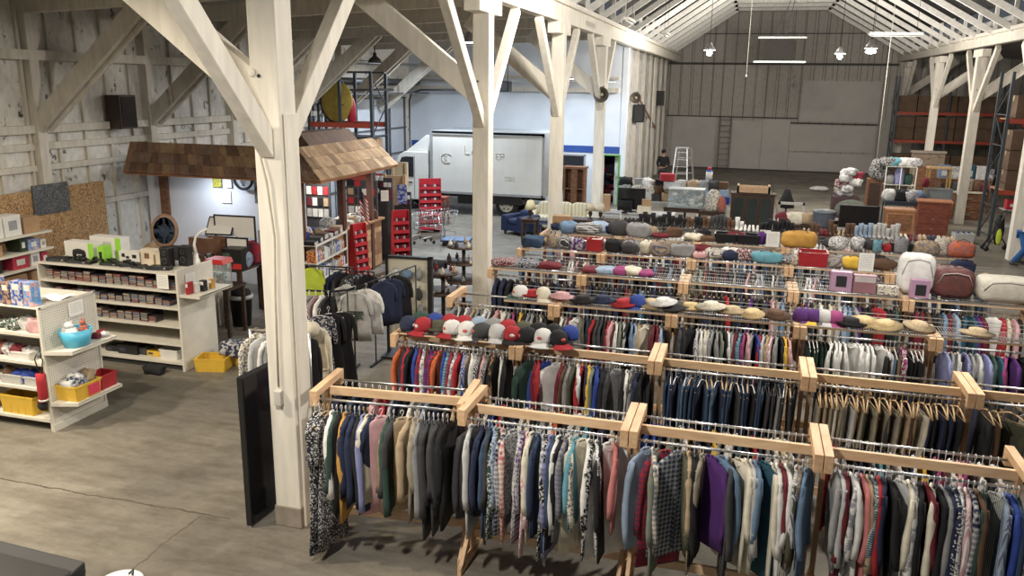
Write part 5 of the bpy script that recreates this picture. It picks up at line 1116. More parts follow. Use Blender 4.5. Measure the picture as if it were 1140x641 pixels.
# clothes stand with tee shirts behind the post
t = thing('four_way_stand', 'black four way clothes stand right behind the nearest post', 'clothes stand', (-5.75, 10.6, 0), .3)
B().tube((0, 0, 0), (0, 0, 1.75), .02, 8).bar((-.45, 0, .03), (.45, 0, .03), .03, .03).bar((0, -.45, .03), (0, .45, .03), .03, .03).build('pole', BLACKP, t)
for a in range(4): B().bar((0, 0, 1.70), (.48*cos(a*pi/2+.2), .48*sin(a*pi/2+.2), 1.74), .025, .025).build('arm', BLACKP, t)
def tee_at(kind, c, x, y, z, rz, lb, v=0, hk='white'): return hang_one(kind, c, x, y, z, rz, hk, lb, None, v, 1.4 if kind == 'tee' else 1.2)
o = tee_at('tee', 'lg', -5.28, 10.35, 1.86, -1.35, 'pale grey t-shirt with dark print facing the aisle', 0); 
b = B().box(.022, .0255, -.12, .12, -.36, -.345).box(.022, .0255, -.12, .12, -.46, -.445)
for k in range(6): b.box(.022, .0255, -.11+k*.04, -.085+k*.04, -.40, -.37)
for k in range(5): b.box(.022, .0255, -.09+k*.04, -.065+k*.04, -.435, -.408)
b.build('chest_print', cloth('gn'), o)
tee_at('tee', 'wh', -5.20, 10.55, 1.86, -1.35, 'white t-shirt just behind the pale grey one', 1)
tee_at('tee', 'nv', -5.12, 10.95, 1.89, -.6, 'navy t-shirt hanging right of the pale grey one', 2)
tee_at('tee', 'nv', -5.07, 11.12, 1.90, -.6, 'second navy t-shirt behind the first navy one', 3)
o = tee_at('tee', 'bk', -5.05, 11.3, 1.91, -1.0, 'black t-shirt with small white logo by the pegboard stand', 1); B().blob((.03, .09, -.33), (.01, .06, .04), n=8, lv=4).build('logo', cloth('wh'), o)
for i in range(7): tee_at('blouse', ['wh', 'lg', 'crr', 'gy', 'mrs', 'wh', 'bk'][i], -6.2 + i*.085, 10.15 + .03*i, 1.76, -.3 + .05*i, '%s top on the stand behind the nearest post, %s from left' % (cname(['wh', 'lg', 'crr', 'gy', 'mrs', 'wh', 'bk'][i]), ['first', 'second', 'third', 'fourth', 'fifth', 'sixth', 'seventh'][i]), i % 4)
hang_one('dress', 'bk', -5.38, 9.75, 1.70, -.9, 'white', 'long black dress left of the pale grey t-shirt', None, 0, 1.5)
hang_one('dress', 'bk', -5.28, 9.88, 1.70, -.9, 'white', 'second long black dress beside the first', None, 1, 1.5)
hang_one('dress', 'nvf', -5.45, 9.62, 1.70, -.9, 'white', 'dark blue patterned dress left of the black dresses', None, 2, 1.4)
o = hang_one('jacket', 'cr', -5.42, 9.35, 1.62, -1.3, 'white', 'cream hooded fleece hanging beside the nearest post', None, 0, 1.8); B().blob((.02, 0, -.1), (.16, .24, .2), n=12, lv=7, lump=.05).build('hood', cloth('cr'), o)
o = hang_one('trousers', 'cr', -5.36, 9.30, 1.15, -1.3, None, 'cream fleece trousers hanging below the hooded fleece', None, 0, 1.8)
t = thing('garment_rail', 'short dark upper rail with a lime vest, behind the post', 'garment rail', (-7.2, 11.8, 0), .15)
B().tube((0, 0, 1.75), (1.1, 0, 1.75), .014, 8).build('rail', BLACKP, t)
for x in (0.02, 1.08): B().tube((x, 0, 0), (x, 0, 1.75), .014, 8).box(x-.02, x+.02, -.2, .2, 0, .03).build('upright', BLACKP, t)
hang_one('tee', 'ye', -6.85, 11.85, 1.765, -.75, 'white', 'lime yellow vest hanging on the short upper rail', None, 1, .9, .85).material_slots[0].material = M('lime_vest', (.50, .60, .05), .8)
_h = hang_one('blouse', 'lg', -5.62, 10.75, 1.83, -1.2, 'white', 'pale grey top on a bright green hanger behind the printed t-shirt', None, 1, 1.0); B().path([(0, -.21, -.15), (0, 0, -.07), (0, .21, -.15)], .014, 6).build('hanger_bar', M('bright_green', (.18, .60, .10), .8), _h)
# pegboard accessory stand
t = thing('pegboard_stand', 'black framed pegboard stand hung with gloves and straps', 'display stand', (-5.90, 12.85, 0), .08)
B().box(0, .72, 0, .04, .35, 1.76).build('pegboard', M('slatwall', (.62, .59, .48), .6, 0, .05, 3, pat='hstripe', col2=(.5, .47, .38)), t); B().box(-.04, 0, -.03, .07, 0, 1.80).box(.72, .80, -.03, .07, 0, 1.80).box(-.04, .80, -.03, .07, 1.76, 1.80).box(-.06, .82, -.3, .34, 0, .05).build('stand_frame', BLACKP, t)
for i, (x, z, c, s) in enumerate([(.14, 1.5, 'lg', (.2, .1, .16)), (.36, 1.5, 'ld', (.2, .12, .18)), (.58, 1.5, 'gy', (.14, .1, .2)), (.3, 1.15, 'wh', (.16, .08, .3)), (.58, 1.15, 'dg', (.12, .08, .22)), (.16, .9, 'bk', (.2, .12, .35)), (.6, .85, 'gy', (.14, .08, .22))]):
    o = B().blob((0, 0, 0), s, n=12, lv=7, lump=.12, seed=i).path([(0, 0, s[2]*.4), (0, .03, s[2]*.6), (0, .07, s[2]*.62)], .006, 5).build('hanging_accessory', cloth(c)); o.location = (-5.90 + x, 12.78 + x*.08, z); tag(o, '%s accessory hanging at the %s %s of the pegboard stand' % (cname(c), 'top' if z > 1.4 else ('middle' if z > 1 else 'bottom'), 'left' if x < .25 else ('centre' if x < .45 else 'right')), 'accessory')
for i in range(5): hang_one('jacket', ['nv', 'bk', 'dg', 'nvr', 'bk'][i], -6.6 + .14*i, 12.3, 1.62, -.6, 'white', '%s hoodie heaped left of the pegboard stand' % cname(['nv', 'bk', 'dg', 'nvr', 'bk'][i]), 'hoodies left of the pegboard stand', i % 4)
t = thing('garment_rail', 'low black rail of dark hoodies left of the pegboard', 'garment rail', (-6.75, 12.3, 0)); B().tube((0, 0, 1.615), (.85, 0, 1.615), .012, 8).build('rail', BLACKP, t)
for x in (0.01, .84): B().tube((x, 0, 0), (x, 0, 1.615), .012, 8).box(x-.02, x+.02, -.22, .22, 0, .03).build('upright', BLACKP, t)
# tiered round displays
def tiered(label, x, y, tiers, n, seed):
    t = thing('tiered_table', label, 'display table', (x, y, 0)); B().tube((0, 0, 0), (0, 0, tiers[-1][1]), .04, 12).lathe([(.3, 0), (.3, .04), (.05, .08)], n=20).build('column', DARKW, t)
    r_ = random.Random(seed)
    for k, (r, z) in enumerate(tiers): B().lathe([(r, z-.035), (r+.01, z-.02), (r, z), (.0001, z)], n=32).build('round_shelf', DARKW, t)
    for k, (r, z) in enumerate(tiers):
        m_ = int(n*r)
        for q in range(m_):
            a = q*6.283/m_; rr = r*.8; c = r_.choice(['br', 'tn', 'wh', 'dg', 'cr', 'mr', 'gy'])
            s = r_.uniform(.05, .10)
            o = B().lathe([(s*.35, 0), (s*.5, s*.25), (s*.45, s*.8), (s*.2, s), (s*.28, s*1.25), (0.001, s*1.5)], n=10).build('ornament', cloth(c)); o.location = (x + rr*cos(a), y + rr*sin(a), z+.001)
            B().lathe([(s*.12, s*1.45), (s*.05, s*1.65), (.001, s*1.7)], n=8).build('knob', cloth('tn'), o)
            lb = '%s ornament on the %s tier of the %s' % (cname(c), ['lowest', 'middle', 'top'][k] if len(tiers) > 2 else ['lower', 'upper'][k], 'round table left of the second post' if len(tiers) > 2 else 'nearer round table'); tag(o, lb, 'ornament', lb)
tiered('three tier dark round table of ornaments left of the second post', -5.75, 16.4, [(.50, .62), (.42, 1.0), (.36, 1.34)], 20, 1)
tiered('two tier dark round table of glass dishes before the taller one', -5.60, 14.75, [(.42, .75), (.30, 1.12)], 18, 2)
tag(B().blob((0, 0, .14), (.6, .45, .28), n=16, lv=8, lump=.04, pw=.6).build('black_bag', cloth('bk')), 'large black holdall behind the nearer round table', 'bag').location = (-6.35, 16.1, .76)
t = thing('side_table', 'dark table under the large black holdall', 'table', (-6.35, 16.1, 0)); B().box(-.38, .38, -.3, .3, .71, .755).build('tabletop', DARKW, t)
for x, y in ((-.33, -.25), (.33, -.25), (-.33, .25), (.33, .25)): B().box(x-.025, x+.025, y-.025, y+.025, 0, .71).build('leg', DARKW, t)

# more small goods on the dark table and the hut counter
rd = random.Random(90)
for i in range(16):
    c = rd.choice(['bk', 'dg', 'lb', 'wh', 'br', 'mr', 'lg', 'tn', 'nv', 'bl']); x = -10.9 + (i % 8)*.17; y = 14.0 + .28*(i//8) + rd.uniform(-.05, .05); lb = 'small %s oddment among the goods on the dark work table' % cname(c)
    handbag(lb, (x, y + .0, 1.031), (.17, .14, rd.uniform(.12, .3)), c, rd.uniform(-.5, .5), lb, rd.choice(['', 'r', '']), False, .12, i, 'goods_oddment', 'goods')
for i in range(14):
    c = rd.choice(['bk', 'dg', 'wh', 'rd', 'br', 'mr', 'lg', 'tn', 'bl']); lb = 'small %s oddment on the plank fronted hut counter' % cname(c)
    handbag(lb, (-9.28 + rd.uniform(-.08, .06), 15.9 + .26*i, 1.291), (.2, .16, rd.uniform(.08, .22)), c, rd.uniform(-.5, .5), lb, rd.choice(['', 'r', '']), False, .12, i, 'goods_oddment', 'goods')
t = thing('pallet_shelf', 'white low shelf with flat packs beside the rubbish bin', 'shelf', (-10.55, 13.1, 0)); B().box(0, .75, 0, .5, .84, .87).box(0, .03, 0, .5, 0, .84).box(.72, .75, 0, .5, 0, .84).build('shelf_body', WHITEMET, t)

t = thing('garment_rail', 'black rail carrying the pale grey and navy t-shirts', 'garment rail', (-5.32, 10.2, 0), 0)
B().tube((0, 0, 1.85), (.42, 1.5, 1.93), .013, 8).build('rail', BLACKP, t)
for p in ((0, 0, 1.85), (.42, 1.5, 1.93)): B().tube((p[0], p[1], 0), p, .013, 8).box(p[0]-.2, p[0]+.2, p[1]-.02, p[1]+.02, 0, .03).build('upright', BLACKP, t)

for i in range(12):
    lb = 'tangle of black cable and adapter on the white gondola top'
    x = -11.0 + i*.165; b = B(); r_ = random.Random(i)
    b.path([(r_.uniform(-.09, .09), r_.uniform(-.05, .05), .012 + .012*(k % 3)) for k in range(14)], .009, 5).blob((0, 0, .03), (.11, .07, .05), n=8, lv=5)
    o = b.build('cable_tangle', BLK); o.location = (x, 11.06 + .1*(i % 2), zt+.06 if i < 9 else zt+.002); tag(o, lb, 'cable', 'cable tangles on the gondola top')
for i in range(6):
    c = ['bk', 'dg', 'br', 'lg', 'mr', 'tn'][i]; p = Matrix.Rotation(radians(97), 3, 'Z') @ Vector((.15 + i*.29, .17, 0))
    carton('%s box lying on top of the white tube rack' % cname(c), (-8.50 + p.x, 15.0 + p.y, 1.393), (.26, .24, .08 + .04*(i % 3)), cloth(c), radians(97 + 8*(i % 2)), None, 'boxed_goods', 'box', [(.1, .8, .2, .8, cloth('lg'))])
# ================================================================== BACK OF THE HALL
# roll-up door in the left wall
b = B(); b.box(-14, -13.93, 24.6, 32.4, 0, 4.15)
struct(b, 'door_1', M('roll_door', (.50, .53, .57), .5, 0, .05, 2, pat='hstripe', col2=(.38, .41, .45)))
b = B()
for k in range(6): y = 24.7 + k*1.5; b.box(-13.93, -13.86, y, y+.07, 0, 4.15)
for z in (.9, 1.9, 2.9, 4.1): b.box(-13.93, -13.88, 24.6, 32.4, z, z+.06)
d1 = bpy.data.objects['door_1']; b.build('door_rib', M('steel_grey', (.12, .12, .125), .5, .5), d1)
b = B().tube((-13.7, 32.3, 0), (-13.7, 32.3, 4.0), .04, 8).path([(-13.7, 32.3, 4.0), (-13.6, 32.3, 4.3), (-13.2, 32.3, 4.45), (-11.0, 32.3, 4.5)], .04, 8).path([(-13.7, 24.7, 0), (-13.7, 24.7, 4.0), (-13.2, 24.7, 4.45), (-11, 24.7, 4.5)], .04, 8)
b.build('door_track', M('steel_grey', (.12, .12, .125), .5, .5), d1)
b = B().tube((-13.4, 24.6, 4.75), (-13.4, 32.5, 4.75), .12, 12).box(-13.9, -12.9, 24.6, 32.5, 4.3, 4.36).build('door_shaft', M('steel_grey', (.12, .12, .125), .5, .5), d1)
# cross wall stripe, window, green door
struct(B().box(-13.9, -5.0, 32.96, 33, 2.10, 2.36), 'trim_30', M('blue_stripe', (.02, .07, .30), .6, 0, .05))
b = B().box(-7.3, -6.42, 32.95, 33.0, .55, 1.95); struct(b, 'window_1', M('dark_window', (.02, .022, .026), .15))
B().box(-7.36, -7.3, 32.93, 33, .5, 2.0).box(-6.42, -6.36, 32.93, 33, .5, 2.0).box(-7.36, -6.36, 32.93, 33, 1.95, 2.01).box(-7.36, -6.36, 32.93, 33, .5, .56).build('window_frame', M('window_frame_grey', (.3, .3, .3)), bpy.data.objects['window_1'])
b = B().box(-5.02, -4.96, 32.92, 33.22, 0, 2.05).box(-5.62, -4.96, 32.94, 33.22, 2.0, 2.04)
struct(b, 'door_2', M('green_frame', (.06, .30, .05), .6, 0, .05))
struct(B().box(-8, -5.3, 36.5, 36.6, 0, 2.6).box(-8.1, -8, 33.2, 36.6, 0, 2.6), 'wall_backroom', M('backroom', (.06, .055, .05), .9))
heap('jumble of dark goods seen through the green door', 'stored_goods', 'stored goods', -5.9, -5.3, 34.0, 35.0, 0, 1.3, [cloth('dg'), cloth('mr'), cloth('gy'), cloth('nv')], 60, 4, None, (.15, .35))
# beams and pipes high on the cross wall
tag(B().box(-13.9, -5.1, 32.7, 32.95, 4.45, 4.62).box(-13.9, -5.1, 32.85, 32.95, 4.95, 5.05).build('wall_beam', POSTG), 'long grey beam across the top of the pale blue wall', 'beam')
tag(B().tube((-13.5, 32.5, 4.85), (-5.2, 32.5, 4.85), .03, 8).tube((-13.0, 31.5, 5.4), (-13.0, 26, 5.4), .05, 8).build('pipe', CHROME), 'thin steel pipe above the beam of the pale blue wall', 'pipe')
t = thing('space_heater', 'black hanging unit heater left of the third post', 'heater', (-8.9, 29.5, 4.45)); B().box(-.35, .35, -.2, .2, 0, .38).build('heater_body', BLACKP, t, .01); B().box(-.3, .3, -.215, -.2, .05, .33).build('louvre', M('louvre', (.08, .08, .08), .5, .4, 0, 3, pat='hstripe', col2=(.01, .01, .01)), t); B().tube((-.25, 0, .38), (-.25, 0, 2.2), .012, 6).tube((.25, 0, .38), (.25, 0, 2.2), .012, 6).build('hanger_rod', BLACKP, t)

# orange beamed pallet rack with yellow disc
STEEL = M('rack_steel', (.07, .08, .09), .5, .4, .1); ORG = M('rack_orange', (.36, .055, .03), .5, 0, .1)
def pallet_frame(t, x, y0, y1, h, name='upright_frame'):
    b = B()
    for y in (y0, y1): b.box(x-.045, x+.045, y-.04, y+.04, 0, h)
    z = .2; s = 0
    while z + .9 < h: b.bar((x, y0 if s else y1, z), (x, y1 if s else y0, z+.9), .03, .03); b.bar((x, y0, z), (x, y1, z), .03, .03); z += .95; s ^= 1
    return b.build(name, STEEL, t)
t = thing('pallet_rack', 'tall pallet rack with orange beams rising behind the hut', 'pallet rack', (-14, 24.2, 0))
for x in (.25, 1.35, 2.45): pallet_frame(t, x, 0, 1.1, 5.0)
for z in (3.3, 1.6):
    for y in (-.03, 1.13): B().box(.3, 2.4, y-.03, y+.03, z, z+.16).build('cross_beam', ORG, t)
B().box(.25, 2.45, -.0, .06, 5.0, 5.05).box(.25, 2.45, 1.0, 1.06, 5.0, 5.05).box(.3, 2.4, .05, 1.1, 2.98, 3.02).build('top_bar', STEEL, t)
for i, (x, z) in enumerate(((-12.7, 3.47), (-13.3, 3.47))):
    pass
t = B().lathe([(.62, -.05), (.66, 0), (.62, .05)], n=28, R=Matrix.Rotation(pi/2, 3, 'X') , sx=.85).build('round_sign', M('disc_yellow', (.45, .33, .06), .6, 0, .15), None); t.location = (-12.9, 24.5, 4.10); tag(t, 'large yellow disc leaning in the orange pallet rack', 'disc')
B().path([(.58*cos(a*.3), 0, .68*sin(a*.3)) for a in range(5, 18)], .035, 6).build('dark_edge', BLACKP, t)
t = B().lathe([(.14, 0), (.15, .5), (.1, .7), (.05, .8)], n=14).build('gas_cylinder', M('red_paint', (.45, .03, .05), .5), None); t.location = (-12.45, 24.6, 3.465); tag(t, 'red cylinder right of the yellow disc on the rack', 'cylinder')
B().box(-.03, .03, -.03, .03, .8, .9).build('valve', CHROME, t)
for i in range(3): carton(['left', 'middle', 'right'][i] + ' wooden crate on the middle level of the orange pallet rack', (-13.4 + i*.75, 24.7, 2.5 if i else 2.5), (.62, .7, .45), CARD if i else M('dim_box', (.13, .1, .07)), 0)
tag(B().box(-13.7, -11.6, 24.3, 25.2, 2.42, 2.5).build('pallet', CARD), 'wooden pallet deck under the crates on the rack', 'pallet')
# industrial hood lamp (unlit)
t = thing('hood_lamp', 'unlit dark hood lamp hanging before the roll-up door', 'lamp', (-11.3, 24, 5.3)); B().lathe([(.22, 0), (.18, .1), (.06, .2), (.05, .3), (.001, .32)], n=18).build('lamp_hood', M('dark_iron', (.05,.045,.04), .6, .6), t); B().tube((0, 0, .3), (0, 0, 1.3), .02, 6).build('stem', M('dark_iron', (.05,.045,.04), .6, .6), t)

# ---- box lorry, parked along x, cab to the left
TR = thing('box_lorry', 'white box lorry parked across the back of the left aisle', 'lorry', (-11.3, 28.6, 0))
WHT = M('lorry_white', (.66, .65, .60), .45, 0, .04, 2); GRT = M('lorry_trim', (.33, .34, .34), .4, .2)
B().box(.0, 4.28, 0, 2.3, .80, 2.95).build('cargo_box', WHT, TR, .02)
for i in range(1): B().box(-.02, 4.30, -.03, .0, 2.90, 3.03).box(-.04, .07, -.035, 2.33, .76, 2.98).box(4.22, 4.31, -.03, 2.33, .76, 3.0).box(-.02, 4.30, -.03, .0, .76, .85).prism([(-.03, 2.95), (4.3, 2.95), (4.3, 3.05), (.1, 3.05)], -.03, 2.33, 'y').build('box_trim', GRT, TR, .004)
b = B()
for k in range(13): x = .35 + k*.3; b.box(x, x+.005, -.002, 0, .86, 2.9)
b.build('panel_seam', M('seam', (.60, .59, .55)), TR)
# faint ghosted lettering on the side
GH = M('ghost_letter', (.595, .59, .55), .5, 0, .08, 8)
def letters(txt, x, z, h, t, mt, dep=-.012, sw=.13, gap=.35, ax='x'):
    """block capitals made of bars"""
    G = {'C': 'abcd1', 'E': 'E', 'L': 'L', 'A': 'A', 'R': 'R', 'I': 'I', 'T': 'T', 'O': 'O', 'H': 'H', 'N': 'N', 'S': 'S', 'P': 'P'}
    S = {'C': [(1,1,0,1),(0,1,0,0),(0,0,1,0)], 'E': [(1,1,0,1),(0,1,0,0),(0,0,1,0),(0,.5,.8,.5)], 'L': [(0,1,0,0),(0,0,1,0)], 'A': [(0,0,.5,1),(.5,1,1,0),(.2,.4,.8,.4)],
         'R': [(0,0,0,1),(0,1,1,1),(1,1,1,.5),(1,.5,0,.5),(.4,.5,1,0)], 'I': [(.5,0,.5,1)], 'T': [(0,1,1,1),(.5,1,.5,0)], 'O': [(0,0,0,1),(0,1,1,1),(1,1,1,0),(1,0,0,0)],
         'H': [(0,0,0,1),(1,0,1,1),(0,.5,1,.5)], 'N': [(0,0,0,1),(0,1,1,0),(1,0,1,1)], 'S': [(1,1,0,1),(0,1,0,.5),(0,.5,1,.5),(1,.5,1,0),(1,0,0,0)], 'P': [(0,0,0,1),(0,1,1,1),(1,1,1,.5),(1,.5,0,.5)], 'D': [(0,0,0,1),(0,1,.8,.9),(.8,.9,.8,.1),(.8,.1,0,0)], 'G': [(1,1,0,1),(0,1,0,0),(0,0,1,0),(1,0,1,.5),(1,.5,.5,.5)]}
    b = B(); w_ = h*.62
    for ch in txt:
        for (x0, z0, x1, z1) in S.get(ch, []): b.bar((x+x0*w_, dep, z+z0*h), (x+x1*w_, dep, z+z1*h), .004, h*sw, side=(0, 1, 0))
        x += w_*(1+gap)
    return b.build('lettering', mt, t)
b = B(); _q = [(.62+.22*cos(a), -.004, 2.05+.17*sin(a)) for a in [.6+k*.34 for k in range(15)]]
for _i in range(14): b.bar(_q[_i], _q[_i+1], .004, .03, side=(0, 1, 0)); b.build('faded_emblem', GH, TR)
letters('E', .52, 1.98, .15, TR, GH, -.004); letters('LA', 1.32, 2.25, .3, TR, GH, -.004); letters('A', 2.2, 2.1, .2, TR, GH, -.004); letters('ER', 2.5, 2.1, .2, TR, GH, -.004); letters('CODE', 2.85, 1.35, .12, TR, GH, -.004)
B().box(.1, .3, -.012, -.002, .90, .95).build('red_mark', M('red_mark', (.5, .06, .05)), TR)
B().box(-.2, 4.25, .35, .5, .62, .76).box(-.2, 4.25, 1.8, 1.95, .62, .76).box(1.0, 1.8, .1, .5, .4, .72).build('chassis', BLACKP, TR)
def wheel(x, y, r=.42, w_=.26):
    R = Matrix.Rotation(pi/2, 3, 'X'); o = B().lathe([(r*.6, -w_/2), (r*.95, -w_/2), (r, -w_*.3), (r, w_*.3), (r*.95, w_/2), (r*.6, w_/2)], (x, y, r), 28, R=R).build('tyre', M('tyre_black', (.015, .015, .015), .7), TR)
    B().lathe([(r*.62, w_*.46), (r*.62, w_*.54), (r*.55, w_*.56), (r*.45, w_*.51), (r*.25, w_*.51), (r*.2, w_*.62), (.001, w_*.62)], (x, y, r), 24, R=R).build('rim', M('rim_cream', (.50, .47, .40), .4, .2), o)
    b = B()
    for k in range(6): a = k*pi/3; b.blob((x + r*.40*cos(a), y-w_*.52, r + r*.38*sin(a)), (.07, .03, .07), n=8, lv=4)
    b.build('rim_hole', BLACKP, o)
wheel(2.88, .25); wheel(2.88, 2.05); wheel(-1.25, .25); wheel(-1.25, 2.05)
B().box(2.3, 3.5, .02, .05, .45, .8).box(3.6, 3.64, .0, .5, .2, .78).build('mudguard', BLACKP, TR)
B().prism([(-2.2, .45), (-2.2, 1.05), (-1.75, 1.25), (-1.35, 2.1), (-1.1, 2.25), (-.15, 2.25), (-.15, .45)], .12, 2.15, 'y').build('cab', WHT, TR, .04)
B().prism([(-1.55, 1.3), (-1.22, 2.02), (-1.05, 2.05), (-.75, 2.05), (-.75, 1.3)], .10, .13, 'y').prism([(-1.78, 1.24), (-1.33, 2.12), (-1.30, 2.12), (-1.75, 1.22)], .2, 2.05, 'y').build('cab_window', M('cab_glass', (.02, .025, .03), .1), TR)
B().box(-.72, -.70, .105, .122, .5, 2.1).box(-1.6, -1.58, .105, .122, .5, 1.25).build('door_seam', GRT, TR); B().box(-.95, -.8, .09, .125, 1.08, 1.12).build('door_handle', BLACKP, TR)
B().path([(-1.62, .1, 1.3), (-1.66, -.12, 1.4), (-1.66, -.12, 1.9), (-1.5, .1, 1.95)], .015, 6).box(-1.72, -1.6, -.24, -.04, 1.35, 1.8).build('wing_mirror', BLACKP, TR)
B().prism([(-1.1, 2.25), (-.3, 2.85), (-.12, 2.85), (-.12, 2.25)], .3, 2.0, 'y').build('wind_deflector', WHT, TR, .02)
B().box(-2.32, -2.18, .15, 2.1, .35, .6).build('bumper', GRT, TR)

# ---- trolleys, stool, cart
def trolley(label, x, y, rz):
    t = thing('shopping_trolley', label, 'shopping trolley', (x, y, 0), rz); r = .011
    for s in (-.25, .25):
        B().path([(-.42, s, .12), (.38, s, .16), (.42, s, .3), (-.35, s*.98, .45), (-.48, s, .98)], r, 6).build('frame_tube', CHROME, t)
    b = B()
    for z, x0, x1, yy in ((.5, -.35, .35, .2), (.65, -.38, .4, .23), (.8, -.4, .46, .26), (.95, -.42, .5, .28)): b.path([(x0, -yy, z), (x1, -yy*.8, z), (x1, yy*.8, z), (x0, yy, z)], .006, 5, closed=True)
    for k in range(9):
        f = k/8; b.path([(-.35 + .7*f, -.2, .5), (-.42 + .92*f, -.28, .95)], .004, 4).path([(-.35 + .7*f, .2, .5), (-.42 + .92*f, .28, .95)], .004, 4)
    for k in range(5): f = -.2 + .1*k; b.path([(.35, f, .5), (.5, f, .95)], .004, 4).path([(-.35, f, .5), (.35, f, .5)], .004, 4)
    b.build('wire_basket', CHROME, t); B().tube((-.50, -.27, .99), (-.50, .27, .99), .018, 8).build('handle', M('handle_red', (.5, .04, .04), .4), t)
    for sx in (-.38, .36):
        for s in (-.22, .22): B().lathe([(.05, -.012), (.055, 0), (.05, .012)], (sx, s, .055), 12, R=Matrix.Rotation(pi/2, 3, 'X')).build('castor', BLACKP, t)
    return t
trolley('chrome shopping trolley nearest the sweets stands', -9.55, 23.0, 1.2)
trolley('second chrome trolley nested right of the first', -8.95, 23.3, 1.0)
t = thing('platform_trolley', 'low blue topped platform trolley on the floor', 'platform trolley', (-8.25, 22.9, 0), .15); B().box(-.42, .42, -.3, .3, .17, .21).build('deck', M('deck_blue', (.12, .19, .32), .5, 0, .08), t, .01); B().box(-.44, .44, -.32, .32, .15, .18).build('bumper_edge', BLACKP, t)
for x in (-.34, .34):
    for y in (-.22, .22): B().lathe([(.06, -.015), (.065, 0), (.06, .015)], (x, y, .068), 12, R=Matrix.Rotation(pi/2, 3, 'X')).box(x-.02, x+.02, y-.03, y+.03, .09, .15).build('castor', BLACKP, t)
B().path([(-.42, -.25, .2), (-.5, -.25, .95), (-.5, .25, .95), (-.42, .25, .2)], .014, 8).build('push_handle', CHROME, t)
t = thing('side_table', 'small red brown table with thin legs by the lorry', 'table', (-10.3, 26.6, 0)); B().box(-.38, .38, -.25, .25, .86, .92).box(-.34, .34, -.22, .22, .76, .86).build('tabletop', REDW, t, .008)
for x in (-.32, .32):
    for y in (-.2, .2): B().bar((x, y, .78), (x*1.05, y*1.05, 0), .05, .05).build('leg', REDW, t)
# ---- furniture
def sofa(label, x, y, w_, d, h, mt, rz=0, n=3, arm=.2, name='sofa', cat='sofa'):
    t = thing(name, label, cat, (x, y, 0), rz)
    B().box(-w_/2+arm*.5, w_/2-arm*.5, -d/2+.05, d/2, .12, .36).build('seat_base', mt, t, .03)
    for s in (-1, 1): B().prism([(s*(w_/2-arm), .1), (s*w_/2, .1), (s*w_/2, .52), (s*(w_/2-.04), .62), (s*(w_/2-arm+.03), .62), (s*(w_/2-arm), .54)], -d/2, d/2).build('armrest', mt, t, .03)
    cw = (w_-2*arm)/n
    for k in range(n):
        cx = -w_/2 + arm + cw*(k+.5)
        B().blob((cx, -.08, .42), (cw*1.02, d*.78, .2), n=20, lv=8, pw=.4).build('seat_cushion', mt, t)
        B().blob((cx, d*.3, h*.72), (cw*1.08, .28, h*.58), n=20, lv=10, pw=.55).build('back_cushion', mt, t)
    B().box(-w_/2+.05, w_/2-.05, d*.34, d/2, .1, h*.82).build('sofa_back', mt, t, .04)
    for sx in (-1, 1):
        for sy in (-1, 1): B().box(sx*(w_/2-.12)-.03, sx*(w_/2-.12)+.03, sy*(d/2-.1)-.03, sy*(d/2-.1)+.03, 0, .12).build('foot', DARKW, t)
    return t
STR = M('stripe_cloth', (.62, .56, .42), .8, 0, .05, 3, pat=None)
STR = M('sofa_stripe', (.64, .60, .46), .85, 0, .05, 3, pat='stripe', col2=(.52, .44, .27))
_m2 = STR.node_tree.nodes
for nn in _m2:
    if nn.type == 'TEX_WAVE': nn.bands_direction = 'X'; nn.inputs['Scale'].default_value = 2.6
sofa('cream striped three seat sofa behind the third post', -5.85, 26.5, 2.1, .9, .92, STR)
sofa('navy blue armchair left of the striped sofa', -6.98, 25.5, .95, .9, .74, M('navy_velvet', (.012, .022, .07), .8, 0, .2), radians(-30), 1, .24, 'armchair', 'armchair')
def table(name, label, cat, x, y, w_, d, h, mt, rz=0, thick=.04, leg=.05, drawers=0):
    t = thing(name, label, cat, (x, y, 0), rz); B().box(-w_/2, w_/2, -d/2, d/2, h-thick, h).build('tabletop', mt, t, .006)
    for sx in (-1, 1):
        for sy in (-1, 1): B().box(sx*(w_/2-leg)-leg/2, sx*(w_/2-leg)+leg/2, sy*(d/2-leg)-leg/2, sy*(d/2-leg)+leg/2, 0, h-thick).build('leg', mt, t)
    B().box(-w_/2+.05, w_/2-.05, -d/2+.04, -d/2+.06, h-thick-.1, h-thick).build('apron', mt, t)
    return t
table('side_table', 'dark side table under the lit looking cream lamp', 'table', -6.35, 24.3, .5, .5, .72, DARKW)
def tlamp(label, x, y, z, s=1, shade=(.62, .50, .28), base=DARKW):
    t = thing('table_lamp', label, 'lamp', (x, y, z)); B().lathe([(.09*s, 0), (.09*s, .02), (.02*s, .05), (.06*s, .13*s), (.07*s, .2*s), (.02*s, .3*s)], n=16).build('lamp_base', base, t); B().lathe([(.19*s, .28*s), (.09*s, .55*s), (.085*s, .55*s), (.185*s, .28*s)], n=20).build('lamp_shade', M('shade_%d' % int(shade[0]*100), shade, .8, 0, .04), t); B().lathe([(.012, .3*s), (.012, .58*s), (.001, .6*s)], n=8).build('finial', CHROME, t); return t
tlamp('cream shaded lamp with dark base left of the striped sofa', -6.35, 24.3, .721, 1.0, (.70, .60, .34))
tlamp('beige cone shaded lamp, left of the pair before the fourth post', -4.35, 23.6, .921, .85, (.50, .42, .30))
tlamp('beige cone shaded lamp, right of the pair before the fourth post', -4.05, 23.6, .921, .85, (.53, .45, .33))
table('console_desk', 'long dark desk under the pair of beige lamps', 'desk', -3.95, 23.6, 1.9, .55, .92, DARKW)
B().box(-.9, .9, -.24, -.20, .1, .5).build('modesty_panel', BROWNW, bpy.data.objects['console_desk'])
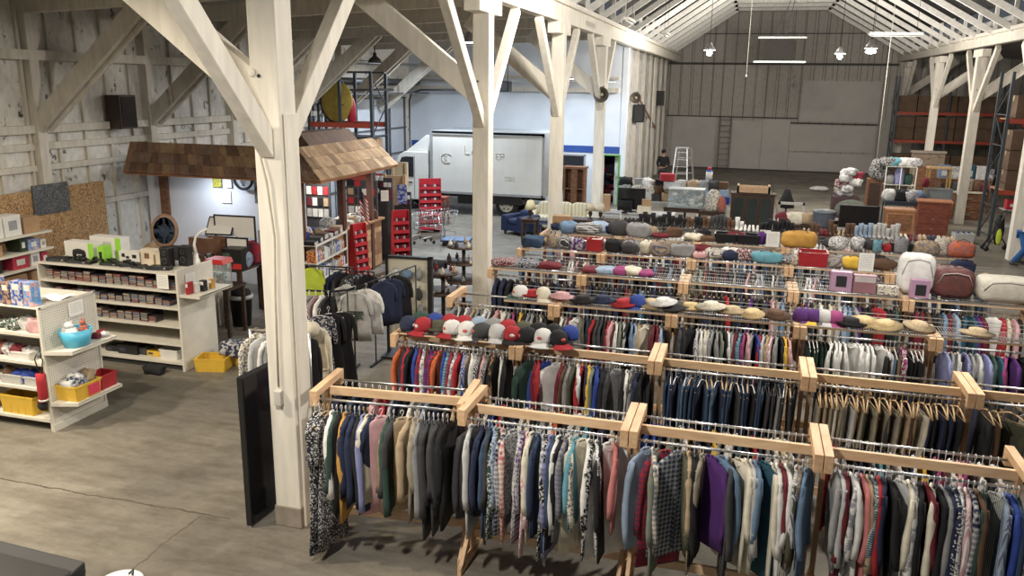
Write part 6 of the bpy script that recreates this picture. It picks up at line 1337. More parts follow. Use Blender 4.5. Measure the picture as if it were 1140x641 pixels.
table('glass_table', 'small glass topped table in front of the striped sofa', 'table', -5.9, 25.3, .9, .5, .55, M('blue_glass', (.08, .10, .16), .1))
t = thing('cupboard', 'brown wooden cupboard with open shelf left of the fourth post', 'cupboard', (-6.3, 30.5, 0)); B().box(-.45, .45, 0, .5, 1.66, 1.74).box(-.40, -.34, 0, .5, 0, 1.66).box(.34, .40, 0, .5, 0, 1.66).box(-.4, .4, .45, .5, 0, 1.66).build('carcass', BROWNW, t)
for z in (.4, .9): B().box(-.36, .36, .02, .46, z, z+.03).build('shelf', BROWNW, t)
B().box(-.12, .12, .03, .07, 0, 1.66).build('centre_board', BROWNW, t)
# black televisions and boxes on tables near left of centre
table('folding_table', 'pale table carrying the black televisions', 'table', -3.2, 25.3, 2.3, .7, .95, M('pale_top', (.5, .5, .5), .5))
def tv(label, x, y, z, w_, h, rz=0, deep=.06, stand=True):
    t = thing('television', label, 'television', (x, y, z), rz); B().box(-w_/2, w_/2, -deep/2, deep/2, .06, h).build('tv_body', BLACKP, t, .008); B().box(-w_/2+.02, w_/2-.02, -deep/2-.004, -deep/2, .09, h-.02).build('screen', M('screen_glass', (.01, .01, .012), .12), t)
    B().box(-w_*.2, w_*.2, -.1, .1, 0, .015).box(-.03, .03, -.02, .02, 0, .08).build('tv_foot', BLACKP, t); return t
tv('large black television standing left of the jewellery cabinet pile', -3.4, 25.3, .951, .85, .72)
tv('low black screen before the large black television', -3.55, 24.98, .951, .45, .36)
carton('brown box standing left of the large television', (-4.15, 25.2, .951), (.22, .3, .5), CARD, .1, None, 'cardboard_box')
carton('cream box stacked before the televisions', (-2.95, 24.95, .951), (.4, .25, .24), M('cream_box', (.66, .58, .45), .6), 0)
carton('tan box topmost before the televisions', (-2.9, 24.97, 1.192), (.26, .2, .2), CARD, .2)
# pile of goods: boxes and clothing on tables
t = table('folding_table', 'long table under the pile of goods by the step ladder', 'table', -2.4, 28.6, 3.6, 1.0, .9, M('pale_top', (.5, .5, .5), .5))
rd = random.Random(77); kinds = ['wh', 'lb', 'lg', 'tn', 'dg', 'ld', 'br', 'bk', 'crr', 'gy', 'whr', 'bl']
for i in range(30):
    x = -4.0 + (i % 10)*.36 + rd.uniform(-.08, .08); lay = i//10; c = rd.choice(kinds)
    if rd.random() < .45: carton('%s box in the heap on the long goods table' % cname(c), (x, 28.45 + .12*lay, .905 + lay*.24), (.3, .26, .23), cloth(c), rd.uniform(-.3, .3), 'boxes heaped on the long goods table, %s' % cname(c), 'cardboard_box')
    else: handbag('%s cloth bundle heaped on the long goods table' % cname(c), (x, 28.45 + .12*lay, .905 + lay*.22), (.38, .3, .26), c[:2], rd.uniform(-.5, .5), 'bundles heaped on the long goods table, %s' % cname(c), c[2:], False, .12, i, 'cloth_bundle', 'bundle')
carton('bright red storage box topmost in the goods heap', (-2.62, 28.3, 1.62), (.5, .35, .24), M('red_paint', (.45, .03, .05), .5), .15, None, 'storage_box', 'box', [(.1, .9, .1, .8, M('red_dark', (.35, .02, .03)))])
carton('white lidded storage tub below the red storage box', (-2.4, 28.25, 1.36), (.6, .4, .24), M('milky_plastic', (.45, .47, .48), .3, 0, .1), -.1, None, 'storage_tub', 'tub', [(.1, .9, .1, .8, M('milky_front', (.55, .56, .56), .3))])
t = thing('glass_showcase', 'glass showcase with blue and white stuffing left of the dark cabinet', 'showcase', (-1.85, 26.9, .96)); B().box(-.56, .56, -.3, .3, .02, .56).build('glass_body', M('showcase_glass', (.55, .62, .62), .08, 0, .05, alpha=.35), t)
b = B()
for x in (-.56, .54):
    for y in (-.3, .28): b.box(x, x+.02, y, y+.02, 0, .58)
b.box(-.58, .58, -.32, .32, .56, .60).box(-.58, .58, -.32, .32, 0, .02).build('showcase_frame', M('silver_frame', (.4, .42, .42), .4, .5), t)
b = B(); r_ = random.Random(31)
for k in range(30): b.blob((r_.uniform(-.46, .46), r_.uniform(-.2, .2), r_.uniform(.1, .42)), (.2, .14, .14), k % 4, 8, 5, .1, k)
h = b.build('stuffing', [cloth('lb'), cloth('wh'), cloth('sg'), cloth('lg')], t); h['kind'] = 'stuff'
table('folding_table', 'table under the glass showcase', 'table', -1.85, 26.9, 1.4, .7, .955, DARKW)
# dark cabinet with wooden tray on top
t = thing('glazed_cabinet', 'dark wooden cabinet with three glazed panels behind the white boots', 'cabinet', (.2, 27, 0)); B().box(-.66, .66, 0, .5, .0, 1.42).box(-.70, .70, -.03, .53, 1.42, 1.47).build('carcass', DARKW, t)
for k in range(3):
    x = -.62 + k*.42; B().box(x, x+.40, -.025, -.001, .1, 1.38).build('door', DARKW, t); B().box(x+.05, x+.35, -.03, -.026, .5, 1.32).build('door_pane', M('dark_glass2', (.03, .04, .04), .15), t)
tb = thing('wooden_tray_box', 'pale wooden open box lying on the dark cabinet', 'box', (.2, 27.2, 1.471)); B().box(-.5, .5, -.2, -.17, 0, .22).box(-.5, .5, .17, .2, 0, .22).box(-.5, -.44, -.2, .2, 0, .26).box(.44, .5, -.2, .2, 0, .26).box(-.5, .5, -.2, .2, 0, .02).build('tray', wood('pale_pine', (.62, .46, .30), (.5, .34, .2)), tb); B().box(-.42, .42, -.206, -.2, .02, .19).build('front_inset', M('tan_inset', (.50, .33, .20)), tb)
table('goods_table', 'low table beside the dark cabinet holding white cushion bag', 'table', -1.0, 26.4, .8, .5, .95, DARKW)
handbag('white upright cushion bag left of the dark cabinet', (-1.0, 26.4, .951), (.4, .3, .6), 'crr', 0, None, '', False, .04, 2, 'cushion_bag', 'bag')
handbag('orange flowered cushion edge beside the white cushion bag', (-.72, 26.25, .951), (.2, .2, .42), 'or', 0, None, 'r', False, .06, 2, 'cushion', 'cushion')
t = B().lathe([(.12, 0), (.13, .3), (.10, .34), (.11, .62), (.08, .7)], n=16).build('water_dispenser', M('dispenser_blue', (.05, .12, .42), .4), None); t.location = (-1.3, 29.4, 1.25); tag(t, 'blue and white dispenser with red top above the showcase', 'dispenser'); B().lathe([(.115, .36), (.115, .62)], n=16).build('white_band', WBX, t); B().lathe([(.09, .7), (.06, .78), (.001, .79)], n=16).build('red_top', M('red_paint', (.45, .03, .05), .5), t)
table('stand', 'dark stand under the blue and white dispenser', 'stand', -1.3, 29.4, .5, .5, 1.249, DARKW)
handbag('dark blue coat draped left of the blue dispenser', (-1.75, 29.5, 1.0), (.6, .4, .5), 'nv', 0, None, '', False, .1, 4, 'draped_coat', 'coat')
table('stand', 'low stand below the dark blue coat', 'stand', -1.8, 29.5, .6, .5, .999, DARKW)
# hat on a stand and white framed chair
t = thing('white_chair', 'white framed open back chair right of the dark cabinet', 'chair', (1.45, 28.5, 0)); B().box(-.42, .42, -.02, .04, .98, 1.06).box(-.42, -.35, -.02, .04, 0, 1.06).box(.35, .42, -.02, .04, 0, 1.06).box(-.42, .42, -.02, .04, .62, .68).build('back_frame', M('dull_white', (.55, .54, .51), .5), t); B().box(-.42, .42, -.5, .04, .42, .48).build('seat', M('cream_seat', (.42, .38, .3), .8), t)
for x in (-.38, .38): B().box(x-.03, x+.03, -.5, -.44, 0, .42).build('leg', M('dull_white', (.55, .54, .51), .5), t)
t = thing('draped_stand', 'small black cloth draped stand on the floor beyond the chair', 'stand', (1.4, 31.0, 0)); B().lathe([(.28, .55), (.26, .75), (.16, 1.0), (.10, 1.2), (.001, 1.24)], n=14).build('black_cloth', cloth('bk'), t); B().tube((0, 0, 0), (0, 0, 1.1), .03, 8).lathe([(.2, 0), (.2, .03), (.02, .05)], n=14).build('stand_pole', BLACKP, t)
t = tag(B().blob((0, 0, .1), (.9, .5, .24), n=18, lv=8, lump=.05).build('cardboard_scraps', cloth('lg')), 'small grey bundle on the far empty floor', 'bundle'); t.location = (3.3, 41.5, .02)
table('goods_table', 'low table of cushions behind the middle of the shoe rack', 'table', 1.75, 25.0, 1.4, .7, .9, DARKW)
for i, (x, c, lb) in enumerate([(1.35, 'cr', 'cream cushion on the low table behind the shoe rack'), (1.8, 'tn', 'tan long cushion on the low table behind the shoe rack'), (1.15, 'mr', 'maroon cushion at left of the low table')]): handbag(lb, (x, 25.0, .901), (.5, .4, .3), c, 0, None, '', False, .04, i, 'cushion', 'cushion')
# black tv and orange crate, dresser
table('goods_table', 'dark table carrying the widest black television', 'table', 3.2, 24.1, 2.3, .7, .95, DARKW)
tv('widest black television behind the shoe rack', 3.0, 24.1, .951, 1.02, .68)
tt = thing('wooden_chest', 'orange brown wooden chest right of the widest television', 'chest', (4.0, 24.1, .951)); B().box(-.36, .36, -.25, .25, 0, .60).build('chest_body', wood('orange_wood', (.42, .20, .09), (.28, .12, .05)), tt, .01); B().box(-.38, .38, -.27, .27, .60, .66).build('chest_lid', wood('orange_wood', (.42, .20, .09), (.28, .12, .05)), tt); B().box(-.30, .30, -.256, -.25, .08, .52).build('front_panel', BROWNW, tt)
t = thing('storage_bin', 'grey round topped bin left of the widest television', 'bin', (2.15, 24.6, 0)); B().lathe([(.26, 0), (.30, 1.3), (.31, 1.32)], n=20).build('bin_body', M('grey_blue_bin', (.12, .14, .18), .5), t); B().lathe([(.32, 1.32), (.3, 1.38), (.001, 1.42)], n=20).build('bin_lid', M('bin_lid', (.16, .18, .2), .5), t)
t = thing('cushion', 'pale green round cushion above the widest television', 'cushion', (2.95, 25.6, 1.0)); B().blob((0, 0, .3), (.9, .3, .6), n=18, lv=8).build('cushion_cover', cloth('sg'), t)
table('goods_table', 'table under the pale green cushion', 'table', 2.95, 25.6, 1.2, .6, 1.0, DARKW)
t = thing('writing_desk', 'red brown wooden desk with drawers left of the forked post', 'desk', (6.05, 30.2, 0), -.12); B().box(-.48, .48, -.35, .35, 0, 1.1).build('carcass', REDW, t, .01); B().box(-.54, .54, -.42, .4, 1.1, 1.15).build('desktop', wood('desk_top', (.38, .16, .08), (.25, .09, .04)), t, .01)
for z in (.1, .42, .74):
    o = B().box(-.40, .40, -.37, -.35, z, z+.28).build('drawer', REDW, t); B().lathe([(.025, -.02), (.02, .02)], (0, -.385, z+.14), 10, R=Matrix.Rotation(pi/2, 3, 'X')).build('drawer_knob', CHROME, o)

# bagged clothes, wire rack, mantel etc.
t = thing('clothes_bin', 'dark bin heaped with clear bags of clothes before the far floor', 'clothes bin', (3.45, 32, 0)); B().box(-.45, .45, -.35, .35, 0, .95).build('bin_body', M('maroon_bin', (.07, .035, .04), .6), t, .02)
for i in range(11): 
    a = i*2.4; handbag('clear bag of clothes heaped on the dark bin', (3.45 + .3*cos(a)*(i % 3)*.5, 32 + .2*sin(a), .96 + .075*i), (.42, .36, .24), ['lg', 'crr', 'whr', 'gy', 'mrr', 'wh', 'tnr', 'lg', 'rdr', 'wh', 'whr'][i][:2], a, 'clear bags on the dark bin', ['', 'r', 'r', '', 'r', '', 'r', '', 'r', '', 'r'][i], False, .12, i, 'clothes_bag', 'bag')
t = thing('white_rack', 'white tube rack topped with clothes left of the brick mantel', 'rack', (5.25, 32.5, 0))
for x in (-.5, 0, .5):
    for y in (-.3, .3): B().tube((x, y, 0), (x, y, 2.05), .018, 8).build('upright', WHITEMET, t)
for z in (.95, 1.4, 2.05): B().box(-.52, .52, -.32, .32, z-.015, z).build('shelf', WHITEMET, t)
for i, (x, c) in enumerate([(-.45, 'dgr'), (-.2, 'cy'), (.1, 'wh'), (.4, 'whr')]): handbag('%s clothes heap on top of the white tube rack' % cname(c), (5.25 + x, 32.5, 2.051), (.45, .4, .26), c[:2], 0, None, c[2:], False, .12, i+9, 'clothes_heap', 'clothes')
for i, (x, c, hh) in enumerate([(0, 'lv', .6), (.3, 'gn', .35), (-.3, 'gy', .3)]): handbag('%s cloth hanging within the white tube rack' % cname(c), (5.25 + x, 32.5, 1.401), (.26, .3, hh), c, 0, None, '', False, .05, i, 'hanging_cloth', 'cloth')
handbag('large dark backpack at left of the white tube rack top', (4.62, 32.8, 1.55), (.6, .45, .65), 'dg', .3, None, 'r', False, .08, 7, 'backpack', 'backpack')
carton('brown crate under the large dark backpack', (4.5, 32.9, 0), (.5, .45, 1.54), BROWNW, 0, None, 'crate', 'crate', [(.1, .9, .1, .9, DARKW)])
for i, (x, c) in enumerate([(4.75, 'lg'), (5.1, 'bk'), (5.45, 'lgr'), (5.65, 'ldr')]): handbag('%s bundle on the dark table below the white tube rack' % cname(c), (x, 30.9, 1.0), (.42, .38, .34), c[:2], .2*i, None, c[2:], False, .1, i+3, 'cloth_bundle', 'bundle')
table('goods_table', 'dark table of bundles below the white tube rack', 'table', 5.2, 30.9, 1.25, .7, .999, M('navy_table', (.03, .04, .06), .6))
BRK = paint('brick_face', (.23, .17, .12), (.12, .09, .07), .55, 3, (1, 1, 2), (.7, 1.2), ('Z', .09))
t = thing('mantelpiece', 'grey brown brick patterned fireplace surround at right', 'mantelpiece', (6.95, 37, 0)); B().box(-.6, -.32, -.15, .15, 0, 2.25).box(.32, .6, -.15, .15, 0, 2.25).box(-.32, .32, -.15, .15, 1.65, 2.25).build('surround', BRK, t); B().box(-.64, .64, -.2, .2, 2.25, 2.33).build('mantel_shelf', M('mantel_top', (.26, .22, .18), .7), t); B().box(-.34, .34, -.16, -.15, 0, 1.72).box(-.3, .3, -.152, -.145, 0, 1.66).build('inner_frame', BROWNW, t)
t = thing('bar_table', 'tall tan wooden table before the brick patterned surround', 'table', (6.95, 34.6, 0)); B().box(-.42, .42, -.3, .3, 1.84, 1.9).build('tabletop', wood('tan_top', (.50, .34, .18), (.38, .24, .12)), t)
for sx in (-1, 1):
    for sy in (-1, 1): B().bar((sx*.36, sy*.24, 1.84), (sx*.38, sy*.26, 0), .06, .06).build('leg', M('yellow_wood', (.36, .24, .08), .6), t)
B().box(-.36, .36, -.25, -.22, .5, .56).box(-.36, .36, .22, .25, .5, .56).build('stretcher', BROWNW, t)
carton('grey lidded tub under the tall tan table', (6.75, 33.2, .81), (.85, .5, .42), M('grey_tub', (.16, .18, .19), .4), 0, None, 'storage_tub', 'tub', [(.1, .9, .1, .8, M('grey_tub_front', (.2, .22, .23), .4))])
table('goods_table', 'brown table under the grey lidded tub', 'table', 6.65, 33.2, 1.1, .6, .81, BROWNW)
for i, c in enumerate(['mr', 'dg', 'wh', 'br']): handbag('%s oddment on the brown table by the forked post' % cname(c), (6.35 + i*.22, 33.6, 1.25 if i == 0 else .81), (.2, .2, .28), c, 0, None, '', False, .1, i, 'table_oddment', 'goods')
# ladders
def ladder(t, x0, z0, z1, w0, w1, n, mt, y=0, tilt=0, name='ladder_rail'):
    for s in (-1, 1): B().bar((x0 + s*w0/2, y, z0), (x0 + s*w1/2, y + tilt, z1), .05, .07).build(name, mt, t)
    for k in range(n): f = (k+.7)/(n+.4); ww = w0 + (w1-w0)*f; B().box(x0-ww/2, x0+ww/2, y+tilt*f-.02, y+tilt*f+.02, z0+(z1-z0)*f, z0+(z1-z0)*f+.03).build('rung', mt, t)
t = thing('wall_ladder', 'dark ladder standing upright against the far wall', 'ladder', (-1.5, 50.4, 0)); ladder(t, 0, 0, 3.1, .62, .62, 9, M('ladder_dark', (.06, .06, .06), .5, .3), 0, .3)
ALU = M('aluminium', (.50, .51, .52), .35, .7, .05)
t = thing('step_ladder', 'aluminium step ladder standing beside the heap of goods', 'ladder', (-2.8, 35.6, 0)); ladder(t, 0, 0, 2.2, .75, .45, 7, ALU, 0, .35, 'front_rail'); ladder(t, .15, 0, 2.2, .9, .5, 3, ALU, 1.1, -.65, 'rear_rail'); B().box(-.25, .3, .3, .5, 2.18, 2.24).build('ladder_top', ALU, t)
# wall items on left nave wall
def horn(label, x, y, z, r=.22, rz=0):
    t = thing('horn_speaker', label, 'horn speaker', (x, y, z), rz); R = Matrix.Rotation(pi/2, 3, 'X'); B().lathe([(.05, -.25), (.07, -.05), (.12, .08), (r, .2), (r+.01, .21), (r-.02, .19), (.1, .06)], n=20, R=R).build('horn', M('horn_metal', (.13, .11, .09), .5, .5), t); B().lathe([(.06, .1), (.05, .18), (.001, .2)], n=12, R=R).build('horn_core', M('horn_core', (.45, .4, .3), .5), t); B().box(-.02, .02, .1, .3, -.03, .25).build('bracket', BLACKP, t); return t
horn('bronze horn loudspeaker on the fourth post', -4.38, 25.0, 4.45)
horn('bronze horn loudspeaker on the flaking wall right of the fourth post', -4.7, 35.0, 4.25)
for i, (y, z, lb) in enumerate([(36.5, 3.2, 'black box speaker on the flaking wall under the horn'), (44.5, 3.75, 'small black speaker far along the flaking wall')]):
    t = B().box(-.12, .3, -.35, .3, 0, .75).build('wall_speaker', BLACKP, None, .01); t.location = (-4.85, y, z); tag(t, lb, 'speaker'); B().box(-.08, .26, -.362, -.35, .04, .7).build('grille', M('grille_dark', (.03, .03, .03)), t)
b = B()
for y in (34, 36.4, 38.8, 41.2, 43.6, 46, 48.4): b.box(-5, -4.86, y, y+.14, 0, 6.2)
tag(b.build('wall_studs', POSTG), 'pale vertical studs along the flaking wall', 'wall studs', None, 'stuff'); 
tag(B().bar((-4.85, 37, 4.2), (-4.85, 44, 2.6), .04, .10).build('diagonal_brace', M('rusty_board', (.3, .17, .11))), 'rusty diagonal strip on the flaking left nave wall', 'brace')
# ceiling fixtures
def tube_fixture(label, x, y, z, ln, rz, lit=False, tilt=0, drop=2.0):
    t = thing('strip_light', label, 'strip light', (x, y, z), rz); B().box(-ln/2, ln/2, -.08, .08, 0, .07).build('fixture_body', WHITEMET, t, .005); B().tube((-ln/2+.05, 0, -.02), (ln/2-.05, 0, -.02), .02, 8).build('tube_lamp', M('tube_lit' if lit else 'tube_off', (.9, .9, .86), .4, emit=6 if lit else 0), t)
    b = B()
    for s in (-.4, .4): b.tube((s*ln, 0, .07), (s*ln, 0, drop), .006, 4)
    b.build('suspension_wire', BLACKP, t); return t
tube_fixture('white unlit strip light nearest the left header', -3.3, 22.5, 6.35, 1.2, pi/2)
tube_fixture('white unlit strip light second from the left header', -2.75, 26.5, 6.25, 1.2, pi/2)
tube_fixture('strip light at right with one bright end', 3.3, 23.6, 6.05, 1.3, .2)
t = thing('ceiling_heater', 'dark suspended heater panel between two bright bars', 'heater', (1.0, 44, 6.05)); B().box(-.75, .75, -.25, .25, 0, .95).build('heater_body', M('dark_iron', (.05,.045,.04), .6, .6), t); B().box(-1.2, 1.25, -.3, -.2, -.12, -.04).box(-1.05, 1.2, -.3, -.2, 1.02, 1.1).build('reflector_bar', M('bar_silver', (.75, .78, .72), .3, .2, .02), t)
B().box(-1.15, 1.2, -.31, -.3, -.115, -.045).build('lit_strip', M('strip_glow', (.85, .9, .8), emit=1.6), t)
B().bar((-.2, 0, .95), (.3, 0, 2.8), .03, .03).bar((.2, 0, .95), (.5, 0, 2.8), .03, .03).build('suspension_rod', BLACKP, t)

# ---- right side racks
DC2 = M('dim_carton', (.115, .072, .045), .85, 0, .25, 3)  # cardboard darkened, the gloom of the right aisle put into its colour
t = thing('pallet_rack', 'dark pallet rack with orange beams at the right edge', 'pallet rack', (7.55, 29.1, 0))
for x in (0, 2.8): pallet_frame(t, x, 0, 1.3, 5.3)
for z in (1.55, 3.75):
    for y in (-.03, 1.33): B().box(.05, 2.75, y-.03, y+.03, z, z+.14).build('cross_beam', ORG, t)
    B().box(.1, 2.7, .05, 1.25, z+.10, z+.13).build('deck_board', CARD, t)
for z in (.5, 1.05): B().box(.3, 2.7, .0, .6, z, z+.03).build('grey_shelf', M('grey_shelf', (.35, .36, .37), .5), t)
for i in range(6): carton('brown carton stacked on the middle beam of the right rack, %s' % ['left lower', 'left middle', 'left upper', 'right lower', 'right middle', 'right upper'][i], (8.3 + (i//3)*1.1, 29.7, 1.69 + (i % 3)*.62), (1.0, .9, .6), DC2, 0)
for i in range(2): carton('brown carton on the top beam of the right rack, %s' % ['left', 'right'][i], (8.3 + i*1.1, 29.7, 3.89), (1.0, .9, .7), DC2, 0)
for i, (x, c) in enumerate([(8.1, 'rd'), (8.5, 'rd'), (8.9, 'dg')]): carton('%s bin on the lower part of the right rack, number from left %s' % (cname(c), ['one', 'two', 'three'][i]), (x, 29.35, 1.081), (.34, .3, .3), cloth(c), 0, None, 'parts_bin', 'bin', [(.3, .7, .3, .6, WBX)])
t = thing('pallet_rack', 'long dim pallet rack across the back of the right aisle', 'pallet rack', (7.0, 46.6, 0))
for x in (0, 2.4, 4.8): pallet_frame(t, x, 0, 1.1, 5.4)
for z in (2.1, 3.5):
    for y in (-.03, 1.13): B().box(.05, 4.75, y-.03, y+.03, z, z+.14).build('cross_beam', ORG, t)
    B().box(.05, 4.75, .02, 1.1, z+.10, z+.13).build('deck_board', DARKW, t)
DC2 = M('dim_carton', (.115, .072, .045), .85, 0, .25, 3)
for z, h, rw in ((.0, .75, 'floor'), (.76, .75, 'low'), (2.24, .6, 'middle'), (2.85, .55, 'upper middle'), (3.64, .8, 'top')):
    for k in range(5): carton('dim brown carton on the %s level of the long rack, %s from left' % (rw, ['first', 'second', 'third', 'fourth', 'fifth'][k]), (7.5 + k*.93, 47.1, z), (.88, .8, h), DC2, 0)
t = thing('pallet_rack', 'dim second pallet rack running along the right wall', 'pallet rack', (11.5, 33.5, 0))
for k in range(4):
    o = pallet_frame(t, 0, 0, 0.001, .01) if False else None
    b = B(); y = k*2.8
    for x in (0, 1.1): b.box(x-.04, x+.04, y-.045, y+.045, 0, 5.2)
    for q in range(5): b.bar((0, y, .3+q*.95), (1.1, y, 1.2+q*.95), .03, .03)
    b.build('upright_frame', STEEL, t)
for z in (1.6, 3.2): B().box(-.03, .03, 0, 8.4, z, z+.14).box(1.07, 1.13, 0, 8.4, z, z+.14).build('cross_beam', ORG, t); B().box(0, 1.1, 0, 8.4, z+.1, z+.13).build('deck_board', DARKW, t)
for z, rw in ((0, 'floor'), (1.74, 'middle'), (3.34, 'top')):
    for k in range(8): carton('dim carton on the %s level of the right wall rack, %s from the front' % (rw, ['first', 'second', 'third', 'fourth', 'fifth', 'sixth', 'seventh', 'eighth'][k]), (12.05, 34.1 + k*1.02, z), (.9, .95, 1.15), DC2, 0)
# table of goods, dresser and basket near the forked post
t = thing('chest_of_drawers', 'brown chest of drawers right of the forked post', 'chest of drawers', (8.0, 34.4, 0)); B().box(-.5, .5, -.25, .25, 0, 1.0).build('carcass', BROWNW, t, .01); B().box(-.55, .55, -.3, .28, 1.0, 1.06).build('top', M('pale_dresser_top', (.6, .56, .48), .5), t)
for z in (.08, .38, .68): o = B().box(-.44, .44, -.27, -.25, z, z+.26).build('drawer', BROWNW, t); B().box(-.1, .1, -.285, -.27, z+.11, z+.14).build('drawer_pull', CHROME, o)
for i, (x, z, s, c) in enumerate([(7.6, 1.061, (.3, .3, .3), 'dg'), (7.95, 1.061, (.3, .3, .42), 'tnr'), (8.25, 1.061, (.3, .3, .35), 'br'), (8.5, 1.061, (.25, .3, .3), 'mr')]): handbag('%s basket on the chest right of the forked post' % cname(c), (x, 34.4, z), s, c[:2], 0, None, c[2:], False, .09, i, 'goods_basket', 'basket')
t = table('goods_table', 'tall table of plastic boxes behind the brown chest', 'table', 8.2, 36.2, 1.9, .7, 1.35, BROWNW)
for i, (x, s, c) in enumerate([(7.45, (.4, .4, .5), 'ldr'), (7.9, (.4, .4, .45), 'lgr'), (8.3, (.4, .4, .55), 'tl'), (8.75, (.4, .4, .5), 'lg'), (9.05, (.3, .3, .4), 'gyr')]): carton('%s plastic box on the tall table behind the chest' % cname(c), (x, 36.2, 1.351), s, cloth(c), 0, None, 'plastic_box', 'box', [(.2, .8, .2, .6, cloth('lg'))])
crate('clear basket of bottles on the floor by the rack foot', (6.75, 28.9, 0), (.55, .4, .3), 'lg', .1, None, 'basket', 'basket', True)
for i, (x, c) in enumerate([(6.6, 'lb'), (6.75, 'wh'), (6.9, 'wh')]):
    t = B().lathe([(.07, 0), (.075, .22), (.03, .28), (.03, .32), (.001, .33)], n=14).build('bottle', cloth(c)); t.location = (x, 28.9, .02); tag(t, '%s plastic bottle standing in the clear basket, %s' % (cname(c), ['left', 'middle', 'right'][i]), 'bottle'); B().lathe([(.032, .28), (.032, .33), (.001, .335)], n=10).build('cap', cloth('bl'), t)
# pushchair and vest like things left of the person
t = thing('pushchair', 'folded black pushchair with lime cloth beside the rack foot', 'pushchair', (7.35, 27.6, 0)); B().path([(-.25, -.1, .08), (0, 0, .6), (.15, 0, 1.15), (.3, 0, 1.2)], .02, 8).path([(-.25, .3, .08), (0, .35, .6), (.15, .35, 1.15), (.3, .35, 1.2)], .02, 8).path([(.35, -.1, .08), (.1, 0, .5), (-.1, 0, .9)], .02, 8).build('frame', BLACKP, t); B().blob((.08, .15, .62), (.3, .4, .9), n=14, lv=8, lump=.06).build('fabric_seat', cloth('bk'), t); B().blob((.05, -.08, .45), (.16, .1, .5), n=10, lv=7).build('lime_cloth', M('lime_vest', (.50, .60, .05), .8), t)
for x, y in ((-.25, -.1), (-.25, .3), (.35, -.1), (.35, .3)): B().lathe([(.07, -.02), (.08, 0), (.07, .02)], (x, y, .08), 14, R=Matrix.Rotation(pi/2, 3, 'X')).build('wheel', BLACKP, t)
#handbag('red striped cloth behind the folded pushchair', (7.55, 28.3, 0), (.4, .4, 1.35), 'rd', 0, None, 's', False, .06, 4, 'striped_cloth', 'cloth')

for i, (x, y, z0, z1, lb) in enumerate([(-4.6, 40.0, .5, 6.0, 'thin white conduit down the flaking left nave wall'), (4.9, 36.0, 1.6, 10.0, 'thin rope hanging in the right of the nave'), (-.4, 36.0, 5.2, 10.0, 'thin wire hanging left of the heater panel')]):
    tag(B().tube((0, 0, z0), (0, 0, z1), .025 if i == 0 else .012, 6).lathe([(.03, z0-.06), (.035, z0), (.001, z0+.06)], n=8).build('conduit' if i == 0 else 'hanging_rope', WHITEMET), lb, 'conduit' if i == 0 else 'rope').location = (x, y, 0)
# ================================================================== PEOPLE
def skinned(name, verts, edges, rad, mt, parent=None, root=0, lv=2):
    me = bpy.data.meshes.new(name); me.from_pydata(verts, edges, []); o = bpy.data.objects.new(name, me); COL.objects.link(o)
    md = o.modifiers.new('skin', 'SKIN'); md.use_smooth_shade = True
    if not me.skin_vertices: 
        raise RuntimeError('no skin layer')
    for i, r in enumerate(rad):
        r = r if isinstance(r, tuple) else (r, r)
        me.skin_vertices[0].data[i].radius = r; me.skin_vertices[0].data[i].use_root = (i == root)
    sb = o.modifiers.new('sub', 'SUBSURF'); sb.levels = lv; sb.render_levels = lv
    dg = bpy.context.evaluated_depsgraph_get(); dg.update(); nm = bpy.data.meshes.new_from_object(o.evaluated_get(dg)); o.modifiers.clear(); o.data = nm; nm.name = name
    nm.materials.clear(); nm.materials.append(mt)
    for p in nm.polygons: p.use_smooth = True
    if parent: o.parent = parent
    return o
SKIN = M('skin', (.50, .30, .21), .6, 0, .04)
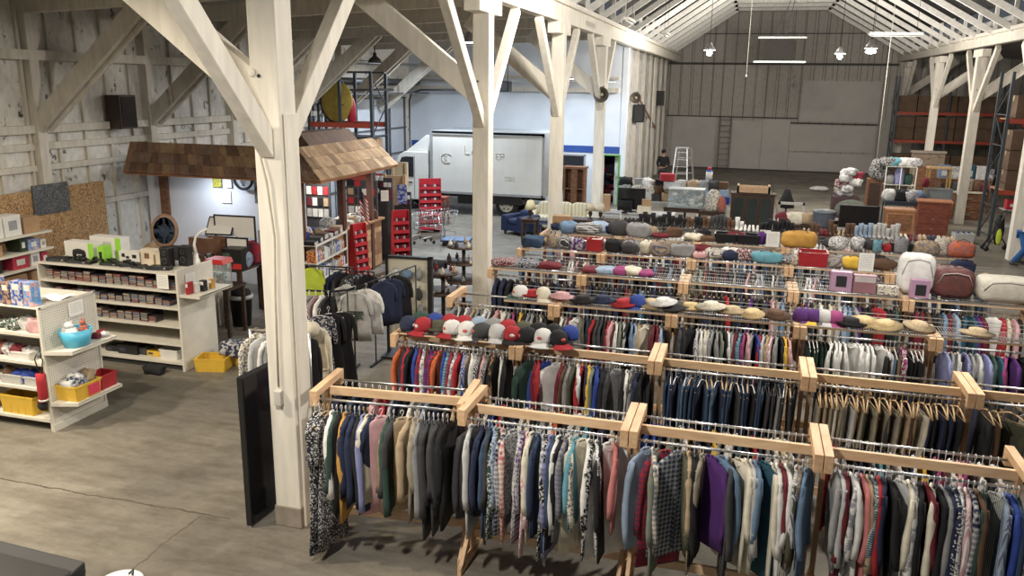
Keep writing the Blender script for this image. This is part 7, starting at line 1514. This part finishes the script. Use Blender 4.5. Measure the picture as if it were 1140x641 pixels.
def person(label, loc, rz, J, top, legs, hat=None, hair=(.03, .02, .015), longs=True):
    """J: joints in metres, person facing -y. keys: pelvis chest neck head, l/r sh el wr hand, hip kn an toe"""
    V = []; E = []; Rr = []; ix = {}
    def add(k, p, r, pa=None):
        ix[k] = len(V); V.append(p); Rr.append(r)
        if pa is not None: E.append((ix[pa], ix[k]))
    add('pelvis', J['pelvis'], (.13, .10)); add('belly', J['belly'], (.125, .095), 'pelvis'); add('chest', J['chest'], (.15, .11), 'belly')
    add('neck', J['neck'], .055, 'chest'); add('skull', J['skull'], .07, 'neck'); add('crown', J['crown'], .075, 'skull')
    for s in 'lr':
        add(s+'sh', J[s+'sh'], .06, 'chest'); add(s+'el', J[s+'el'], .042, s+'sh'); add(s+'wr', J[s+'wr'], .027, s+'el'); add(s+'pa', J[s+'pa'], (.034, .018), s+'wr')
        d = (Vector(J[s+'pa']) - Vector(J[s+'wr'])).normalized(); side = d.cross(Vector((0, 1, .3))).normalized()
        for f, (off, ln) in enumerate(((-.026, .055), (-.009, .065), (.009, .06), (.026, .045))):
            b0 = Vector(J[s+'pa']) + d*.03 + side*off; b1 = b0 + d*ln*.55 + Vector((0, -.006, 0)); b2 = b1 + d*ln*.4 + Vector((0, -.018, 0))
            add(s+'f%d' % f, tuple(b0), .009, s+'pa'); add(s+'g%d' % f, tuple(b1), .0085, s+'f%d' % f); add(s+'h%d' % f, tuple(b2), .007, s+'g%d' % f)
        t0 = Vector(J[s+'wr']) + d*.03 + side*(.035 if s == 'l' else -.035); add(s+'t0', tuple(t0), .011, s+'wr'); add(s+'t1', tuple(t0 + d*.045 + side*(.02 if s == 'l' else -.02)), .009, s+'t0')
        add(s+'hip', J[s+'hip'], .085, 'pelvis'); add(s+'kn', J[s+'kn'], .056, s+'hip'); add(s+'an', J[s+'an'], .036, s+'kn'); add(s+'to', J[s+'to'], .03, s+'an')
    body = skinned('person', V, E, Rr, SKIN); body.location = loc; body.rotation_euler.z = rz; tag(body, label, 'person')
    # clothes as their own skins round the same joints
    vs = [J['pelvis'], J['belly'], J['chest'], J['lsh'], J['lel'], J['lwr'], J['rsh'], J['rel'], J['rwr'], tuple(Vector(J['neck'])*.6 + Vector(J['chest'])*.4)]
    skinned('jacket', vs, [(0,1),(1,2),(2,3),(3,4),(4,5),(2,6),(6,7),(7,8),(2,9)], [(.17,.135),(.17,.135),(.20,.155),.095,.068,.05,.095,.068,.05,.10], top, body)
    vs = [J['pelvis'], J['lhip'], J['lkn'], J['lan'], J['rhip'], J['rkn'], J['ran']]
    skinned('trousers', vs, [(0,1),(1,2),(2,3),(0,4),(4,5),(5,6)], [(.15,.115),.10,.073,.058,.10,.073,.058], legs, body)
    for s in 'lr':
        a, t_ = Vector(J[s+'an']), Vector(J[s+'to']); skinned('shoe', [tuple(a - (t_-a)*.3 + Vector((0,0,-.03))), tuple(a*.4+t_*.6), tuple(t_)], [(0,1),(1,2)], [.045, .045, .038], cloth('dg'), body)
    hd = Vector(J['skull'])*.5 + Vector(J['crown'])*.5; up = (Vector(J['crown']) - Vector(J['neck'])).normalized()
    fw = Vector(J['face']).normalized(); sd = fw.cross(up).normalized(); R = Matrix((sd, fw, up)).transposed()
    q = lambda x, y, z: tuple(hd + R @ Vector((x, y, z)))
    B().blob(q(0, .095, -.02), (.03, .04, .05), n=8, lv=5).build('nose', SKIN, body)
    for s in (-1, 1):
        B().blob(q(s*.032, .085, .015), (.024, .016, .014), n=8, lv=5).build('eye', M('eye_dark', (.03, .02, .02), .3), body); B().blob(q(s*.088, 0, -.01), (.02, .035, .06), n=8, lv=5).build('ear', SKIN, body)
    B().blob(q(0, .088, -.06), (.05, .014, .014), n=8, lv=5).build('mouth', M('lips', (.35, .12, .10), .5), body)
    B().blob(q(0, -.025, .045), (.205, .22, .19), n=16, lv=9, lump=.02).build('hair', M('hair_%d' % int(hair[0]*1000), hair, .8), body)
    if hat:
        B().blob(q(0, -.01, .085), (.225, .245, .16), n=16, lv=9).blob(q(0, .13, .06), (.17, .14, .02), n=12, lv=5).build('cap', hat, body)
    return body
person('person in black jacket and dark cap by the step ladder', (-3.95, 40, 0), .2,
  dict(pelvis=(0,0,.95), belly=(0,0,1.12), chest=(0,-.02,1.36), neck=(0,-.02,1.52), skull=(0,-.03,1.62), crown=(0,-.03,1.70), face=(0,-1,-.1),
       lsh=(.20,-.01,1.42), lel=(.26,-.02,1.13), lwr=(.16,-.24,1.05), lpa=(.12,-.32,1.06), rsh=(-.20,-.01,1.42), rel=(-.27,0,1.14), rwr=(-.20,-.2,.98), rpa=(-.17,-.27,.95),
       lhip=(.10,0,.88), lkn=(.12,-.02,.48), lan=(.13,.02,.09), lto=(.14,-.16,.04), rhip=(-.10,0,.88), rkn=(-.12,-.02,.48), ran=(-.13,.02,.09), rto=(-.14,-.16,.04)), cloth('bk'), cloth('dg'), cloth('bk'))
person('person in blue jeans bending beside the right edge post', (7.55, 25.45, 0), 1.35,
  dict(pelvis=(0,.12,.93), belly=(0,-.04,1.03), chest=(0,-.26,1.12), neck=(0,-.42,1.18), skull=(0,-.51,1.18), crown=(0,-.58,1.17), face=(0,-.3,-1),
       lsh=(.19,-.28,1.12), lel=(.22,-.38,.85), lwr=(.16,-.48,.62), lpa=(.14,-.51,.54), rsh=(-.19,-.28,1.12), rel=(-.22,-.40,.86), rwr=(-.14,-.50,.64), rpa=(-.12,-.53,.56),
       lhip=(.10,.12,.88), lkn=(.16,-.02,.48), lan=(.20,.14,.09), lto=(.22,-.04,.04), rhip=(-.10,.12,.88), rkn=(-.14,.05,.48), ran=(-.18,.30,.09), rto=(-.19,.12,.04)), cloth('lg'), M('jeans_blue', (.03, .12, .33), .85, 0, .2, 12))
t = thing('goods_table', 'red brown chest the bending person leans over', 'table', (8.35, 25.5, 0)); B().box(-.35, .35, -.3, .3, 0, .5).build('chest_body', REDW, t, .01); B().box(-.38, .38, -.33, .33, .5, .53).build('lid', REDW, t)

# ================================================================== FOREGROUND, bottom left
t = thing('television', 'big black television box cut by the bottom left corner', 'television', (-5.85, 4.38, 0), -.05)
B().box(-1.3, 1.15, -.22, .22, .32, 1.06).build('tv_body', BLACKP, t, .02); B().prism([(-.22, .9), (.22, .98), (.22, 1.08), (-.22, 1.0)], -1.3, 1.15, 'x').build('top_ridge', M('black_ridge', (.012, .012, .014), .65), t, .01)
B().box(-1.2, 1.05, -.2, .2, 0, .32).build('stand_base', DARKW, t)
t = thing('grey_case', 'grey edged black case in front of the corner television', 'case', (-6.22, 4.03, 0), -.05); B().box(-.5, .5, -.12, .12, 0, 1.08).build('case_body', BLACKP, t, .01); B().box(.44, .47, -.14, .14, 0, 1.11).build('grey_edge', M('edge_grey2', (.25, .26, .27), .4), t)
t = thing('round_tub', 'white topped round tub with blue centre at the bottom edge', 'tub', (-4.42, 4.58, 0)); B().lathe([(.13, 0), (.16, .86), (.165, .9)], n=24).build('tub_body', M('tub_dark', (.05, .05, .06), .5), t)
B().lathe([(.165, .9), (.17, .93), (.10, .94), (.10, .92)], n=24).build('white_lid', WBX, t); B().lathe([(.099, .915), (.001, .915)], n=24).build('blue_centre', M('lid_blue', (.06, .09, .2), .5), t); B().path([(0, .1, .94), (.03, .12, .97), (.05, .08, .95)], .008, 5).build('knot', BLACKP, t)

# ================================================================== LAMPS
GLOW = M('lamp_glow', (1, .97, .9), emit=14)
GLOWC = M('lamp_glow_cool', (.85, .93, 1), emit=14)
for (x, y, z, wt, col, lb) in LAMPS:
    t = thing('ceiling_lamp', lb, 'lamp', (x, y, z))
    B().lathe([(.20, .0), (.21, .03), (.10, .16), (.06, .26), (.001, .28)], n=20).build('lamp_housing', M('dull_alu', (.4, .4, .4), .4, .5), t)
    B().lathe([(.001, -.01), (.19, -.01), (.19, .0), (.001, .0)], n=20).build('lamp_lens', GLOWC if col is COOL else GLOW, t)
    if y > 8 and z > 5.9: B().blob((0, 0, -.10), (.34 if 'wide' in lb else .2, .2, .12 if 'wide' in lb else .18), n=14, lv=8).build('lamp_globe', GLOW, t)
    top = 8.6 if -2 < x < 4 else 6.6
    if z > 3: B().tube((0, 0, .27), (0, 0, max(.3, top - z)), .01, 6).build('stem', BLACKP, t)
    nave = y > 8 and z > 5.9
    ld = bpy.data.lights.new('lamp_light', 'POINT' if nave else 'AREA'); ld.energy = wt*LK*(2.6 if nave else 1); ld.color = col
    if nave: ld.shadow_soft_size = .16
    else: ld.shape = 'DISK'; ld.size = .42; ld.spread = radians(170)
    lo = bpy.data.objects.new('lamp_light', ld); COL.objects.link(lo); lo.parent = t; lo.location = (0, 0, -.03 if not nave else -.46)
